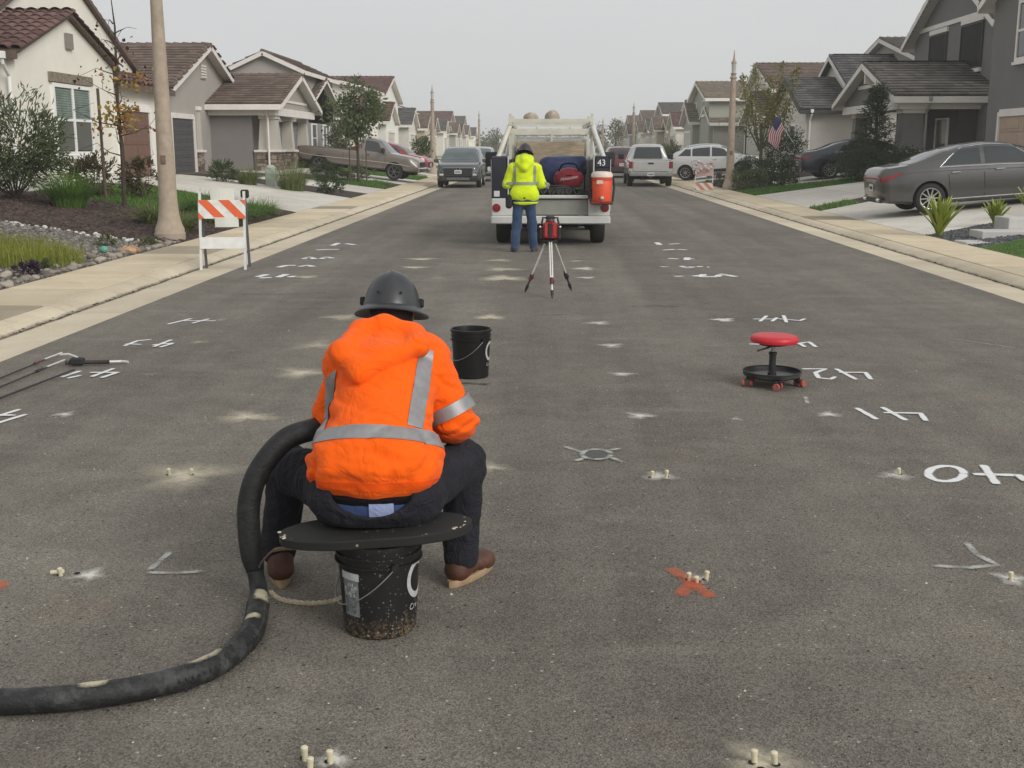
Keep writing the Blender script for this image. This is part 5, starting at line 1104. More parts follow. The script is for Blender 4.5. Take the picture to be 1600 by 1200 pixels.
CHROME = mat('chrome', (.66, .66, .65), .12, .06, 5., metal=.95); PLASTIC = mat('black_plastic', (.018, .018, .019), .6, .2, 14.); TAIL = mat('tail_lens', (.22, .012, .016), .18, .25, 18., spec=.7); LENS = mat('lamp_lens', (.55, .56, .56), .1, .15, 20., spec=.7); AMBER = mat('amber_lens', (.5, .16, .01), .2, .1, 20.)
PLATE = mat('plate_white', (.6, .6, .58), .5, .06, 10.); PLATETXT = mat('plate_text', (.04, .05, .15), .6, .1, 10.)

def wheel(parent, loc, side, r=.34, w=.22, spokes=10, rimm=ALLOY, rimr=.70):
    root = put('wheel', None, parent, loc)
    S = Matrix.Rotation(R(-90)*side, 4, 'X')     # lathe axis z -> outward y
    t = MB(); h = w/2; t.lathe([(r*rimr, -h*.9), (r*.86, -h), (r*.96, -h*.85), (r, -h*.55), (r, h*.55), (r*.96, h*.85), (r*.86, h), (r*rimr, h*.9), (r*rimr*.97, h*.2), (r*rimr*.97, -h*.9)], 32, S); t.build('tyre', TYRE, root, smooth=True)
    m = MB(); rr = r*rimr
    m.lathe([(rr, h*.9), (rr*1.0, h*.95), (rr*.93, h*.9), (rr*.9, h*.55), (rr*.86, -h*.3)], 32, S)
    m.lathe([(.0, h*.78), (rr*.16, h*.78), (rr*.2, h*.66), (rr*.2, h*.2)], 16, S)
    for k in range(spokes):
        a = 2*math.pi*k/spokes; Mx = S @ Matrix.Rotation(a, 4, 'Z'); m.box(rr*.12, rr*.93, -rr*.055, rr*.055, h*.5, h*.72, Mx)
    m.build('rim', rimm, root, smooth=True)
    d = MB(); d.lathe([(.0, h*.15), (rr*.88, h*.15)], 24, S); d.build('brake_disc', WELL, root)
    return root
class Car:
    def __init__(s, name, label, cat, loc, rotz, L, W, prof, belt, bot, plan, paintm, pitch=0., wheels=(.0, .0), wr=.34, clearance=.0, bed=None, group=None, tumble=.24, ww=.22, spokes=10, rimm=ALLOY, cutbody=True):
        s.L, s.W = L, W; s.prof, s.belt, s.bot, s.plan, s.tum = prof, belt, bot, plan, tumble
        s.root = thing(name, label, cat, loc, rotz, group); s.root.rotation_euler = (0, -pitch, rotz)
        if pitch: s.root.rotation_mode = 'XYZ'; s.root.matrix_world = Matrix.Translation(Vector(loc)) @ Matrix.Rotation(rotz, 4, 'Z') @ Matrix.Rotation(-pitch, 4, 'Y'); s.root.rotation_euler = (Matrix.Rotation(rotz, 4, 'Z') @ Matrix.Rotation(-pitch, 4, 'Y')).to_euler()
        xs = sorted(set([round(-L/2+L*i/56, 4) for i in range(57)]+[round(p[0], 4) for p in prof])); rings = []
        for x in xs:
            h = s.ring(x); full = [(x, -y, z) for y, z in h[::-1]][:-1]+[(x, y, z) for y, z in h]; rings.append(full[:-1])
        mb = MB(); n = len(rings[0])
        vs = [p for r in rings for p in r]; fs = [(i*n+k, i*n+(k+1) % n, (i+1)*n+(k+1) % n, (i+1)*n+k) for i in range(len(rings)-1) for k in range(n)]
        fs += [tuple(range(n)), tuple(range((len(rings)-1)*n, len(rings)*n))]; mb.add(vs, fs)
        me = mb.mesh('body'); me.materials.append(paintm); me.materials.append(WELL)
        body = put('body', me, s.root)
        cut = MB()
        for wx in wheels:
            for sd in (-1, 1):
                cut.lathe([(.0, W/2-.30), (wr+.055, W/2-.30), (wr+.055, W/2+.3), (0, W/2+.3)], 28, Matrix.Translation((wx, 0, wr)) @ Matrix.Rotation(R(-90)*sd, 4, 'X'))
        if bed: cut.box(*bed)
        cme = cut.mesh('cut'); co = put('cut', cme, s.root)
        bm = bmesh.new(); bm.from_mesh(cme); bmesh.ops.remove_doubles(bm, verts=bm.verts, dist=1e-5); bmesh.ops.recalc_face_normals(bm, faces=bm.faces); bm.to_mesh(cme); bm.free()
        bm = bmesh.new(); bm.from_mesh(me); bmesh.ops.remove_doubles(bm, verts=bm.verts, dist=1e-5); bmesh.ops.recalc_face_normals(bm, faces=bm.faces); bm.to_mesh(me); bm.free()
        md = body.modifiers.new('arches', 'BOOLEAN'); md.object = co; md.operation = 'DIFFERENCE'; md.solver = 'EXACT'
        bpy.context.view_layer.update(); dg = bpy.context.evaluated_depsgraph_get(); nm = bpy.data.meshes.new_from_object(body.evaluated_get(dg)); body.modifiers.clear(); bpy.data.objects.remove(co)
        for p in nm.polygons:
            c = p.center; inside = any(math.hypot(c.x-wx, c.z-wr) < wr+.0505 for wx in wheels); p.material_index = 1 if inside else 0; p.use_smooth = True
        try: nm.set_sharp_from_angle(angle=R(48))
        except Exception: pass
        body.data = nm; s.body = body
        for wx in wheels:
            for sd in (-1, 1): wheel(s.root, (wx, sd*(W/2-ww/2-.012), wr), sd, wr, ww, spokes, rimm)
    def ring(s, x):
        L, W = s.L, s.W
        zt = interp([p[0] for p in s.prof], [p[1] for p in s.prof], x); zb = interp(*zip(*s.bot), x); be = min(interp(*zip(*s.belt), x), zt-.015)
        w = W/2*interp(*zip(*s.plan), x); hh = max(0., zt-be); tw = s.tum*min(hh/.45, 1.)
        y6 = .955*w; yt = y6*(1-tw)
        return [(0, zb), (.82*w, zb), (.97*w, zb+.07), (w, lerp(zb, be, .33)), (.995*w, lerp(zb, be, .66)), (.985*w, be-.05*min(1, (be-zb)/.4)), (y6, be),
                (lerp(y6, yt, .5), be+hh*.48), (yt, be+hh*.86), (yt*.82, be+hh*.97), (yt*.45, zt), (0, zt+.006)]
    def S(s, x, t, off=0., sd=1):
        r = s.ring(x); k = min(int(t), len(r)-2); f = t-k; y, z = lerp(r[k][0], r[k+1][0], f), lerp(r[k][1], r[k+1][1], f)
        if off:
            e = .01; r2 = s.ring(min(x+e, s.L/2)); r1 = s.ring(max(x-e, -s.L/2)); P = lambda q, t_: Vector((0, lerp(q[int(min(t_, 10.99))][0], q[min(int(min(t_, 10.99))+1, 11)][0], min(t_, 10.99)-int(min(t_, 10.99))), lerp(q[int(min(t_, 10.99))][1], q[min(int(min(t_, 10.99))+1, 11)][1], min(t_, 10.99)-int(min(t_, 10.99)))))
            dx = P(r2, t)-P(r1, t)+Vector((2*e, 0, 0)); dt = P(r, min(t+.05, 10.99))-P(r, max(t-.05, 0)); nrm = dx.cross(dt); nrm = nrm.normalized() if nrm.length > 1e-9 else Vector((0, 0, 1))
            if nrm.y < 0 and y > .05 and abs(nrm.y) > .2: nrm = -nrm
            if nrm.z < 0 and abs(nrm.y) <= .2: nrm = -nrm
            q = Vector((x, y, z))+nrm*off; x, y, z = q
        return (x, sd*y, z)
    def patch(s, name, m, corners, sd=1, off=.006, nu=8, nv=4, both=False, thick=.012):
        """panel on the body skin; corners (x,t): rear-low, front-low, front-high, rear-high"""
        (a, b, c, d) = corners; mb = MB(); rows = []; back = []
        for j in range(nv+1):
            v = j/nv; r, k = [], []
            for i in range(nu+1):
                u = i/nu; x = lerp(lerp(a[0], b[0], u), lerp(d[0], c[0], u), v); t = lerp(lerp(a[1], b[1], u), lerp(d[1], c[1], u), v)
                r.append(s.S(x, t, off, sd)); k.append(s.S(x, t, off-thick, sd))
            rows.append(r); back.append(k)
        mb.grid(rows)
        for e, f in ((rows[0], back[0]), (rows[-1], back[-1]), ([r[0] for r in rows], [r[0] for r in back]), ([r[-1] for r in rows], [r[-1] for r in back])): mb.grid([e, f])
        return mb.build(name, m, s.root, smooth=True)
    def line(s, name, m, pts, sd=1, r=.005, off=.002, flat=1.):
        mb = MB(); mb.tube([s.S(x, t, off, sd) for x, t in pts], r, 6); return mb.build(name, m, s.root, smooth=True)
    def box(s, name, m, *b, r=.015, parent=None):
        mb = MB(); mb.rbox(*b, r); return mb.build(name, m, parent or s.root)
def lin(a, b, n=8): return [(lerp(a[0], b[0], i/n), lerp(a[1], b[1], i/n)) for i in range(n+1)]
def plate(car, x, z, facing, w=.31, h=.155, text=False):
    o = car.box('number_plate', PLATE, min(x, x+.012*facing), max(x, x+.012*facing), -w/2, w/2, z, z+h, r=.003)
    t = MB()
    for k in range(6): t.box(x+.012*facing, x+.016*facing, -w*.36+k*w*.125, -w*.36+k*w*.125+.022, z+h*.25, z+h*.72)
    q = t.build('plate_text', PLATETXT, car.root); q.parent = o; return o

SEDAN = dict(L=4.92, W=1.86,
    prof=[(-2.46, .92), (-2.40, 1.03), (-2.30, 1.075), (-1.95, 1.10), (-1.60, 1.17), (-1.10, 1.34), (-.6, 1.445), (-.1, 1.475), (.35, 1.44), (.75, 1.31), (1.15, 1.12), (1.3, 1.045), (1.8, .96), (2.25, .84), (2.42, .70), (2.46, .58)],
    belt=[(-2.46, .86), (-1.9, .99), (-1.2, .985), (0, .955), (1.2, .92), (2.0, .85), (2.46, .55)],
    bot=[(-2.46, .42), (-2.3, .28), (-1.6, .2), (1.6, .19), (2.3, .24), (2.46, .36)],
    plan=[(-2.46, .70), (-2.42, .80), (-2.30, .90), (-2.0, .97), (-1.3, 1.0), (1.2, 1.0), (2.0, .95), (2.3, .84), (2.46, .68)])
def sedan(label, loc, rotz, p, pitch=0, detail=True, name='sedan', tl=None, spokes=10, group=None):
    c = Car(name, label, 'car', loc, rotz, paintm=p, pitch=pitch, wheels=(-1.42, 1.43), wr=.335, spokes=spokes, group=group, **SEDAN)
    for sd in (-1, 1):
        c.patch('side_window', CARGLASS, [(-1.12, 6.35), (-.30, 6.25), (-.28, 8.35), (-.66, 8.3)], sd); c.patch('side_window', CARGLASS, [(-.20, 6.25), (.92, 6.2), (.42, 8.3), (-.18, 8.35)], sd)
        c.line('window_chrome', CHROME, lin((-1.2, 6.12), (.98, 6.05), 14), sd, .011); c.line('window_chrome', CHROME, [(-1.2, 6.12), (-.95, 7.3), (-.68, 8.38), (-.3, 8.5), (.0, 8.5), (.4, 8.42), (.7, 7.4), (.98, 6.05)], sd, .010)
        for x0, x1 in ((-1.02, -1.0), (-.24, -.24), (.92, .86)): c.line('door_seam', WELL, [(x0, 5.95), (x0, 4.5), (x1, 3.2), (x1, 2.2)], sd, .006, 0.)
        c.line('sill_trim', CHROME, lin((-1.0, 2.15), (1.0, 2.15), 6), sd, .012); c.line('body_crease', p, lin((-2.2, 5.0), (1.9, 4.8), 20), sd, .012, -.006)
        for x in (-.86, .1): c.box('door_handle', CHROME, x-.10, x+.10, *sorted((sd*.925, sd*.955)), .86, .885, r=.008)
        mo = MB(); mo.rbox(.78, .98, *sorted((sd*.93, sd*1.12)), .97, 1.10, .03); mo.build('wing_mirror', p, c.root, smooth=True)
        c.patch('tail_light', TAIL, [(-2.455, 4.4), (-1.98, 5.2), (-2.05, 5.75), (-2.44, 5.9)], sd, .008, 10, 4); c.patch('headlight', LENS, [(2.0, 5.0), (2.42, 4.6), (2.38, 5.3), (1.95, 5.8)], sd, .008, 8, 3)
        ex = MB(); ex.rbox(-2.50, -2.40, *sorted((sd*.42, sd*.64)), .33, .40, .02); ex.build('exhaust_tip', CHROME, c.root)
    c.patch('rear_window', CARGLASS, [(-1.86, 8.3), (-.98, 8.3), (-.98, 11), (-1.86, 11)], 1, .006); c.patch('rear_window', CARGLASS, [(-1.86, 8.3), (-.98, 8.3), (-.98, 11), (-1.86, 11)], -1, .006)
    for sd in (1, -1): c.patch('windscreen', CARGLASS, [(.5, 8.3), (1.24, 8.3), (1.24, 11), (.5, 11)], sd, .006)
    c.box('tail_light_bar', TAIL, -2.468, -2.44, -.68, .68, .80, .87); c.box('rear_diffuser', PLASTIC, -2.47, -2.40, -.70, .70, .30, .42); plate(c, -2.47, .55, -1)
    c.box('grille', PLASTIC, 2.44, 2.475, -.5, .5, .40, .56)
    return c
sedan('gunmetal grey sedan parked nose-in on the right driveway', (10.02, 27.1, gz(10)+.005), 0., P_GREY, R(4.6))
sedan('dark blue sedan half hidden behind a bush beside the conifer', (12.45, 46.6, gz(12.4)-.03), 0., P_BLUE, R(3.0), name='sedan')
SUV = dict(L=4.9, W=1.93,
    prof=[(-2.45, 1.0), (-2.38, 1.25), (-2.2, 1.52), (-1.9, 1.70), (-1.2, 1.745), (-.2, 1.745), (.35, 1.68), (.75, 1.50), (1.15, 1.22), (1.3, 1.13), (1.9, 1.06), (2.3, .98), (2.42, .86), (2.45, .70)],
    belt=[(-2.45, .98), (-2.0, 1.12), (0, 1.06), (1.2, 1.03), (2.1, .96), (2.45, .68)],
    bot=[(-2.45, .46), (-2.25, .30), (-1.5, .25), (1.5, .25), (2.2, .28), (2.45, .38)],
    plan=[(-2.45, .84), (-2.3, .94), (-1.8, .99), (-1.2, 1.0), (1.4, 1.0), (2.1, .96), (2.35, .88), (2.45, .78)])
CROSS = dict(L=4.7, W=1.88,
    prof=[(-2.35, .98), (-2.31, 1.10), (-2.18, 1.20), (-1.85, 1.42), (-1.4, 1.57), (-.7, 1.645), (-.1, 1.65), (.35, 1.58), (.75, 1.42), (1.15, 1.17), (1.28, 1.09), (1.8, 1.02), (2.2, .92), (2.32, .80), (2.35, .66)],
    belt=[(-2.35, .95), (-1.9, 1.12), (-1.2, 1.08), (0, 1.02), (1.2, .99), (2.0, .92), (2.35, .64)],
    bot=[(-2.35, .46), (-2.15, .30), (-1.5, .24), (1.5, .24), (2.15, .28), (2.35, .38)],
    plan=[(-2.35, .76), (-2.28, .86), (-2.1, .94), (-1.7, .99), (-1.2, 1.0), (1.2, 1.0), (2.0, .95), (2.22, .86), (2.35, .72)])
def crossover(label, loc, rotz, p, pitch=0., name='crossover', glass=CARGLASS):
    c = Car(name, label, 'car', loc, rotz, paintm=p, pitch=pitch, wheels=(-1.38, 1.38), wr=.355, spokes=9, tumble=.22, **CROSS)
    for sd in (-1, 1):
        c.patch('side_window', CARGLASS, [(-1.72, 6.5), (-1.08, 6.3), (-1.08, 8.2), (-1.35, 8.0)], sd); c.patch('side_window', CARGLASS, [(-1.0, 6.3), (-.12, 6.2), (-.12, 8.35), (-1.0, 8.25)], sd); c.patch('side_window', CARGLASS, [(-.03, 6.2), (.92, 6.15), (.46, 8.25), (-.03, 8.35)], sd)
        for x0, x1 in ((-1.04, -1.0), (-.07, -.07), (.95, .9)): c.line('door_seam', WELL, [(x0, 5.95), (x0, 4.5), (x1, 3.2), (x1, 2.2)], sd, .006, 0.)
        for x in (-.85, .12): c.box('door_handle', p, x-.10, x+.10, *sorted((sd*.93, sd*.965)), .92, .95, r=.008)
        mo = MB(); mo.rbox(.82, 1.0, *sorted((sd*.93, sd*1.13)), 1.02, 1.17, .03); mo.build('wing_mirror', p, c.root, smooth=True)
        c.patch('tail_light', TAIL, [(-2.34, 5.0), (-1.85, 5.5), (-1.9, 5.85), (-2.32, 5.95)], sd, .008, 8, 3); c.patch('headlight', LENS, [(1.85, 5.2), (2.30, 4.9), (2.24, 5.5), (1.8, 5.85)], sd, .008, 8, 3)
        c.patch('sill_cladding', PLASTIC, [(-.95, 2.0), (.95, 2.0), (.95, 2.8), (-.95, 2.8)], sd, .006)
    for sd in (1, -1):
        c.patch('windscreen', glass, [(.42, 8.3), (1.2, 8.3), (1.2, 11), (.42, 11)], sd, .006); c.patch('rear_window', CARGLASS, [(-2.14, 8.3), (-1.5, 8.3), (-1.5, 11), (-2.14, 11)], sd, .006)
    c.box('rear_bumper', PLASTIC, -2.37, -2.28, -.62, .62, .36, .56); plate(c, -2.37, .68, -1); c.box('grille', PLASTIC, 2.31, 2.37, -.45, .45, .44, .70); plate(c, 2.372, .48, 1)
    return c
def suv(label, loc, rotz, p, pitch=0., glass=CARGLASS, name='suv', scale=(1, 1, 1), rimm=ALLOY, front=True):
    c = Car(name, label, 'car', loc, rotz, paintm=p, pitch=pitch, wheels=(-1.45, 1.42), wr=.365, spokes=7, rimm=rimm, tumble=.2, **SUV)
    for sd in (-1, 1):
        c.patch('side_window', CARGLASS, [(-2.0, 6.3), (-1.15, 6.25), (-1.15, 8.3), (-1.72, 8.2)], sd); c.patch('side_window', CARGLASS, [(-1.05, 6.25), (-.12, 6.2), (-.12, 8.35), (-1.05, 8.3)], sd); c.patch('side_window', CARGLASS, [(-.03, 6.2), (.95, 6.15), (.5, 8.25), (-.03, 8.35)], sd)
        for x0, x1 in ((-1.1, -1.05), (-.07, -.07), (.98, .92)): c.line('door_seam', WELL, [(x0, 5.95), (x0, 4.5), (x1, 3.2), (x1, 2.2)], sd, .006, 0.)
        c.line('window_chrome', CHROME, lin((-2.05, 6.1), (1.0, 6.03), 14), sd, .010)
        for x in (-.9, .1): c.box('door_handle', p, x-.10, x+.10, *sorted((sd*.96, sd*.99)), .95, .98, r=.008)
        mo = MB(); mo.rbox(.85, 1.03, *sorted((sd*.96, sd*1.17)), 1.06, 1.22, .03); mo.build('wing_mirror', p, c.root, smooth=True)
        c.patch('tail_light', TAIL, [(-2.44, 4.6), (-2.1, 5.2), (-2.15, 5.8), (-2.43, 5.95)], sd, .008, 8, 3)
        c.patch('headlight', mat('lens_smoked', (.20, .21, .21), .12, .2, 20., spec=.7), [(2.05, 5.2), (2.42, 4.9), (2.36, 5.5), (1.98, 5.8)], sd, .01, 8, 3)
        c.box('fog_lamp', LENS, 2.40, 2.47, *sorted((sd*.62, sd*.80)), .52, .60, r=.01)
        c.patch('wheel_arch_trim', PLASTIC, [(-1.0, 2.0), (1.0, 2.0), (1.0, 2.9), (-1.0, 2.9)], sd, .006)
    for sd in (1, -1):
        c.patch('windscreen', glass, [(.42, 8.3), (1.22, 8.3), (1.22, 11), (.42, 11)], sd, .006); c.patch('rear_window', CARGLASS, [(-2.36, 8.3), (-2.0, 8.3), (-2.0, 11), (-2.36, 11)], sd, .006)
    g = c.box('grille', PLASTIC, 2.40, 2.475, -.62, .62, .46, .84, r=.03); c.box('lower_bumper', PLASTIC, 2.34, 2.465, -.86, .86, .28, .44, r=.03)
    for k in range(4): c.box('grille_bar', mat('grille_dark', (.05, .05, .05), .4, .1, 8.), 2.475, 2.483, -.6, .6, .53+.07*k, .545+.07*k, r=.003, parent=g)
    q = MB(); q.tube([(2.47, -.62, .845), (2.478, .62, .845)], .010, 8); q.tube([(2.47, .70, .84), (2.46, .82, .62), (2.45, .70, .52)], .016, 8); q.tube([(2.47, -.70, .84), (2.46, -.82, .62), (2.45, -.70, .52)], .016, 8); q.build('grille_surround', CHROME, c.root, smooth=True)
    q = MB(); q.tube([(2.488+.0*k, math.cos(a)*.085, .80+math.sin(a)*.055) for k, a in enumerate(np.linspace(0, 2*math.pi, 16))], .008, 5); q.build('emblem', CHROME, c.root)
    c.box('skid_plate', ALLOYD, 2.36, 2.47, -.5, .5, .33, .43); plate(c, 2.478, .60, 1); c.box('rear_bumper', PLASTIC, -2.47, -2.38, -.75, .75, .36, .6); plate(c, -2.47, .66, -1)
    return c
suv('slate grey SUV with large black grille parked facing the camera by the left kerb', (-3.72, 52.4, 0), R(-90), P_SLATE, glass=CARGLASS_T)
suv('silver minivan mostly hidden behind the slate grey SUV', (-3.52, 61.5, 0), R(-90), paint('paint_pale_silver', (.36, .37, .37), .3), glass=CARGLASS_T, name='minivan')
crossover('white crossover parked on a right driveway behind the lamp post', (8.6, 59.3, gz(8.5)), R(-16), P_WHITE, R(4))
suv('maroon SUV parked by the right kerb, seen past the orange cooler', (4.35, 69, 0), R(90), P_MAROON)
crossover('red car parked on a left driveway behind the tan pickup', (-8.9, 67.2, gz(-8.9)), R(-10), P_RED, R(-4), name='hatchback')
crossover('pale car on a far right driveway, seen between the silver pickup and white crossover', (9.4, 73.5, gz(9)), R(180), paint('paint_pale_grey', (.4, .42, .43), .2), R(-4), glass=CARGLASS_T, name='hatchback')
PICK = dict(L=5.8, W=2.0,
    prof=[(-2.9, 1.10), (-2.86, 1.13), (-.72, 1.15), (-.68, 1.16), (-.60, 1.60), (-.50, 1.80), (-.3, 1.86), (.45, 1.86), (.75, 1.80), (1.15, 1.48), (1.42, 1.24), (1.6, 1.20), (2.5, 1.13), (2.8, 1.02), (2.88, .86), (2.9, .70)],
    belt=[(-2.9, 1.06), (-.7, 1.12), (.5, 1.15), (1.5, 1.14), (2.4, 1.06), (2.9, .68)],
    bot=[(-2.9, .62), (-2.6, .50), (-1.6, .44), (1.6, .42), (2.6, .44), (2.9, .52)],
    plan=[(-2.9, .965), (-2.75, .985), (-2, 1.0), (1.8, 1.0), (2.5, .97), (2.8, .9), (2.9, .82)])
PICK1 = {**PICK, 'prof': [(-2.9, 1.10), (-2.86, 1.13), (-.06, 1.15), (-.02, 1.16), (.04, 1.60), (.12, 1.76), (.3, 1.82), (.62, 1.82), (.88, 1.76), (1.22, 1.46), (1.46, 1.24), (1.62, 1.20), (2.5, 1.13), (2.8, 1.02), (2.88, .86), (2.9, .70)]}
def pickup(label, loc, rotz, p, pitch=0., single=False, name='pickup_truck', two_tone=None):
    c = Car(name, label, 'pickup truck', loc, rotz, paintm=p, pitch=pitch, wheels=(-1.85, 1.75), wr=.39, ww=.25, spokes=6, rimm=ALLOYD, tumble=.27, bed=(-2.78, -.80 if not single else -.14, -.84, .84, .72, 1.6), **(PICK1 if single else PICK))
    for sd in (-1, 1):
        if not single: c.patch('side_window', CARGLASS, [(-.46, 6.25), (.18, 6.2), (.18, 8.3), (-.38, 8.3)], sd)
        c.patch('side_window', CARGLASS, [(.28, 6.2), (1.18, 6.15), (.82, 8.2), (.28, 8.3)], sd)
        for x0, x1 in ((.23, .23), (1.3, 1.25), (-.7, -.7)): c.line('door_seam', WELL, [(x0, 5.95), (x0, 4.5), (x1, 3.2), (x1, 2.2)], sd, .007, 0.)
        c.line('side_moulding', two_tone or PLASTIC, lin((-2.8, 3.4), (2.5, 3.4), 20), sd, .022)
        c.box('door_handle', PLASTIC, .36, .54, *sorted((sd*.99, sd*1.015)), 1.02, 1.06, r=.008)
        mo = MB(); mo.rbox(1.12, 1.28, *sorted((sd*1.02, sd*1.3)), 1.16, 1.42, .04); mo.build('wing_mirror', PLASTIC, c.root, smooth=True)
        c.box('tail_light', TAIL, -2.925, -2.86, *sorted((sd*.80, sd*.965)), .80, 1.10, r=.02)
        c.patch('headlight', LENS, [(2.5, 5.0), (2.86, 4.7), (2.82, 5.4), (2.46, 5.8)], sd, .01, 6, 3)
    for sd in (1, -1):
        c.patch('windscreen', CARGLASS_T, [(.82, 8.3), (1.48, 8.3), (1.48, 11), (.82, 11)], sd, .006)
    xo = .66 if single else 0.; q = MB(); q.prism([(-.712, -.74, 1.22), (-.712, .74, 1.22), (-.60, .60, 1.72), (-.60, -.60, 1.72)], (-.012, 0, .0)); q.v = [(a+xo, b_*.9, c_) for a, b_, c_ in q.v]; q.build('rear_window', CARGLASS, c.root)
    t = c.box('tailgate', p, -2.93, -2.88, -.78, .78, .66, 1.11, r=.02); c.box('tailgate_handle', PLASTIC, -2.945, -2.93, -.12, .12, .98, 1.05, parent=t); c.box('tailgate_panel', p, -2.937, -2.93, -.6, .6, .74, .93, parent=t, r=.002)
    b = c.box('rear_bumper', mat('bumper_grey', (.3, .3, .29), .4, .1, 5., metal=.4), -3.02, -2.88, -.94, .94, .46, .63, r=.03); plate(c, -3.022, .47, -1)
    c.box('front_bumper', CHROME, 2.84, 3.0, -.92, .92, .46, .68, r=.03); c.box('grille', PLASTIC, 2.87, 2.93, -.6, .6, .72, .94); c.box('hitch', PLASTIC, -3.06, -2.9, -.06, .06, .36, .46)
    c.box('chassis', WELL, -2.7, 2.6, -.45, .45, .30, .50); c.box('axle', WELL, -1.93, -1.77, -.7, .7, .30, .46); c.box('mudflap', WELL, -2.32, -2.28, -.98, -.7, .22, .55); c.box('mudflap', WELL, -2.32, -2.28, .7, .98, .22, .55)
    c.box('brake_light', TAIL, -.50+xo, -.46+xo, -.1, .1, 1.75, 1.79)
    return c
pickup('silver white pickup parked by the right kerb, tailgate towards the camera', (4.72, 54.6, 0), R(88.5), P_SILVER)
pickup('tan pickup parked on a left driveway with its nose to the street', (-8.75, 55.6, gz(-8.7)+.08), R(-5), P_TAN, R(-6), single=True, two_tone=mat('moulding_pale', (.40, .36, .31), .5, .1, 4.))
# thin layers of paint, dust and foam
def alphamat(name, col, noise_scale, lo, hi, rough=.85, col2=None):
    """thin paint or dust: opacity from the layer's own thickness (attribute 'cover') broken up by the stone texture"""
    m = bpy.data.materials.new(name); m.use_nodes = True; t = m.node_tree; b = t.nodes['Principled BSDF']; L = t.links.new
    at = nd(t, 'ShaderNodeAttribute', attribute_name='cover'); g = nd(t, 'ShaderNodeNewGeometry')
    n1 = nd(t, 'ShaderNodeTexNoise', Scale=noise_scale, Detail=4., Roughness=.7); L(g.outputs['Position'], n1.inputs['Vector']); n2 = nd(t, 'ShaderNodeTexNoise', Scale=noise_scale*.16, Detail=5., Roughness=.7); L(g.outputs['Position'], n2.inputs['Vector'])
    s = nd(t, 'ShaderNodeMath', operation='ADD'); L(n1.outputs['Fac'], s.inputs[0]); L(n2.outputs['Fac'], s.inputs[1]); a = nd(t, 'ShaderNodeMath', operation='MULTIPLY'); L(at.outputs['Fac'], a.inputs[0]); L(s.outputs[0], a.inputs[1])
    mr = nd(t, 'ShaderNodeMapRange'); mr.inputs[1].default_value = lo; mr.inputs[2].default_value = hi; L(a.outputs[0], mr.inputs[0])
    rp = nd(t, 'ShaderNodeValToRGB'); rp.color_ramp.elements[0].color = (*(c*.85 for c in col), 1); rp.color_ramp.elements[1].color = (*(col2 or col), 1); L(n2.outputs['Fac'], rp.inputs[0]); L(rp.outputs[0], b.inputs['Base Color']); b.inputs['Roughness'].default_value = rough
    L(mr.outputs[0], b.inputs['Alpha']); return m
def cover_mesh(name, V, F, A, m):
    me = bpy.data.meshes.new(name); me.from_pydata(V, [], F); at = me.attributes.new('cover', 'FLOAT', 'POINT'); at.data.foreach_set('value', A); me.update(); me.materials.append(m); return me
FOAMM = alphamat('foam_film', (.50, .46, .32), 60., .35, 1.0)
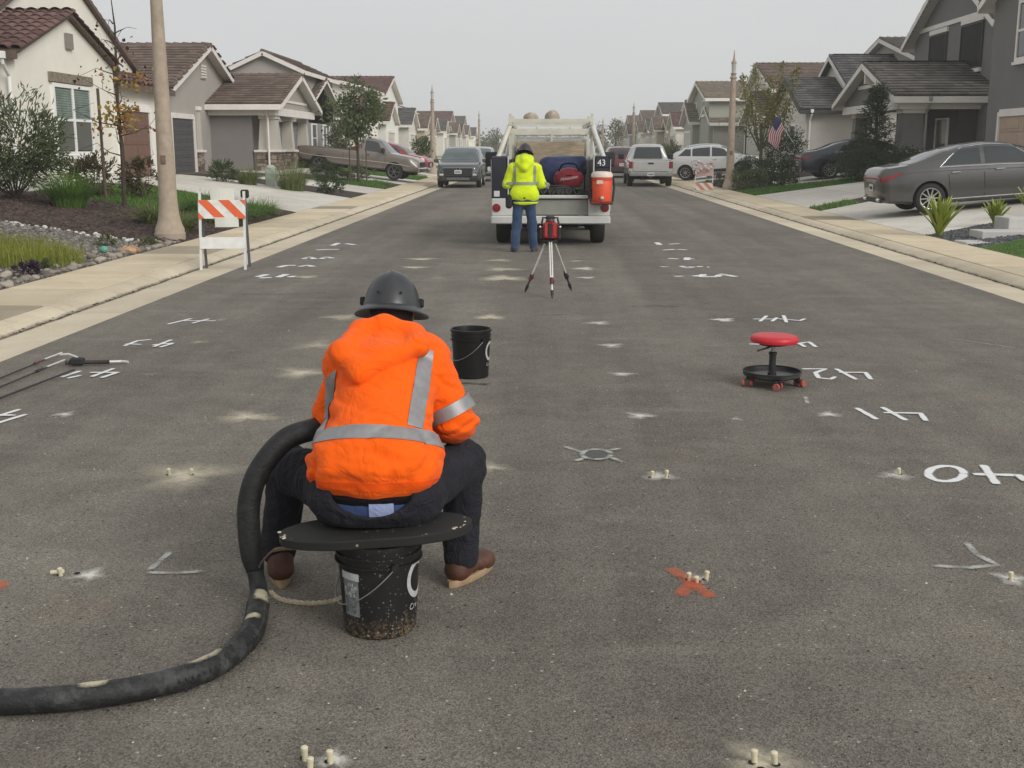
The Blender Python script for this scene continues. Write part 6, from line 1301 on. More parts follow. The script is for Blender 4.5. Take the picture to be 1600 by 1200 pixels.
# ============================================================ work gear on the street
def text_flat(txt, size, shear=0.):
    cu = bpy.data.curves.new('t', 'FONT'); cu.body = txt; cu.size = size; cu.align_x = 'CENTER'; cu.shear = shear; cu.resolution_u = 3
    o = bpy.data.objects.new('t', cu); COL.objects.link(o); bpy.context.view_layer.update()
    me = bpy.data.meshes.new_from_object(o.evaluated_get(bpy.context.evaluated_depsgraph_get()))
    bm = bmesh.new(); bm.from_mesh(me); bmesh.ops.triangulate(bm, faces=bm.faces); bmesh.ops.subdivide_edges(bm, edges=[e for e in bm.edges if e.calc_length() > size*.3], cuts=2, use_grid_fill=False); bmesh.ops.triangulate(bm, faces=bm.faces)
    v = [tuple(p.co) for p in bm.verts]; bm.verts.index_update(); f = [tuple(x.index for x in p.verts) for p in bm.faces]; bm.free()
    bpy.data.objects.remove(o); return v, f
def speckled(name, base, spk, stain=None, zst=.1, dens=.86, scale=140., rough=.5):
    """plastic spattered with foam and grout; stain: dried splash round the foot"""
    m = bpy.data.materials.new(name); m.use_nodes = True; t = m.node_tree; b = t.nodes['Principled BSDF']; L = t.links.new
    tc = nd(t, 'ShaderNodeTexCoord'); v = tc.outputs['Object']
    n0 = nd(t, 'ShaderNodeTexNoise', Scale=9., Detail=6.); L(v, n0.inputs['Vector'])
    r0 = nd(t, 'ShaderNodeValToRGB'); r0.color_ramp.elements[0].color = (*[c*.7 for c in base], 1); r0.color_ramp.elements[1].color = (*[c*1.6 for c in base], 1); L(n0.outputs['Fac'], r0.inputs[0]); out = r0.outputs[0]
    def spots(sc, th, col, strength=1., zmask=None):
        nonlocal out
        vo = nd(t, 'ShaderNodeTexVoronoi', Scale=sc); L(v, vo.inputs['Vector']); sp = nd(t, 'ShaderNodeSeparateColor'); L(vo.outputs['Color'], sp.inputs[0])
        a = nd(t, 'ShaderNodeMath', operation='GREATER_THAN'); a.inputs[1].default_value = th; L(sp.outputs[0], a.inputs[0])
        d = nd(t, 'ShaderNodeMath', operation='MULTIPLY_ADD'); L(sp.outputs[1], d.inputs[0]); d.inputs[1].default_value = .3; d.inputs[2].default_value = .12
        c = nd(t, 'ShaderNodeMath', operation='LESS_THAN'); L(vo.outputs['Distance'], c.inputs[0]); L(d.outputs[0], c.inputs[1])
        e = nd(t, 'ShaderNodeMath', operation='MULTIPLY'); L(a.outputs[0], e.inputs[0]); L(c.outputs[0], e.inputs[1]); fac = e.outputs[0]
        if zmask is not None: g = nd(t, 'ShaderNodeMath', operation='MULTIPLY'); L(fac, g.inputs[0]); L(zmask, g.inputs[1]); fac = g.outputs[0]
        f = nd(t, 'ShaderNodeMath', operation='MULTIPLY'); f.inputs[1].default_value = strength; L(fac, f.inputs[0])
        mx = nd(t, 'ShaderNodeMix', data_type='RGBA'); L(f.outputs[0], mx.inputs['Factor']); L(out, mx.inputs['A']); mx.inputs['B'].default_value = (*col, 1); out = mx.outputs['Result']
    spots(scale, dens, spk, .8)
    if stain:
        sx = nd(t, 'ShaderNodeSeparateXYZ'); L(v, sx.inputs[0]); n2 = nd(t, 'ShaderNodeTexNoise', Scale=16., Detail=8., Roughness=.8); L(v, n2.inputs['Vector'])
        ad = nd(t, 'ShaderNodeMath', operation='MULTIPLY_ADD'); L(n2.outputs['Fac'], ad.inputs[0]); ad.inputs[1].default_value = -.2; L(sx.outputs[2], ad.inputs[2])
        mr = nd(t, 'ShaderNodeMapRange'); mr.inputs[1].default_value = zst-.10; mr.inputs[2].default_value = zst-.22; L(ad.outputs[0], mr.inputs[0])
        n3 = nd(t, 'ShaderNodeTexNoise', Scale=70., Detail=4., Roughness=.8); L(v, n3.inputs['Vector']); r3 = nd(t, 'ShaderNodeValToRGB'); r3.color_ramp.elements[0].position = .48; r3.color_ramp.elements[1].position = .56; r3.color_ramp.elements[0].color = (0, 0, 0, 1); L(n3.outputs['Fac'], r3.inputs[0])
        g = nd(t, 'ShaderNodeMath', operation='MULTIPLY'); L(mr.outputs[0], g.inputs[0]); L(r3.outputs[0], g.inputs[1])
        mx = nd(t, 'ShaderNodeMix', data_type='RGBA'); L(g.outputs[0], mx.inputs['Factor']); L(out, mx.inputs['A']); mx.inputs['B'].default_value = (*stain, 1); out = mx.outputs['Result']
        spots(95., .6, (.5, .45, .36), .9, mr.outputs[0])
    L(out, b.inputs['Base Color']); b.inputs['Roughness'].default_value = rough; MATS[name] = m; return m
BUCK1 = speckled('bucket_spattered', (.008, .008, .0085), (.16, .155, .145), (.24, .165, .09), .085, .80, 120.); BUCK2 = mat('bucket_black', (.0075, .0075, .008), .42, .3, 6., spec=.4)
DECALW = mat('decal_pale', (.44, .45, .44), .6, .2, 60.); DECALG = mat('decal_grey', (.17, .19, .19), .6, .3, 50.); DECALK = mat('decal_print', (.02, .022, .022), .6, .2, 60.); WIRE = mat('steel_wire', (.3, .3, .29), .4, .15, 30., metal=.7)
STEEL = mat('steel', (.42, .42, .41), .35, .12, 20., metal=.75); DKSTEEL = mat('dark_steel', (.055, .05, .047), .55, .3, 25., metal=.4); ALU = mat('aluminium', (.66, .65, .62), .4, .08, 20., metal=.35); REDP = mat('red_paint', (.30, .012, .014), .4, .15, 15.); REDV = mat('red_vinyl', (.55, .018, .03), .42, .08, 14., bump=.1)
CASTR = mat('caster_red', (.36, .085, .06), .6, .25, 40., dirt=.5, dirtcol=(.2, .15, .12)); TRAY = mat('tray_black', (.02, .021, .021), .3, .3, 8., dirt=.4, dirtcol=(.18, .17, .15))
def bucket(label, loc, rotz, m, h=.37, logo=72., labelpatch=None):
    t = thing('bucket', label, 'bucket', loc, rotz); rb, rt = .131, .149; rr = lambda z: lerp(rb, rt, z/h)
    q = MB(); q.lathe([(.0, .004), (rb-.012, .004), (rb-.008, .0), (rb, .008), (rr(.7*h), .7*h), (rr(.775*h), .775*h), (rt+.009, .78*h), (rt+.009, .795*h), (rt-.001, .80*h), (rt, .865*h), (rt+.007, .87*h), (rt+.007, .885*h), (rt, .89*h), (rt+.001, .95*h), (rt+.008, .955*h), (rt+.008, h), (rt-.003, h), (rt-.006, .95*h), (rb-.005, .02), (0, .015)], 48); body = q.build('pail', m, t, smooth=True)
    on = lambda a, z, off=.0015: ((rr(z)+off)*math.cos(a), (rr(z)+off)*math.sin(a), z)
    for sd in (-1, 1):
        e = MB(); e.tube([(sd*(rt-.002), 0, .80*h), (sd*(rt+.022), 0, .80*h)], .014, 12); e.build('handle_ear', m, t, smooth=True).rotation_euler = (0, 0, R(-62))
    w = MB(); w.tube([((rt+.02)*math.cos(a), -(rt+.035)*math.sin(a)*.86, .80*h-.155*math.sin(a)) for a in np.linspace(0, math.pi, 22)], .0022, 6); w.build('bail', WIRE, t, smooth=True).rotation_euler = (0, 0, R(-62))
    if logo is not None:
        a0 = R(-90+logo); n = 40; q = MB(); rows = []
        for k in (0.046, .066):
            rows.append([on(a0+math.cos(b)*k*.92/rr(.2), .205+math.sin(b)*k*1.12) for b in np.linspace(R(40), R(320), n)])
        q.grid(rows); q.build('logo_ring', DECALW, t)
        v, f = text_flat('Cre', .034); q = MB(); q.add([on(a0+x/rr(.1)-.12, .092+y) for x, y, _ in v], f); q.build('logo_text', DECALW, t)
    if labelpatch is not None:
        a0 = R(-90+labelpatch); da = .042/rr(.2)
        def pt(nm, mm, u0, u1, z0, z1, off): q = MB(); q.grid([[on(a0+lerp(-da, da, lerp(u0, u1, i/8)), z, off) for i in range(9)] for z in (z0, z1)]); return q.build(nm, mm, t)
        pl = pt('label', DECALG, .08, .95, .085, .245, .0012); b_ = pt('label_header', DECALW, 0, 1, .222, .25, .0022); b_.parent = pl
        q = MB()
        for k in range(26):
            u, z, s_ = random.uniform(.15, .85), random.uniform(.165, .212), random.uniform(.003, .009); a = a0+lerp(-da, da, u); q.grid([[on(a-s_*3, z-s_, .0024), on(a+s_*3, z-s_*.7, .0024)], [on(a-s_*2.6, z+s_*.7, .0024), on(a+s_*3, z+s_, .0024)]])
        o = q.build('label_print', DECALW, t); o.parent = pl; o['kind'] = 'stuff'
        q = MB()
        for k in range(9): z = .098+k*.0068; q.grid([[on(a0+lerp(-da, da, .2), z, .0024), on(a0+lerp(-da, da, random.uniform(.6, .9)), z, .0024)], [on(a0+lerp(-da, da, .2), z+.0028, .0024), on(a0+lerp(-da, da, .8), z+.0028, .0024)]])
        o = q.build('label_lines', DECALK, t); o.parent = pl; o['kind'] = 'stuff'
    return t
bucket('black plastic bucket spattered with foam, under the seated worker', (-.592, 3.93, 0), 0., BUCK1, .348, 76., -38.)
bucket('clean black plastic bucket standing on the asphalt right of the seated worker', (-.555, 8.62, 0), R(10), BUCK2, .37, 68.)
# seat board
bd = thing('seat_board', 'black rounded board spattered with foam, laid on the bucket as a seat', 'board', (-.60, 3.925, .366)); bd.rotation_euler = (0, R(-3.2), R(4))
BOARDM = speckled('board_spattered', (.010, .010, .0095), (.30, .28, .22), None, .1, .955, 75., .75)
q = MB(); n = 56; out = []
for k in range(n):
    a = 2*math.pi*k/n; c_, s_ = math.cos(a), math.sin(a); ex = .72
    out.append((.346*math.copysign(abs(c_)**ex, c_)*(1+.008*math.sin(a*9)), .146*math.copysign(abs(s_)**.95, s_)*(1+.01*math.sin(a*13))))
rows = [(z, sc) for z, sc in ((-.017, .97), (-.013, 1.0), (.014, 1.0), (.018, .975))]; vs = [(x*sc, y*sc, z) for z, sc in rows for x, y in out]
q.add(vs, [(i*n+k, i*n+(k+1) % n, (i+1)*n+(k+1) % n, (i+1)*n+k) for i in range(3) for k in range(n)]+[tuple(range(n-1, -1, -1)), tuple(range(3*n, 4*n))]); q.build('plank', BOARDM, bd, smooth=True)
q = MB()
for k in range(26):      # dried foam crumbs along the rim
    a = random.choice((random.gauss(math.pi*1.12, .12), random.gauss(math.pi*1.85, .16), random.uniform(math.pi, 2*math.pi) if k % 3 == 0 else random.gauss(math.pi*1.88, .1))) % (2*math.pi); i = int(a/(2*math.pi)*n) % n; x, y = out[i]; s_ = random.uniform(.002, .006); q.ell((x*random.uniform(.93, 1), y*random.uniform(.93, 1.0), random.choice((.019, .017, .0))), (s_*1.4, s_, s_*.7), 6, 4)
o = q.build('foam_crumbs', mat('dried_foam', (.55, .50, .37), .9, .2, 40.), bd); o['kind'] = 'stuff'
# hose
def hosemat(name, base, pale, amount):
    m = mat(name, base, .6, .35, 30., bump=.6, bscale=90, dirt=amount, dirtcol=pale, bdist=.006); return m
H_UP = hosemat('hose_rubber', (.011, .0115, .012), (.05, .052, .054), .5); H_LOW = hosemat('hose_wrap', (.012, .013, .0135), (.12, .125, .12), .6); H_PATCH = mat('hose_foam_stain', (.50, .45, .30), .85, .3, 40., bump=.6)
hz = thing('hose', 'thick black insulated hose looping from the seated worker to the left edge', 'hose', (-1.1, 4.0, 0))
pts = [(-.70, 4.70, .58), (-.79, 4.50, .632), (-.885, 4.28, .652), (-.985, 4.22, .622), (-1.075, 4.175, .515), (-1.112, 4.15, .40), (-1.115, 4.14, .27), (-1.098, 4.125, .155), (-1.075, 4.085, .075), (-1.058, 4.0, .045), (-1.032, 3.86, .044), (-1.022, 3.72, .044), (-1.062, 3.53, .044), (-1.16, 3.40, .044), (-1.33, 3.30, .044), (-1.52, 3.245, .044), (-1.75, 3.23, .044), (-2.2, 3.30, .044), (-2.9, 3.6, .044)]
P_ = spline(pts, 150); sp = [Vector(p)-Vector(hz.location) for p in P_]
def rad(i):
    z = P_[i][2]; u = i/150
    base = .043 if i < 62 else .040
    if 56 <= i < 68: base = lerp(.043, .031, min(1, (i-56)/5)) if i < 62 else lerp(.031, .034, (i-62)/6)
    if 68 <= i < 76: base = lerp(.034, .041, (i-68)/8)
    return base*(1+.02*math.sin(i*1.9)*(1 if i > 70 else .3))
for nm, a, b_, m in (('hose_sleeve', 0, 60, H_UP), ('hose_neck', 60, 72, H_UP), ('hose_wrap', 72, 150, H_LOW)):
    q = MB(); q.tube(sp[a:b_+1], [rad(i) for i in range(a, b_+1)], 18); q.build(nm, m, hz, smooth='all')
q = MB()
for i in range(74, 148):      # spiral tape turns
    c_ = sp[i]; 
ringp = []
for i in range(73*6, 110*6):
    f = i/6; k = int(f); t_ = f-k; c_ = sp[k].lerp(sp[k+1], t_); tg = (sp[k+1]-sp[k]).normalized(); sd_ = tg.cross(Vector((0, 0, 1))); sd_ = sd_.normalized() if sd_.length > .1 else Vector((1, 0, 0)); up_ = sd_.cross(tg); w_ = i*1.05; ringp.append(c_+(sd_*math.cos(w_)+up_*math.sin(w_))*(rad(k)*1.0))
q.tube(ringp, .004, 5); q.build('tape_spiral', H_LOW, hz, smooth=True)
for (i0, i1, ang) in ((69, 78, 115), (99, 108, 62), (84, 88, 80), (117, 122, 70)):
    V, F, A = [], [], []
    for i in range(i0, i1+1):
        tg = (sp[i+1]-sp[i-1]).normalized(); sd_ = tg.cross(Vector((0, 0, 1))); sd_ = sd_.normalized() if sd_.length > .15 else Vector((-1, 0, 0)); up_ = sd_.cross(tg).normalized(); wv = math.sin((i-i0)/(i1-i0)*math.pi)
        for j, s_ in enumerate(np.linspace(-1., 1., 9)): V.append(tuple(sp[i]+(sd_*math.cos(R(ang)+s_)+up_*math.sin(R(ang)+s_))*(rad(i)*1.02+.0022))); A.append(1.25*max(0, 1-s_*s_)*wv**.6)
    for i in range(i1-i0):
        for j in range(8): F.append((i*9+j, i*9+j+1, i*9+10+j, i*9+9+j))
    o = put('foam_stain', cover_mesh('foam_stain', V, F, A, FOAMM), hz)
rp = thing('rope', 'short frayed pale rope running from the hose to the bucket', 'rope', (-.9, 4.1, 0)); q = MB()
for k in range(3): q.tube([(x+.9+.005*math.cos(i*.9+k*2.1), y-4.1, z+.005*math.sin(i*.9+k*2.1)) for i, (x, y, z) in enumerate(spline([(-1.04, 4.125, .05), (-1.0, 4.13, .018), (-.9, 4.10, .016), (-.80, 4.06, .04), (-.735, 4.0, .085)], 40))], .0058, 6)
q.build('strands', mat('rope_fibre', (.50, .43, .30), .9, .3, 60., bump=.4), rp, smooth=True)['kind'] = 'stuff'
cd = thing('cord', 'thin dirty cord hanging from the hose under the seat board', 'cord', (-1.0, 4.0, 0)); q = MB(); q.tube([(x+1, y-4, z) for x, y, z in spline([(-1.07, 4.09, .16), (-1.04, 4.02, .21), (-.97, 3.94, .285), (-.86, 3.86, .322), (-.76, 3.82, .335)], 24)], [.004]*12+[.008]*13, 6); q.build('cord_line', mat('cord_brown', (.16, .11, .07), .9, .4, 50.), cd, smooth=True)

# rolling stool
st = thing('rolling_stool', 'rolling mechanic stool with round red seat and black tool tray', 'stool', (1.675, 8.36, 0), R(8))
q = MB(); q.lathe([(0, .318), (.160, .318), (.170, .322), (.173, .334), (.172, .352), (.164, .364), (.145, .371), (.10, .375), (0, .376)], 40, Matrix.Rotation(R(1), 4, 'Y')); q.build('seat', REDV, st, smooth=True)
q = MB(); q.lathe([(0, .300), (.10, .300), (.10, .317), (0, .317)], 24); q.build('seat_plate', PLASTIC, st)
q = MB(); q.tube([(-.02, -.02, .292), (-.09, -.09, .288), (-.15, -.10, .275)], [.007, .007, .009], 8); q.build('lever', PLASTIC, st, smooth=True)
q = MB(); q.lathe([(.016, .21), (.016, .29)], 16); q.build('piston', STEEL, st, smooth=True)
q = MB(); q.lathe([(.0, .075), (.032, .075), (.032, .095), (.025, .10), (.025, .225), (.030, .228), (.030, .245), (.016, .25)], 20); q.build('column', PLASTIC, st, smooth=True)
q = MB(); q.lathe([(.0, .074), (.19, .074), (.205, .085), (.207, .105), (.212, .105), (.210, .078), (.192, .066), (0, .066)], 40); q.build('tray', TRAY, st, smooth=True)
q = MB(); q.tube([(.209*math.cos(a), .209*math.sin(a), .106) for a in np.linspace(0, 2*math.pi, 41)], .006, 6, cap=False); q.build('tray_rim', PLASTIC, st, smooth=True)
for k in range(5):
    a = R(-100+72*k); x, y = .195*math.cos(a), .195*math.sin(a); c_ = put('caster', None, st, (x, y, 0), (0, 0, a+R(60)))
    q = MB(); q.tube([(0, 0, .07), (0, 0, .05)], .010, 8); q.box(-.012, .03, -.017, -.014, .022, .056); q.box(-.012, .03, .014, .017, .022, .056); q.build('fork', PLASTIC, c_)
    for sy in (-1, 1): q = MB(); q.lathe([(0, -.012), (.024, -.012), (.027, -.007), (.027, .007), (.024, .012), (0, .012)], 18, Matrix.Translation((.014, sy*.0285, .027)) @ Matrix.Rotation(R(90), 4, 'X')); q.build('caster_wheel', CASTR, c_, smooth=True)
# laser level on its tripod
tp = thing('tripod', 'aluminium survey tripod with black clamps standing before the truck', 'tripod', (.063, 13.72, 0))
for fx, fy in ((-.237, 13.81), (.091, 13.23), (.33, 14.02)):
    f = Vector((fx-.063, fy-13.72, 0)); hd_ = Vector((f.x*.16, f.y*.16, .62)); d = (f-hd_); leg = put('leg', None, tp)
    for off in (-1, 1):
        sd_ = Vector((-f.y, f.x, 0)).normalized()*.012*off; q = MB(); q.tube([hd_+sd_, hd_+d*.68+sd_], .009, 8); q.build('leg_tube', ALU, leg, smooth=True)
    q = MB(); q.tube([hd_+d*.6, hd_+d*.94], .012, 8); q.build('leg_inner', ALU if fx > .05 and fx < .2 else DKSTEEL, leg, smooth=True)
    q = MB(); q.tube([hd_+d*.64, hd_+d*.75], .024, 8); q.ell(hd_+d*.7+Vector((.02, -.01, 0)), (.014, .014, .02), 8, 6); q.build('clamp', PLASTIC if fx > .2 else mat('clamp_dark_red', (.10, .02, .02), .6, .2, 20.), leg, smooth=True)
    q = MB(); q.tube([hd_+d*.86, hd_+d*.93, f], [.02, .017, .004], 8); q.build('spike_foot', PLASTIC, leg, smooth=True)
q = MB(); q.lathe([(0, .60), (.085, .60), (.09, .61), (.09, .635), (.05, .64), (0, .64)], 20); q.build('head_plate', PLASTIC, tp, smooth=True)
ll = thing('laser_level', 'red and black rotary laser level mounted on the tripod', 'laser level', (.063, 13.72, .64))
q = MB(); q.rbox(-.085, .085, -.075, .075, .0, .215, .03); q.build('housing', REDP, ll, smooth=True)
for sx in (-1, 1):
    q = MB(); q.rbox(*sorted((sx*.082, sx*.125)), -.05, .05, .005, .16, .012); q.build('side_guard', PLASTIC, ll); q = MB(); q.rbox(*sorted((sx*.035, sx*.062)), -.082, -.074, .05, .20, .003); q.build('side_stripe', mat('red_light', (.42, .05, .05), .4, .1, 20.), ll)
    q = MB(); q.ell((sx*.118, -.045, .155), (.014, .012, .012), 8, 6); q.build('bumper_knob', ALU, ll)
q = MB(); q.rbox(-.02, .02, -.084, -.074, .02, .20, .004); q.build('control_panel', PLASTIC, ll)
q = MB(); q.lathe([(0, .21), (.05, .21), (.055, .22), (.045, .25), (.05, .256), (.05, .27), (0, .275)], 18); q.build('rotor_head', DKSTEEL, ll, smooth=True)
q = MB(); q.tube([(-.10, 0, .19), (-.085, 0, .262), (-.045, 0, .255)], .012, 8); q.tube([(.10, 0, .19), (.085, 0, .262), (.045, 0, .255)], .012, 8); q.tube([(-.05, -.02, .27), (.05, -.02, .27)], .01, 8); q.build('carry_handle', PLASTIC, ll, smooth=True)
# long injection lances lying by the left kerb
for lab, a, b_, m, r in (('long thin dark steel lance lying nearest, at the left edge', (-3.62, 8.62), (-3.86, 6.9), DKSTEEL, .008), ('middle one of three long steel lances at the left edge', (-3.86, 9.02), (-3.98, 7.2), DKSTEEL, .007), ('steel lance with reddish fitting, farthest of the three at the left edge', (-4.02, 9.35), (-4.12, 7.5), DKSTEEL, .007)):
    t = thing('lance', lab, 'lance', (a[0], a[1], 0)); d = Vector((b_[0]-a[0], b_[1]-a[1], 0)); 
    q = MB(); q.tube([(0, 0, .035), d*.5+Vector((0, 0, .02)), d+Vector((0, 0, .012))], r, 8); q.build('rod', m, t, smooth=True)
    if 'nearest' not in lab:
        q = MB(); q.tube([(0, 0, .036), d*.16+Vector((0, 0, .034))], .008, 8); q.build('grip', ALU, t, smooth=True); q = MB(); q.tube([d*.2+Vector((0, 0, .034)), d*.25+Vector((0, 0, .03))], .013, 8); q.build('fitting', mat('fitting_red', (.13, .05, .035), .6, .3, 20.) if 'reddish' in lab else DKSTEEL, t, smooth=True)
t = thing('valve_assembly', 'black hose valve fitting lying beside the long lances', 'valve', (-3.70, 8.95, 0), R(8))
q = MB(); q.tube([(-.12, 0, .03), (.22, .0, .03)], .017, 10); q.build('pipe', DKSTEEL, t, smooth=True); q = MB(); q.rbox(-.08, .03, -.035, .035, .01, .07, .012); q.build('valve_body', PLASTIC, t); q = MB(); q.tube([(-.02, 0, .07), (-.10, .05, .09), (-.17, .06, .085)], .009, 8); q.build('lever', ALU, t, smooth=True); q = MB(); q.tube([(.22, 0, .03), (.3, .06, .02), (.36, .03, .02)], .011, 8); q.build('coupling', ALU, t, smooth=True)

# A-frame barricades
BOARD_W = mat('barricade_white', (.70, .70, .67), .55, .08, 8., dirt=.25); BOARD_O = mat('barricade_orange', (.70, .115, .03), .45, .08, 10.); LEGW = mat('leg_white', (.62, .63, .61), .5, .08, 8., dirt=.3); LEGD = mat('leg_dark', (.10, .11, .12), .6, .2, 10., dirt=.3); PAPER = mat('notice_paper', (.68, .69, .62), .8, .06, 5.)
def barricade(label, loc, rotz, sheet=0, faded=False, low=False):
    t = thing('barricade', label, 'barricade', loc, rotz); OO = mat('barricade_orange_faded', (.62, .24, .13), .6, .1, 10.) if faded else BOARD_O
    wd = .31; tilt = .17
    def leg(x, z1, y0, y1, z0, m): q = MB(); q.box(x-.018, x+.018, -.012, .012, 0, 1, Matrix.Translation((0, y0, z0)) @ Matrix(((1, 0, 0, 0), (0, 1, (y1-y0), 0), (0, 0, z1-z0, 0), (0, 0, 0, 1)))); q.build('leg', m, t)
    for x in (-wd, wd): leg(x, 1.10, -.20, -.02, 0, LEGW); leg(x, 1.08, .22, .03, -.02, LEGD)
    yy = lambda z: lerp(-.20, -.02, z/1.1)-.03
    b_ = put('striped_board', None, t); z0, z1 = (.72, .98) if not low else (.20, .46); W_ = .66; hh = z1-z0
    base = MB(); base.prism([(-W_/2, yy(z0), z0), (W_/2, yy(z0), z0), (W_/2, yy(z1), z1), (-W_/2, yy(z1), z1)], (0, .018, 0)); base.build('board', BOARD_W, b_)
    for k in range(-1, 4):        # reflective stripes sloping down to the right
        x0 = -W_/2+(.30*k)-.02; po = [(x0, z1), (x0+.15, z1), (x0+.15+hh, z0), (x0+hh, z0)]
        cl = []
        for i in range(4):
            (ax, az), (bx_, bz) = po[i], po[(i+1) % 4]
            for s_ in range(8): cl.append((lerp(ax, bx_, s_/8), lerp(az, bz, s_/8)))
        cl = [(min(max(x, -W_/2), W_/2), z) for x, z in cl]
        if max(x for x, z in cl)-min(x for x, z in cl) < .02: continue
        q = MB(); q.poly([(x, yy(z)-.003, z) for x, z in cl]); q.build('stripe', OO, b_)
    la, lc = (.30, .46) if not low else (.70, .98); lb = MB(); lb.prism([(-W_/2+.01, yy(la), la), (W_/2-.01, yy(la), la), (W_/2-.01, yy(lc), lc), (-W_/2+.01, yy(lc), lc)], (0, .016, 0)); lb.build('plain_board', BOARD_W if not low else mat('board_pink', (.66, .46, .44), .7, .15, 6.), t)
    q = MB(); q.box(-W_/2, W_/2, .10, .125, .74, .9); q.build('rear_board', LEGD, t)
    return t
br = barricade('orange and white striped barricade with blank paper notices by the left kerb', (-4.60, 16.5, .0), R(6))
for z0, z1, dx, dy in ((.93, 1.14, .0, .012), (.60, .74, .06, -.075)):
    q = MB(); q.grid([[(dx-.16+.33*u, dy-.04-.02*math.sin(u*4)-.012*v, lerp(z0, z1, v)) for u in np.linspace(0, 1, 8)] for v in np.linspace(0, 1, 6)]); q.prism([(dx-.16, dy-.02, z0), (dx+.17, dy-.02, z0), (dx+.17, dy-.03, z1), (dx-.16, dy-.03, z1)], (0, .004, 0)); q.build('paper_notice', PAPER, br)
q = MB(); q.rbox(.25, .37, .03, .08, 1.0, 1.12, .02); q.build('warning_lamp', PLASTIC, br)
barricade('faded orange and white barricade by the right kerb near the lamp post', (5.75, 42.5, .0), R(-8), faded=True, low=True)
q = thing('bundled_tape', 'crumpled pink and white bundle draped on the right barricade', 'bundle', (5.72, 42.35, .98)); mb = MB(); mb.tube(spline([(-.36, 0, .0), (-.2, -.06, .22), (0, -.05, .1), (.1, -.1, -.06), (.3, -.05, .1), (.2, 0, .2), (-.1, -.08, -.02), (-.3, -.03, -.18)], 60), [.055+.02*math.sin(i*1.7) for i in range(61)], 8); mb.build('folds', mat('pink_plastic', (.62, .38, .37), .6, .35, 9., col2=(.75, .68, .66)), q, smooth=True)

# lamp posts: cast concrete with flared foot and lantern
POLE = mat('pole_concrete', (.38, .31, .24), .9, .14, 7., bump=.5, bscale=130, dirt=.25, dirtcol=(.17, .13, .10), bdist=.005)
lp = thing('lamp_post', 'near concrete lamp post with flared foot in front of the cream house', 'lamp post', (-6.80, 20.85, .07))
q = MB(); q.lathe([(.0, 0), (.275, 0), (.275, .12), (.262, .135), (.258, .21), (.235, .25), (.20, .36), (.178, .50), (.165, .70), (.158, 1.0), (.102, 4.25), (.0, 4.25)], 16); q.build('post', POLE, lp, smooth=True)
q = MB(); q.lathe([(.0, 4.25), (.13, 4.25), (.14, 4.3), (.10, 4.34), (.09, 4.4), (.12, 4.43), (.13, 4.45)], 12); q.build('collar', POLE, lp, smooth=True)
q = MB(); q.lathe([(.08, 4.45), (.09, 4.82), (.10, 4.84)], 12); q.build('lantern_glass', mat('lantern_glass', (.5, .5, .47), .3, .1, 5.), lp, smooth=True)
q = MB(); q.lathe([(.11, 4.83), (.11, 4.86), (.06, 4.93), (.04, 5.0), (.03, 5.12), (.012, 5.3), (.0, 5.35)], 12); q.build('lantern_cap', POLE, lp, smooth=True)
q = MB(); q.rbox(-.04, .05, -.166, -.15, 1.35, 1.5, .006); q.build('hand_hole_cover', mat('cover_rust', (.17, .11, .085), .8, .3, 20.), lp)
for x, y, lab in ((7.30, 46.5, 'concrete lamp post in front of the white crossover on the right'), (-6.8, 71, 'far lamp post behind the slate grey SUV on the left'), (7.3, 98, 'far lamp post beyond the silver pickup on the right'), (-6.8, 121, 'very distant lamp post near the left vanishing point'), (7.3, 150, 'very distant lamp post near the right vanishing point')):
    c_ = copy_tree(lp); c_.location = (x, y, .07); c_['label'] = lab
for o in list(SC.objects):
    if o.name.split('.')[0] == 'lamp_post': o['group'] = 'concrete lamp posts'
# ---- the service truck
TW = mat('truck_white', (.56, .56, .54), .4, .06, 3., coat=.4, dirt=.3, dirtcol=(.33, .31, .27)); TNAVY = mat('truck_navy', (.012, .014, .026), .4, .25, 4., coat=.4); TBED = mat('bed_liner', (.022, .023, .025), .85, .3, 12.); TGREY = mat('tailgate_grey', (.25, .25, .225), .6, .12, 5., dirt=.4, dirtcol=(.17, .16, .13)); CREAMP = mat('rack_cream', (.58, .56, .48), .5, .08, 6., dirt=.2)
tk = thing('service_truck', 'white utility service truck with ladder rack parked mid-street, tail to the camera', 'truck', (.10, 20.5, 0))
def tb(nm, m, *b, r=.012, par=None): q = MB(); q.rbox(*b, r); return q.build(nm, m, par or tk)
q = tb('bumper', TW, -1.05, 1.05, -.10, .08, .39, .53, r=.02)
tb('rear_panel', TW, -1.04, -.62, .02, .10, .53, .83); tb('rear_panel', TW, .66, 1.04, .02, .10, .53, .83); tg = tb('tailgate', TGREY, -.615, .655, .03, .08, .54, .815)
tb('bed_lip', TW, -.63, .66, -.03, .06, .83, .89); tb('bed_floor', TBED, -.76, .76, .06, 2.45, .80, .88); tb('bed_front', TBED, -.68, .68, 2.40, 2.46, .88, 1.50)
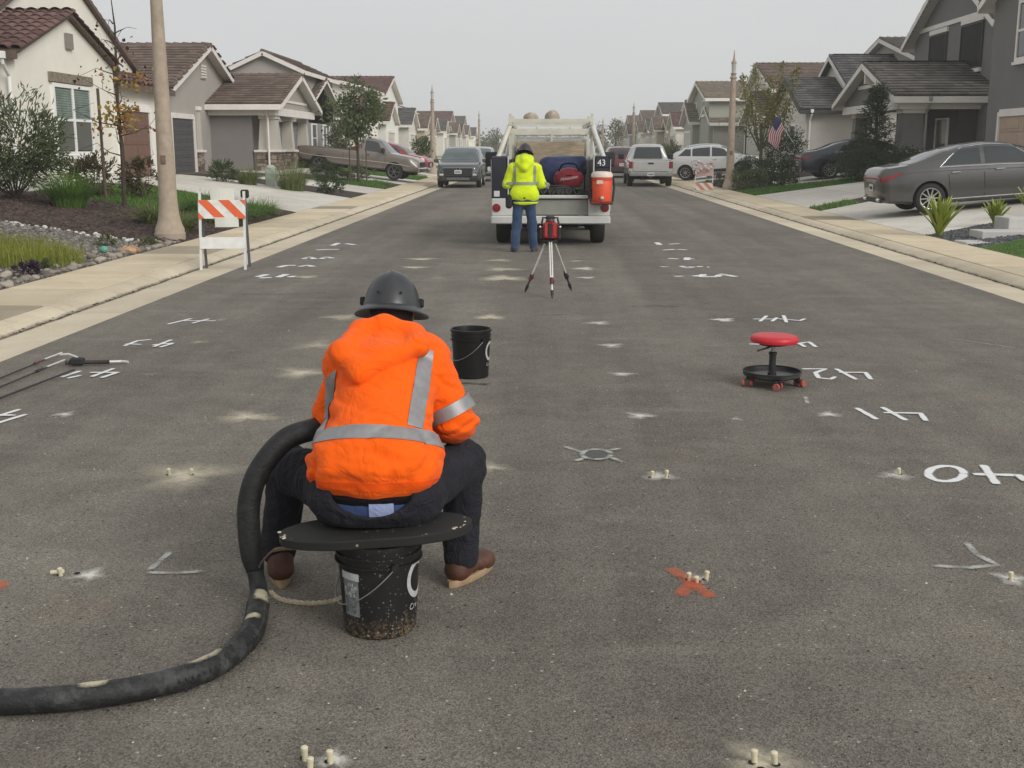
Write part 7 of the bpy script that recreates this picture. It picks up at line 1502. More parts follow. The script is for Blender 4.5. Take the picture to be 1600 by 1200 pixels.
for sx in (-1, 1):
    cb = tb('side_compartment', TNAVY, *sorted((sx*.76, sx*1.04)), .04, 2.46, .83, 1.56, r=.025)
    for k in range(3): tb('compartment_door', TW, *sorted((sx*1.04, sx*1.055)), .12+.78*k, .84+.78*k, .60, 1.50, par=cb)
    tb('side_skirt', TW, *sorted((sx*.92, sx*1.035)), .11, 2.46, .50, .83); tb('inner_trim', TW, *sorted((sx*.735, sx*.762)), .02, .06, .88, 1.56)
    lt = MB(); lt.lathe([(0, .02), (.07, .018), (.075, 0), (.0, 0)], 20, Matrix.Translation((sx*.955, .02, .665)) @ Matrix.Rotation(R(90), 4, 'X')); lt.build('tail_light', TAIL, tk, smooth=True)
    # slanted rack leg
    rl = MB(); rl.tube([(sx*.98, .12, 1.24), (sx*.97, .14, 1.42), (sx*.76, .55, 2.02), (sx*.73, .62, 2.10)], .045, 10); rl.build('rack_leg', CREAMP if sx < 0 else TW, tk, smooth=True)
    rl = MB(); rl.box(sx*.73-.025, sx*.73+.025, .60, .65, 1.5, 2.30); rl.build('rack_post', CREAMP, tk)
    rl = MB(); rl.box(sx*.73-.025, sx*.73+.025, 2.40, 2.45, 1.5, 2.30); rl.build('rack_post', CREAMP, tk)
    rl = MB(); rl.box(sx*.73-.03, sx*.73+.03, .55, 4.6, 2.10, 2.17); rl.build('rack_rail', CREAMP, tk)
    for wy in (.80, 4.2):
        w_ = wheel(tk, (sx*.86, wy, .37), sx, .37, .25, 8, ALLOYD); w_.rotation_euler = (0, 0, R(-90)*1); w_.rotation_euler = (0, 0, 0)
        for ch in w_.children: ch.rotation_euler = (0, 0, R(-90) if True else 0)
    tb('mud_flap', TBED, *sorted((sx*.72, sx*1.0)), 1.25, 1.27, .2, .55)
    mo = MB(); mo.rbox(*sorted((sx*1.08, sx*1.34)), 3.72, 3.82, 1.32, 1.62, .03); mo.tube([(sx*.95, 3.8, 1.45), (sx*1.15, 3.8, 1.45)], .02, 6); mo.build('wing_mirror', PLASTIC, tk)
lt = MB(); lt.lathe([(0, .02), (.055, .018), (.07, .012), (.075, 0)], 20, Matrix.Translation((.80, .02, .665)) @ Matrix.Rotation(R(90), 4, 'X')); lt.build('reverse_light', LENS, tk, smooth=True)
for y_, z_, hgt, m in ((.62, 1.94, .10, CREAMP), (.62, 2.15, .06, CREAMP), (2.42, 2.14, .06, CREAMP), (4.55, 2.14, .06, CREAMP)):
    q = MB(); q.box(-.76, .76, y_-.03, y_+.03, z_, z_+hgt); q.build('rack_crossbar', m, tk)
for x in (0.02, ): tb('rack_upright', CREAMP, x-.025, x+.025, 2.40, 2.44, 1.5, 2.0, r=.006)
hr = tb('headache_rack', CREAMP, -.70, .70, 2.43, 2.46, 1.93, 2.0)
for k in range(15): q = MB(); q.box(-.69+.098*k, -.683+.098*k, 2.435, 2.445, 1.5, 1.95); q.build('mesh_wire', CREAMP, tk).parent = hr
for k in range(4): q = MB(); q.box(-.7, .7, 2.446, 2.453, 1.55+.1*k, 1.557+.1*k); q.build('mesh_wire', CREAMP, tk).parent = hr
# cab and bonnet
c_ = MB(); n = 14
def cabring(y, zt, zb, w): return [(-w, y, zb), (-w, y, 1.12), (-w*.98, y, 1.2), (-w*.86, y, zt-.10), (-w*.74, y, zt), (w*.74, y, zt), (w*.86, y, zt-.10), (w*.98, y, 1.2), (w, y, 1.12), (w, y, zb)]
rings = [cabring(2.52, 1.86, .55, .96), cabring(2.58, 1.92, .50, .98), cabring(4.0, 1.93, .45, .98), cabring(4.3, 1.84, .45, .98), cabring(4.85, 1.30, .45, .97), cabring(5.0, 1.22, .45, .97), cabring(5.9, 1.12, .45, .94), cabring(6.0, 1.0, .5, .90)]; m_ = 10
c_.add([p for r in rings for p in r], [(i*m_+k, i*m_+(k+1) % m_, (i+1)*m_+(k+1) % m_, (i+1)*m_+k) for i in range(len(rings)-1) for k in range(m_)]+[tuple(range(m_-1, -1, -1)), tuple(range((len(rings)-1)*m_, len(rings)*m_))]); c_.build('cab', TW, tk, smooth=True)
q = MB(); q.prism([(-.72, 2.515, 1.26), (.72, 2.515, 1.26), (.66, 2.515, 1.80), (-.66, 2.515, 1.80)], (0, -.012, 0)); q.build('rear_window', mat('cab_glass_bronze', (.17, .145, .11), .15, .5, 5., col2=(.34, .30, .24)), tk)
tb('chassis', WELL, -.5, .5, .1, 5.6, .32, .52); tb('axle', WELL, -.75, .75, .72, .88, .3, .45); tb('hitch', PLASTIC, -.10, .16, -.16, .1, .30, .39); tb('spare_tyre', TYRE, -.34, .34, 1.3, 1.9, .34, .5, r=.06)
dk = tb('number_panel', TNAVY, .77, 1.03, .028, .04, 1.36, 1.56); v, f = text_flat('43', .15); q = MB(); q.add([(x+.885, .0255, 1.40+z) for x, z, _ in v], f); q.build('number_decal', mat('decal_white', (.75, .76, .75), .5, .04, 8.), tk).parent = dk
q = tb('sticker', PLATE, -1.0, -.90, .030, .041, .86, .96, r=.003)
# what it carries
def carried(nm, lab, cat, loc, rotz=0.): return thing(nm, lab, cat, loc, rotz)
w_ = carried('water_cooler', 'orange round water cooler with pale lid hung at the truck rear corner', 'water cooler', (.985, 20.33, .79))
ORC = mat('cooler_orange', (.78, .095, .035), .5, .08, 6.); q = MB(); q.lathe([(0, 0), (.155, 0), (.165, .02), (.178, .40), (.172, .41), (0, .41)], 32); q.build('barrel', ORC, w_, smooth=True)
q = MB(); q.lathe([(.178, .41), (.188, .415), (.188, .46), (.165, .50), (.08, .515), (0, .515)], 32); q.build('lid', mat('cooler_lid', (.72, .60, .52), .5, .1, 6.), w_, smooth=True)
q = MB(); q.lathe([(.182, .36), (.186, .362), (.186, .40), (.182, .402)], 32); q.build('band', mat('cooler_band', (.55, .06, .02), .5, .1, 6.), w_, smooth=True)
q = MB(); q.rbox(-.10, .02, -.196, -.182, .30, .37, .012); q.build('emblem', mat('cooler_emblem', (.75, .5, .42), .5, .1, 20.), w_)
q = MB(); q.rbox(-.03, .03, -.21, -.16, .04, .09, .01); q.build('tap', TW, w_); 
q = MB()
for a in (-1, 1): q.tube([(a*.195, -.02, .42), (a*.215, -.02, .25), (a*.19, -.02, .0)], .018, 8)
q.tube([(-.19, -.05, -.02), (0, -.14, -.03), (.19, -.05, -.02)], .02, 8); q.build('cradle', PLASTIC, w_, smooth=True)
q = MB(); q.rbox(-.2, .2, -.16, .15, -.05, -.003, .015); q.build('shelf', mat('shelf_red', (.16, .02, .02), .6, .2, 9.), w_)
def sack(P, c, r, s): return ellp(P, c, r)+.012*waves(P, 14, s)+.006*waves(P, 33, s+1)
b_ = carried('tarp_bundle', 'folded dark blue tarpaulin bundle lying in the truck bed', 'tarp', (.30, 21.1, .885)); sdf_obj('cloth', lambda P: np.maximum(umin(.06, sack(P, (0, .35, .42), (.46, .5, .27), 21), sack(P, (-.25, .05, .3), (.18, .16, .36), 25), cap(P, (-.3, .1, .55), (.35, .1, .58), .10)), -P[:, 2]), (-.6, -.25, -.03), (.6, .95, .78), .028, fabric('tarp_blue', (.022, .032, .085), .6, .25), b_)
b_ = carried('tool_bag', 'red zipped tool bag with white script lying in the truck bed', 'bag', (.42, 20.82, 1.02)); sdf_obj('bag_body', lambda P: np.maximum(ellp(P, (0, 0, .14), (.27, .16, .20))+.006*waves(P, 22, 31), -P[:, 2]), (-.32, -.22, -.02), (.32, .22, .38), .016, fabric('bag_red', (.17, .012, .02), .7, .2), b_)
q = MB(); q.tube(spline([(-.18, -.10, .28), (-.1, -.16, .40), (.1, -.16, .40), (.18, -.10, .28)], 20), .014, 6); q.build('bag_handle', BLACKC, b_, smooth=True); v, f = text_flat('Milwaukee', .075, .3); q = MB(); q.add([(x*.95, -.172+.5*x*x+.25*(z+.0)**2, .135+z+.18*x) for x, z, _ in v], f); q.build('bag_script', DECALW, b_); q = MB(); q.tube([(-.24, -.07, .20), (0, -.165, .21), (.24, -.07, .20)], .008, 6); q.build('zip', BLACKC, b_, smooth=True)
b_ = carried('hose_coil', 'coiled dark hoses heaped on the bed floor under the red bag', 'hose coil', (.22, 20.80, .89)); q = MB()
for k in range(5): q.tube([((.34-.03*k)*math.cos(a)+.02*math.sin(3*a+k), (.16-.01*k)*math.sin(a), .03+.028*k+.012*math.sin(2*a+k)) for a in np.linspace(0, 2*math.pi, 30)], .022, 6, cap=False)
q.build('coil', mat('coil_dark', (.02, .024, .022), .7, .4, 8., dirt=.3, dirtcol=(.12, .11, .09)), b_, smooth=True)
b_ = carried('glove_heap', 'pale work gloves lying beside the red tool bag', 'gloves', (.02, 20.72, .95)); sdf_obj('glove', lambda P: umin(.02, ellp(P, (0, 0, .1), (.07, .05, .06)), cap(P, (.0, 0, .1), (.10, -.02, .0), .025), cap(P, (-.02, 0, .1), (.05, -.04, -.02), .022), cap(P, (0, 0, .12), (-.08, -.02, .16), .022)), (-.16, -.12, -.08), (.18, .1, .24), .012, mat('glove_grey', (.25, .25, .2), .9, .3, 25.), b_)
for x, z, r_, lab in ((-.36, 2.175, .11, 'low rounded brown spool on the truck rack, left one'), (.03, 2.175, .155, 'taller pointed brown sack on the truck rack, right one')):
    t = carried('rack_load', lab, 'load', (.1+x, 21.6, z)); sdf_obj('bundle', lambda P, r_=r_: np.maximum(ellp(P, (0, 0, .05), (.14, .2, r_))+.012*waves(P, 20, 40), -P[:, 2]), (-.24, -.3, -.02), (.24, .3, .34), .02, mat('burlap', (.40, .34, .26), .95, .35, 20., bump=.5), t)

b_ = carried('duffel_bag', 'black duffel bag on the truck bed left of the blue tarpaulin', 'bag', (-.30, 21.2, .885)); sdf_obj('bag_body', lambda P: np.maximum(umin(.05, sack(P, (0, .1, .22), (.24, .5, .24), 61), cap(P, (-.1, -.3, .15), (.2, -.32, .3), .09)), -P[:, 2]), (-.36, -.55, -.03), (.42, .7, .56), .026, fabric('duffel_black', (.018, .018, .02), .8, .3), b_)
b_ = carried('cable_loops', 'loose dark cables hanging over the truck bed lip', 'cables', (.30, 20.55, .93)); q = MB()
for k in range(6): q.tube(spline([(-.45+.16*k, .2, .03), (-.40+.15*k, .0, .06), (-.34+.15*k, -.06, -.02-.02*(k % 3)), (-.26+.15*k, .0, .05), (-.2+.15*k, .22, .02)], 24), .013, 6)
q.build('cable', mat('cable_dark', (.018, .022, .02), .6, .3, 9.), b_, smooth=True)['kind'] = 'stuff'
b_ = carried('plywood_sheet', 'pale brown plywood sheet standing behind the truck bed rack', 'plywood', (.1, 22.82, .9)); q = MB(); q.rbox(-.66, .66, -.01, .012, 0, .92, .003); q.build('sheet', mat('plywood', (.36, .29, .20), .85, .3, 4., stretch=(1, 1, 6)), b_)
MARKS = [
  ('white spray-painted number 40 upside down at the right edge, nearest of its column', 0.035, 'white', [[(2.249, 6.007), (2.225, 5.956), (2.193, 5.912), (2.157, 5.879), (2.121, 5.861), (2.088, 5.86), (2.063, 5.876), (2.049, 5.908), (2.047, 5.951), (2.057, 6.002), (2.079, 6.053), (2.111, 6.1), (2.149, 6.135), (2.187, 6.154), (2.221, 6.155), (2.246, 6.138), (2.26, 6.104), (2.261, 6.058), (2.249, 6.007)], [(2.292, 5.996), (2.424, 5.987), (2.528, 5.978)], [(2.413, 6.176), (2.346, 5.807)], [(2.527, 5.99), (2.514, 5.858)]]),
  ('white spray-painted number 41 upside down, right of the rolling stool and nearer than it', 0.03, 'white', [[(2.094, 7.592), (2.137, 7.26)], [(2.271, 7.616), (2.315, 7.23)], [(2.23, 7.444), (2.468, 7.432), (2.436, 7.216)]]),
  ('white spray-painted number 42 upside down just right of the rolling stool base', 0.03, 'white', [[(2.031, 8.976), (2.218, 8.982), (2.101, 8.821), (2.079, 8.618), (2.159, 8.571), (2.222, 8.672)], [(2.299, 8.984), (2.346, 8.552)], [(2.28, 8.826), (2.488, 8.832), (2.456, 8.555)]]),
  ('white spray-painted number partly hidden behind the red stool seat', 0.03, 'white', [[(1.816, 10.144), (2.12, 10.085)], [(2.115, 10.085), (2.242, 10.156), (2.373, 10.263), (2.374, 9.993)], [(2.266, 10.191), (2.279, 9.99)]]),
  ('white spray-painted number 44 upside down on the asphalt beyond the red stool', 0.03, 'white', [[(2.117, 11.667), (2.351, 11.674)], [(2.303, 11.899), (2.157, 11.493)], [(2.278, 11.496), (2.382, 11.764)], [(2.371, 11.674), (2.57, 11.548), (2.65, 11.682)], [(2.475, 11.904), (2.408, 11.414)]]),
  ('small white painted number at right, fifth row beyond the rolling stool number 42', 0.035, 'white', [[(2.01, 15.631), (2.188, 15.795)], [(2.181, 15.876), (2.113, 15.555), (2.319, 15.561)], [(2.319, 15.561), (2.436, 15.883), (2.578, 15.568)]]),
  ('small white painted number right of the tripod, second row from its feet', 0.035, 'white', [[(2.013, 17.001), (2.065, 16.728), (2.171, 16.913)], [(2.218, 16.914), (2.321, 16.917)], [(2.355, 16.827), (2.401, 16.828)]]),
  ('small white painted number right of the tripod, third row from its feet', 0.035, 'white', [[(1.94, 18.192), (2.089, 18.09)], [(2.169, 18.093), (2.339, 18.097)], [(2.255, 18.308), (2.194, 17.886)]]),
  ('tiny white painted number on the right, two rows short of the service truck', 0.035, 'white', [[(2.009, 19.687), (2.229, 19.818)], [(2.273, 19.819), (2.411, 19.698)]]),
  ('farthest tiny white painted number in the right-hand column', 0.035, 'white', [[(2.053, 21.297), (2.057, 20.733)], [(2.231, 20.876), (2.443, 21.022)]]),
  ('white painted number 43 at left, near the kerb beyond the long lances', 0.03, 'white', [[(-3.691, 9.888), (-3.668, 10.161), (-3.564, 10.235)], [(-3.716, 9.988), (-3.557, 9.958)], [(-3.46, 9.927), (-3.295, 10.034)], [(-3.41, 9.829), (-3.373, 10.205)], [(-3.344, 9.799), (-3.296, 10.0)]]),
  ('white painted number 44 at left, just beyond the number 43 near the kerb', 0.03, 'white', [[(-3.716, 11.157), (-3.593, 11.55)], [(-3.637, 11.372), (-3.302, 11.382)], [(-3.489, 11.205), (-3.404, 11.511)]]),
  ('white painted number 42 beside the ends of the long steel lances', 0.03, 'white', [[(-3.664, 8.48), (-3.619, 8.737)], [(-3.6, 8.433), (-3.538, 8.559)], [(-3.518, 8.662), (-3.285, 8.668)], [(-3.435, 8.487), (-3.388, 8.823)], [(-3.344, 8.44), (-3.301, 8.642)]]),
  ('white painted mark cut off by the left edge below the lances', 0.03, 'white', [[(-3.555, 7.152), (-3.489, 7.395)], [(-3.464, 6.962), (-3.38, 7.248)], [(-3.58, 7.206), (-3.434, 7.21)]]),
  ('small white painted number at left, nearest of the five small ones before the barricade', 0.035, 'white', [[(-3.868, 15.386), (-3.805, 15.706)], [(-3.804, 15.233), (-3.652, 15.315)], [(-3.574, 15.317), (-3.541, 15.714)], [(-3.42, 15.321), (-3.385, 15.478)]]),
  ('small white painted number at left, second of the five small ones', 0.035, 'white', [[(-3.87, 16.65), (-3.81, 16.93), (-3.668, 16.934)], [(-3.582, 16.75), (-3.508, 16.938), (-3.376, 16.756)]]),
  ('small white painted number at left, third of the five small ones', 0.035, 'white', [[(-3.759, 17.925), (-3.743, 18.246), (-3.589, 17.93)], [(-3.489, 17.932), (-3.468, 18.254), (-3.328, 18.043)]]),
  ('small white painted number at left, fourth of the five small ones', 0.035, 'white', [[(-3.88, 19.52), (-3.707, 19.65), (-3.51, 19.655)]]),
  ('small white painted number at left, farthest of the five small ones', 0.035, 'white', [[(-3.773, 20.431), (-3.757, 20.989)], [(-3.604, 20.851), (-3.386, 20.579)]]),
  ('orange spray-painted cross round the white pins at lower right', 0.033, 'orange', [[(0.525, 4.544), (0.58, 4.43), (0.658, 4.229)], [(0.533, 4.239), (0.587, 4.361), (0.631, 4.424)]]),
  ('faint orange paint dash in the left lane before the service truck', 0.07, 'orange', [[(-3.038, 31.414), (-2.519, 31.429)]]),
  ('orange paint smear at the left edge of the near asphalt', 0.05, 'orange', [[(-2.19, 4.268), (-2.136, 4.297)]]),
  ('pale chalk corner mark on asphalt left of the hose', 0.02, 'faint', [[(-1.606, 4.692), (-1.626, 4.454)], [(-1.626, 4.432), (-1.503, 4.428), (-1.392, 4.453)]]),
  ('pale chalk arrow mark at the far right of the near asphalt', 0.022, 'faint', [[(1.872, 4.906), (1.858, 4.758), (1.898, 4.62), (1.773, 4.587), (1.62, 4.605)]]),
  ('faint painted crossing lines round the grey core patch', 0.022, 'faint', [[(0.115, 6.525), (0.23, 6.384)], [(0.371, 6.431), (0.463, 6.491)], [(0.371, 6.291), (0.448, 6.159)], [(0.233, 6.26), (0.166, 6.178)], [(0.384, 6.333), (0.373, 6.285), (0.348, 6.246), (0.314, 6.225), (0.277, 6.224), (0.245, 6.244), (0.224, 6.281), (0.217, 6.328), (0.227, 6.377), (0.251, 6.417), (0.286, 6.44), (0.324, 6.441), (0.357, 6.42), (0.378, 6.381), (0.384, 6.333)]]),
  ('short white chalk tick right below the rolling stool', 0.02, 'faint', [[(1.831, 7.948), (1.794, 7.701)]]),
]
LINES = [((-4.19, 12.047), (-3.679, 12.061)), ((-0.957, 12.139), (-0.347, 12.254)), ((-4.319, 14.489), (-3.871, 14.501)), ((-1.094, 14.442), (-0.554, 14.457)), ((2.648, 12.388), (3.003, 12.299)), ((2.353, 14.678), (2.912, 14.555)), ((1.579, 10.07), (1.377, 10.031)), ((-3.401, 19.658), (-3.038, 19.795)), ((-4.42, 22.667), (-3.715, 22.687)), ((3.73, 10.477), (4.108, 9.977)), ((1.873, 22.845), (2.502, 22.863)), ((2.204, 25.243), (2.787, 25.259))]
DUST = [(-1.906, 5.865, 0.255, 1, 'r'), (-1.883, 8.708, 0.223, 1, 'r'), (-1.926, 7.217, 0.216, 1, 'r'), (-2.005, 9.969, 0.271, 0.7, 'r'), (-3.137, 7.255, 0.092, 0.8, 'w'), (-2.075, 11.683, 0.211, 0.6, 'r'), (-1.929, 17.977, 0.24, 0.8, 'r'), (-1.888, 16.707, 0.223, 0.8, 'r'), (-0.604, 16.474, 0.293, 0.7, 'r'), (-0.562, 15.325, 0.325, 0.8, 'r'), (-0.702, 17.804, 0.238, 0.6, 'r'), (0.538, 11.361, 0.178, 0.8, 'w'), (0.591, 10.042, 0.147, 0.8, 'w'), (0.601, 8.727, 0.119, 0.9, 'w'), (0.626, 7.325, 0.117, 0.9, 'w'), (0.615, 5.912, 0.115, 0.9, 'w'), (1.864, 7.397, 0.092, 0.9, 'w'), (1.879, 5.972, 0.116, 0.8, 'w'), (1.811, 11.614, 0.13, 0.8, 'w'), (1.811, 15.625, 0.095, 0.8, 'w'), (1.75, 16.901, 0.103, 0.7, 'w'), (-0.283, 6.061, 0.125, 0.8, 'r'), (-0.562, 11.726, 0.171, 0.8, 'r'), (0.562, 16.596, 0.185, 0.7, 'w'), (0.559, 15.434, 0.154, 0.7, 'w'), (0.482, 17.735, 0.177, 0.5, 'w'), (1.897, 4.467, 0.077, 1, 'w'), (0.628, 3.01, 0.128, 1, 'r'), (-0.596, 2.989, 0.058, 1, 'w'), (-1.857, 4.404, 0.089, 0.9, 'w'), (-3.213, 15.405, 0.19, 0.7, 'r'), (0.627, 4.431, 0.062, 0.9, 'w'), (-3.03, 8.624, 0.147, 0.4, 'r'), (-3.099, 10.108, 0.127, 0.6, 'r'), (-1.415, 15.301, 0.154, 0.4, 'r'), (1.237, 7.252, 0.074, 0.6, 'w'), (-2.222, 8.28, 0.104, 0.3, 'r'), (-3.275, 11.47, 0.13, 0.5, 'w')]
PINS = [(-1.992, 5.862, 'u'), (-1.879, 5.866, 'u'), (0.572, 5.886, 'u'), (0.649, 5.889, 'u'), (1.899, 5.985, 'u'), (-1.966, 4.394, 'u'), (-2.009, 4.4, 'l'), (0.59, 4.409, 'u'), (0.619, 4.389, 's'), (0.659, 4.418, 'u'), (1.888, 4.446, 'u'), (0.603, 3.002, 'u'), (0.66, 2.997, 'u'), (-0.675, 2.987, 'u'), (-0.648, 2.925, 'u'), (-0.6, 2.971, 'u')]
# ============================================================ marks on the asphalt
PM = {'white': alphamat('paint_white_spray', (.78, .79, .79), 100., .22, .72), 'orange': alphamat('paint_orange_spray', (.70, .15, .06), 80., .25, 1.7), 'faint': alphamat('paint_faint', (.46, .46, .43), 110., .52, 1.15)}
DUSTM = {'w': alphamat('dust_white', (.68, .66, .60), 120., .27, .85), 'r': alphamat('dust_tan', (.57, .515, .395), 120., .22, .95)}
LINEM = alphamat('chalk_line', (.5, .5, .47), 90., .55, 1.4)
def stroke(V, F, A, pts, w, z, taper=True, amp=1.):
    P = [np.array(p, float) for p in pts]; Q = []
    for i in range(len(P)-1):
        n = max(2, int(np.linalg.norm(P[i+1]-P[i])/.03)); Q += [P[i]+(P[i+1]-P[i])*k/n for k in range(n)]
    Q.append(P[-1]); n = len(Q); b = len(V)
    for i, p in enumerate(Q):
        d = Q[min(i+1, n-1)]-Q[max(i-1, 0)]; d = d/max(np.linalg.norm(d), 1e-9); s = np.array([-d[1], d[0]]); ed = min(1., min(i, n-1-i)/1.5+.6) if taper else 1.
        for o, c in ((-2.1, 0), (-1.1, .25), (-.6, .85), (0, 1), (.6, .85), (1.1, .25), (2.1, 0)): q = p+s*o*w; V.append((q[0], q[1], z)); A.append(c*ed*amp*(1+.15*math.sin(i*1.3)))
    for i in range(n-1):
        for k in range(6): F.append((b+i*7+k, b+i*7+k+1, b+i*7+8+k, b+i*7+7+k))
for k, (lab, w, colr, lines) in enumerate(MARKS):
    V, F, A = [], [], []
    for j, ln in enumerate(lines): stroke(V, F, A, ln, w*((1.6 if lines[0][0][1] > 11.8 else .68) if colr == 'white' else 1.), .004+.0012*j)
    c = np.array(V)[:, :2].mean(0); me = cover_mesh('paint_mark', [(x-c[0], y-c[1], z) for x, y, z in V], F, A, PM[colr]); o = put('paint_mark', me, None, (c[0], c[1], 0)); tag(o, lab, 'paint mark', 'spray paint marks on the asphalt')
ORD = ['nearest', 'second', 'third', 'fourth', 'fifth', 'sixth', 'seventh', 'eighth', 'ninth', 'tenth', 'eleventh', 'twelfth', 'thirteenth', 'fourteenth']
lr_ = sorted(LINES, key=lambda q: q[0][1])
for k, (a, b) in enumerate(LINES):
    V, F, A = [], [], []; stroke(V, F, A, [a, b], .022, .0035, amp=.9); c = np.array(V)[:, :2].mean(0); o = put('chalk_line', cover_mesh('chalk_line', [(x-c[0], y-c[1], z) for x, y, z in V], F, A, LINEM), None, (c[0], c[1], 0)); tag(o, 'thin faint chalk dash across the asphalt, %s of the dashes counted from the camera' % ORD[lr_.index((a, b))], 'chalk line', 'faint chalk dashes across the street')
drow = []
for e in sorted(DUST, key=lambda q: q[1]):
    if drow and e[1]-drow[-1][-1][1] < .28: drow[-1].append(e)
    else: drow.append([e])
dlab = {}
for i, rw in enumerate(drow):
    for j, e in enumerate(sorted(rw)): dlab[e] = '%s drilling dust patch, %s row from the camera%s' % ('white' if e[4] == 'w' else 'tan', ORD[i] if i < len(ORD) else 'row %d' % (i+1), ', %s from the left' % (['first'] + ORD[1:])[j] if len(rw) > 1 else '')
for k, (x, y, r, a, cc) in enumerate(DUST):
    V, F, A = [(0, 0, .0025)], [], [a*1.05]; n = 20; rr_ = [.25, .5, .75, 1.]; el = random.uniform(.75, 1.2)
    for i, q in enumerate(rr_):
        for j in range(n): t_ = 2*math.pi*j/n; w = 1.35*r*q*(1+.22*math.sin(3*t_+k)+.16*math.sin(5*t_+2*k)+.1*math.sin(8*t_+k)); V.append((w*math.cos(t_)*1.15, w*math.sin(t_)*el*1.2, .0025+.0001*(k % 4))); A.append(a*(1.5 if y > 11.5 else .95)*(1-q)**1.25)
    for j in range(n): F.append((0, 1+j, 1+(j+1) % n))
    for i in range(3):
        for j in range(n): F.append((1+i*n+j, 1+(i+1)*n+j, 1+(i+1)*n+(j+1) % n, 1+i*n+(j+1) % n))
    o = put('dust_patch', cover_mesh('dust_patch', V, F, A, DUSTM[cc]), None, (x, y, 0)); o['kind'] = 'thing'
    tag(o, dlab[(x, y, r, a, cc)], 'dust patch', 'pale dust patches in rows across the street')
# the round core patch and a dark smear in front of the clean bucket
V, F = [(0, 0, 0)], []; n = 26
for j in range(n): t_ = 2*math.pi*j/n; V.append((.082*math.cos(t_)*(1+.03*math.sin(5*t_)), .10*math.sin(t_), 0))
F = [(0, 1+j, 1+(j+1) % n) for j in range(n)]; me = bpy.data.meshes.new('core_patch'); me.from_pydata(V, [], F); me.materials.append(mat('core_grout', (.085, .088, .083), .9, .15, 30., bump=.3)); o = put('core_patch', me, None, (.3, 6.33, .0062)); tag(o, 'smooth grey round core patch in the asphalt inside a faint painted ring', 'patch')
DARKM = alphamat('dark_mark', (.05, .047, .043), 60., .35, 1.5); V, F, A = [], [], []; stroke(V, F, A, [(-.62, 8.36), (-.52, 8.33), (-.40, 8.30)], .05, .003, amp=.9); o = put('dark_smear', cover_mesh('dark_smear', V, F, A, DARKM)); tag(o, 'dark smear on the asphalt in front of the clean bucket', 'stain')
for k, (x0, y0, x1, y1) in enumerate(((-2.0, 12.2, -1.2, 12.25), (-.05, 11.9, .25, 11.92), (1.8, 15.9, 2.6, 15.95), (.95, 12.6, 1.5, 12.58), (-3.6, 13.5, -2.6, 13.7))):
    V, F, A = [], [], []; stroke(V, F, A, [(x0, y0), ((x0+x1)/2, y0+.03), (x1, y1)], .04, .0028, amp=.7); o = put('tyre_scuff', cover_mesh('tyre_scuff', V, F, A, DARKM)); tag(o, 'short dark scuff on the asphalt, '+('left lane beyond the seated worker', 'mid-street before the tripod', 'right lane beyond the red stool', 'left of the number 44 beyond the stool', 'by the left kerb near the number 44')[k], 'stain', 'dark scuffs on the street')
# white injection pins
PINM = mat('pin_nylon', (.66, .60, .43), .6, .1, 40., dirt=.3, dirtcol=(.45, .36, .22)); HOLE = mat('drill_hole', (.01, .009, .008), 1., .1, 9.)
PINLAB = ['left one of the pin pair in the tan dust patch left of the worker', 'right one of the pin pair in the tan dust patch left of the worker', 'left one of the pin pair beyond the grey core patch', 'right one of the pin pair beyond the grey core patch', 'single pin left of the painted number 40', 'upright pin at the left edge beside the fallen one', 'fallen pin lying at the left edge', 'left pin standing on the orange cross', 'short stub between the pins on the orange cross', 'right pin beside the orange cross', 'single pin near the chalk arrow at the right edge', 'left pin of the pair at the lower right picture edge', 'right pin of the pair at the lower right picture edge', 'leftmost of three pins at the bottom picture edge', 'middle and lowest of three pins at the bottom edge', 'pin standing in a drilled hole at the bottom edge, right of three']
pin = MB(); pin.lathe([(0, 0), (.0085, 0), (.0095, .004), (.0085, .018), (.0092, .020), (.0092, .036), (.0105, .04), (.0105, .050), (.007, .054), (0, .055)], 14); pm = pin.mesh('pin_body', smooth=True); pm.materials.append(PINM); hm = MB(); hm.lathe([(0, .0066), (.0125, .0066)], 16); hme = hm.mesh('hole_mouth'); hme.materials.append(HOLE)
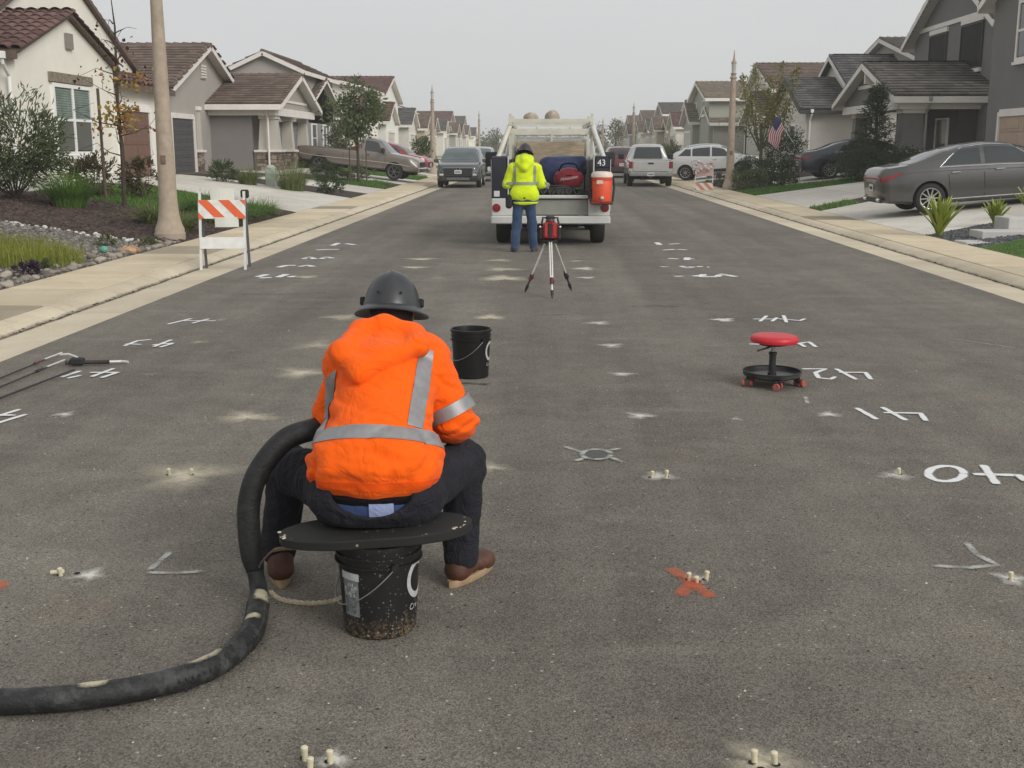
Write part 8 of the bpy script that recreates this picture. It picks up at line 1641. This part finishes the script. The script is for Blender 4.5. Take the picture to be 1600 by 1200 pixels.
for (x, y, k), lab in zip(PINS, PINLAB):
    t = thing('injection_pin', 'small white '+lab if len(lab.split()) < 14 else lab, 'pin', (x, y, 0), random.uniform(0, 6), 'white injection pins'); o = put('pin_body', pm, t, (0, 0, .0))
    if k == 'l': o.location = (0, 0, .012); o.rotation_euler = (R(84), 0, 0); o.rotation_euler.z = random.uniform(0, 3)
    else: o.rotation_euler = (random.uniform(-.16, .16), random.uniform(-.16, .16), 0); o.scale = (1, 1, .55 if k == 's' else random.uniform(.66, .82)); put('hole_mouth', hme, t, (.004, -.004, 0))
for x, y in ((-1.905, 4.41), (.615, 2.965)): q = thing('drill_hole', 'small dark drilled hole in a white dust patch' if x < 0 else 'dark drilled hole beside the lower right pins', 'hole', (x, y, 0)); put('hole_mouth', hme, q, (0, 0, .0005))
# loose chips of stone scattered over the street
V, F = [], []
for k in range(2600):
    y = 2.8+(random.random()**1.6)*17; x = random.uniform(-4.3, 5.2); s = random.uniform(.0018, .0055)*(1 if random.random() < .95 else 1.8); a = random.uniform(0, 6.28); b = len(V)
    for px, py, pz in ((1, 0, 0), (0, .7, 0), (-.9, 0, 0), (0, -.8, 0), (0, 0, .8)): V.append((x+(px*math.cos(a)-py*math.sin(a))*s, y+(px*math.sin(a)+py*math.cos(a))*s, .0005+pz*s))
    F += [(b, b+1, b+4), (b+1, b+2, b+4), (b+2, b+3, b+4), (b+3, b, b+4)]
me = bpy.data.meshes.new('stone_chips'); me.from_pydata(V, [], F); me.materials.append(islandmat('chips', (.16, .145, .12), (.62, .58, .49), .9, 50.)); o = put('stone_chips', me); tag(o, 'loose pale stone chips scattered over the asphalt', 'stone chips', kind='stuff')
# ============================================================ air
q = MB(); q.box(-830, 830, -70, 730, -1.4, 14); hz_ = q.build('haze', None); hz_['kind'] = 'stuff'; hz_['label'] = 'thin grey haze hanging over the street'
hm_ = bpy.data.materials.new('haze_air'); hm_.use_nodes = True; t = hm_.node_tree; t.nodes.remove(t.nodes['Principled BSDF']); pv = nd(t, 'ShaderNodeVolumePrincipled'); pv.inputs['Color'].default_value = (.93, .95, .96, 1); pv.inputs['Density'].default_value = .0009; pv.inputs['Anisotropy'].default_value = .2
t.links.new(pv.outputs[0], t.nodes['Material Output'].inputs['Volume']); hz_.data.materials.clear(); hz_.data.materials.append(hm_)
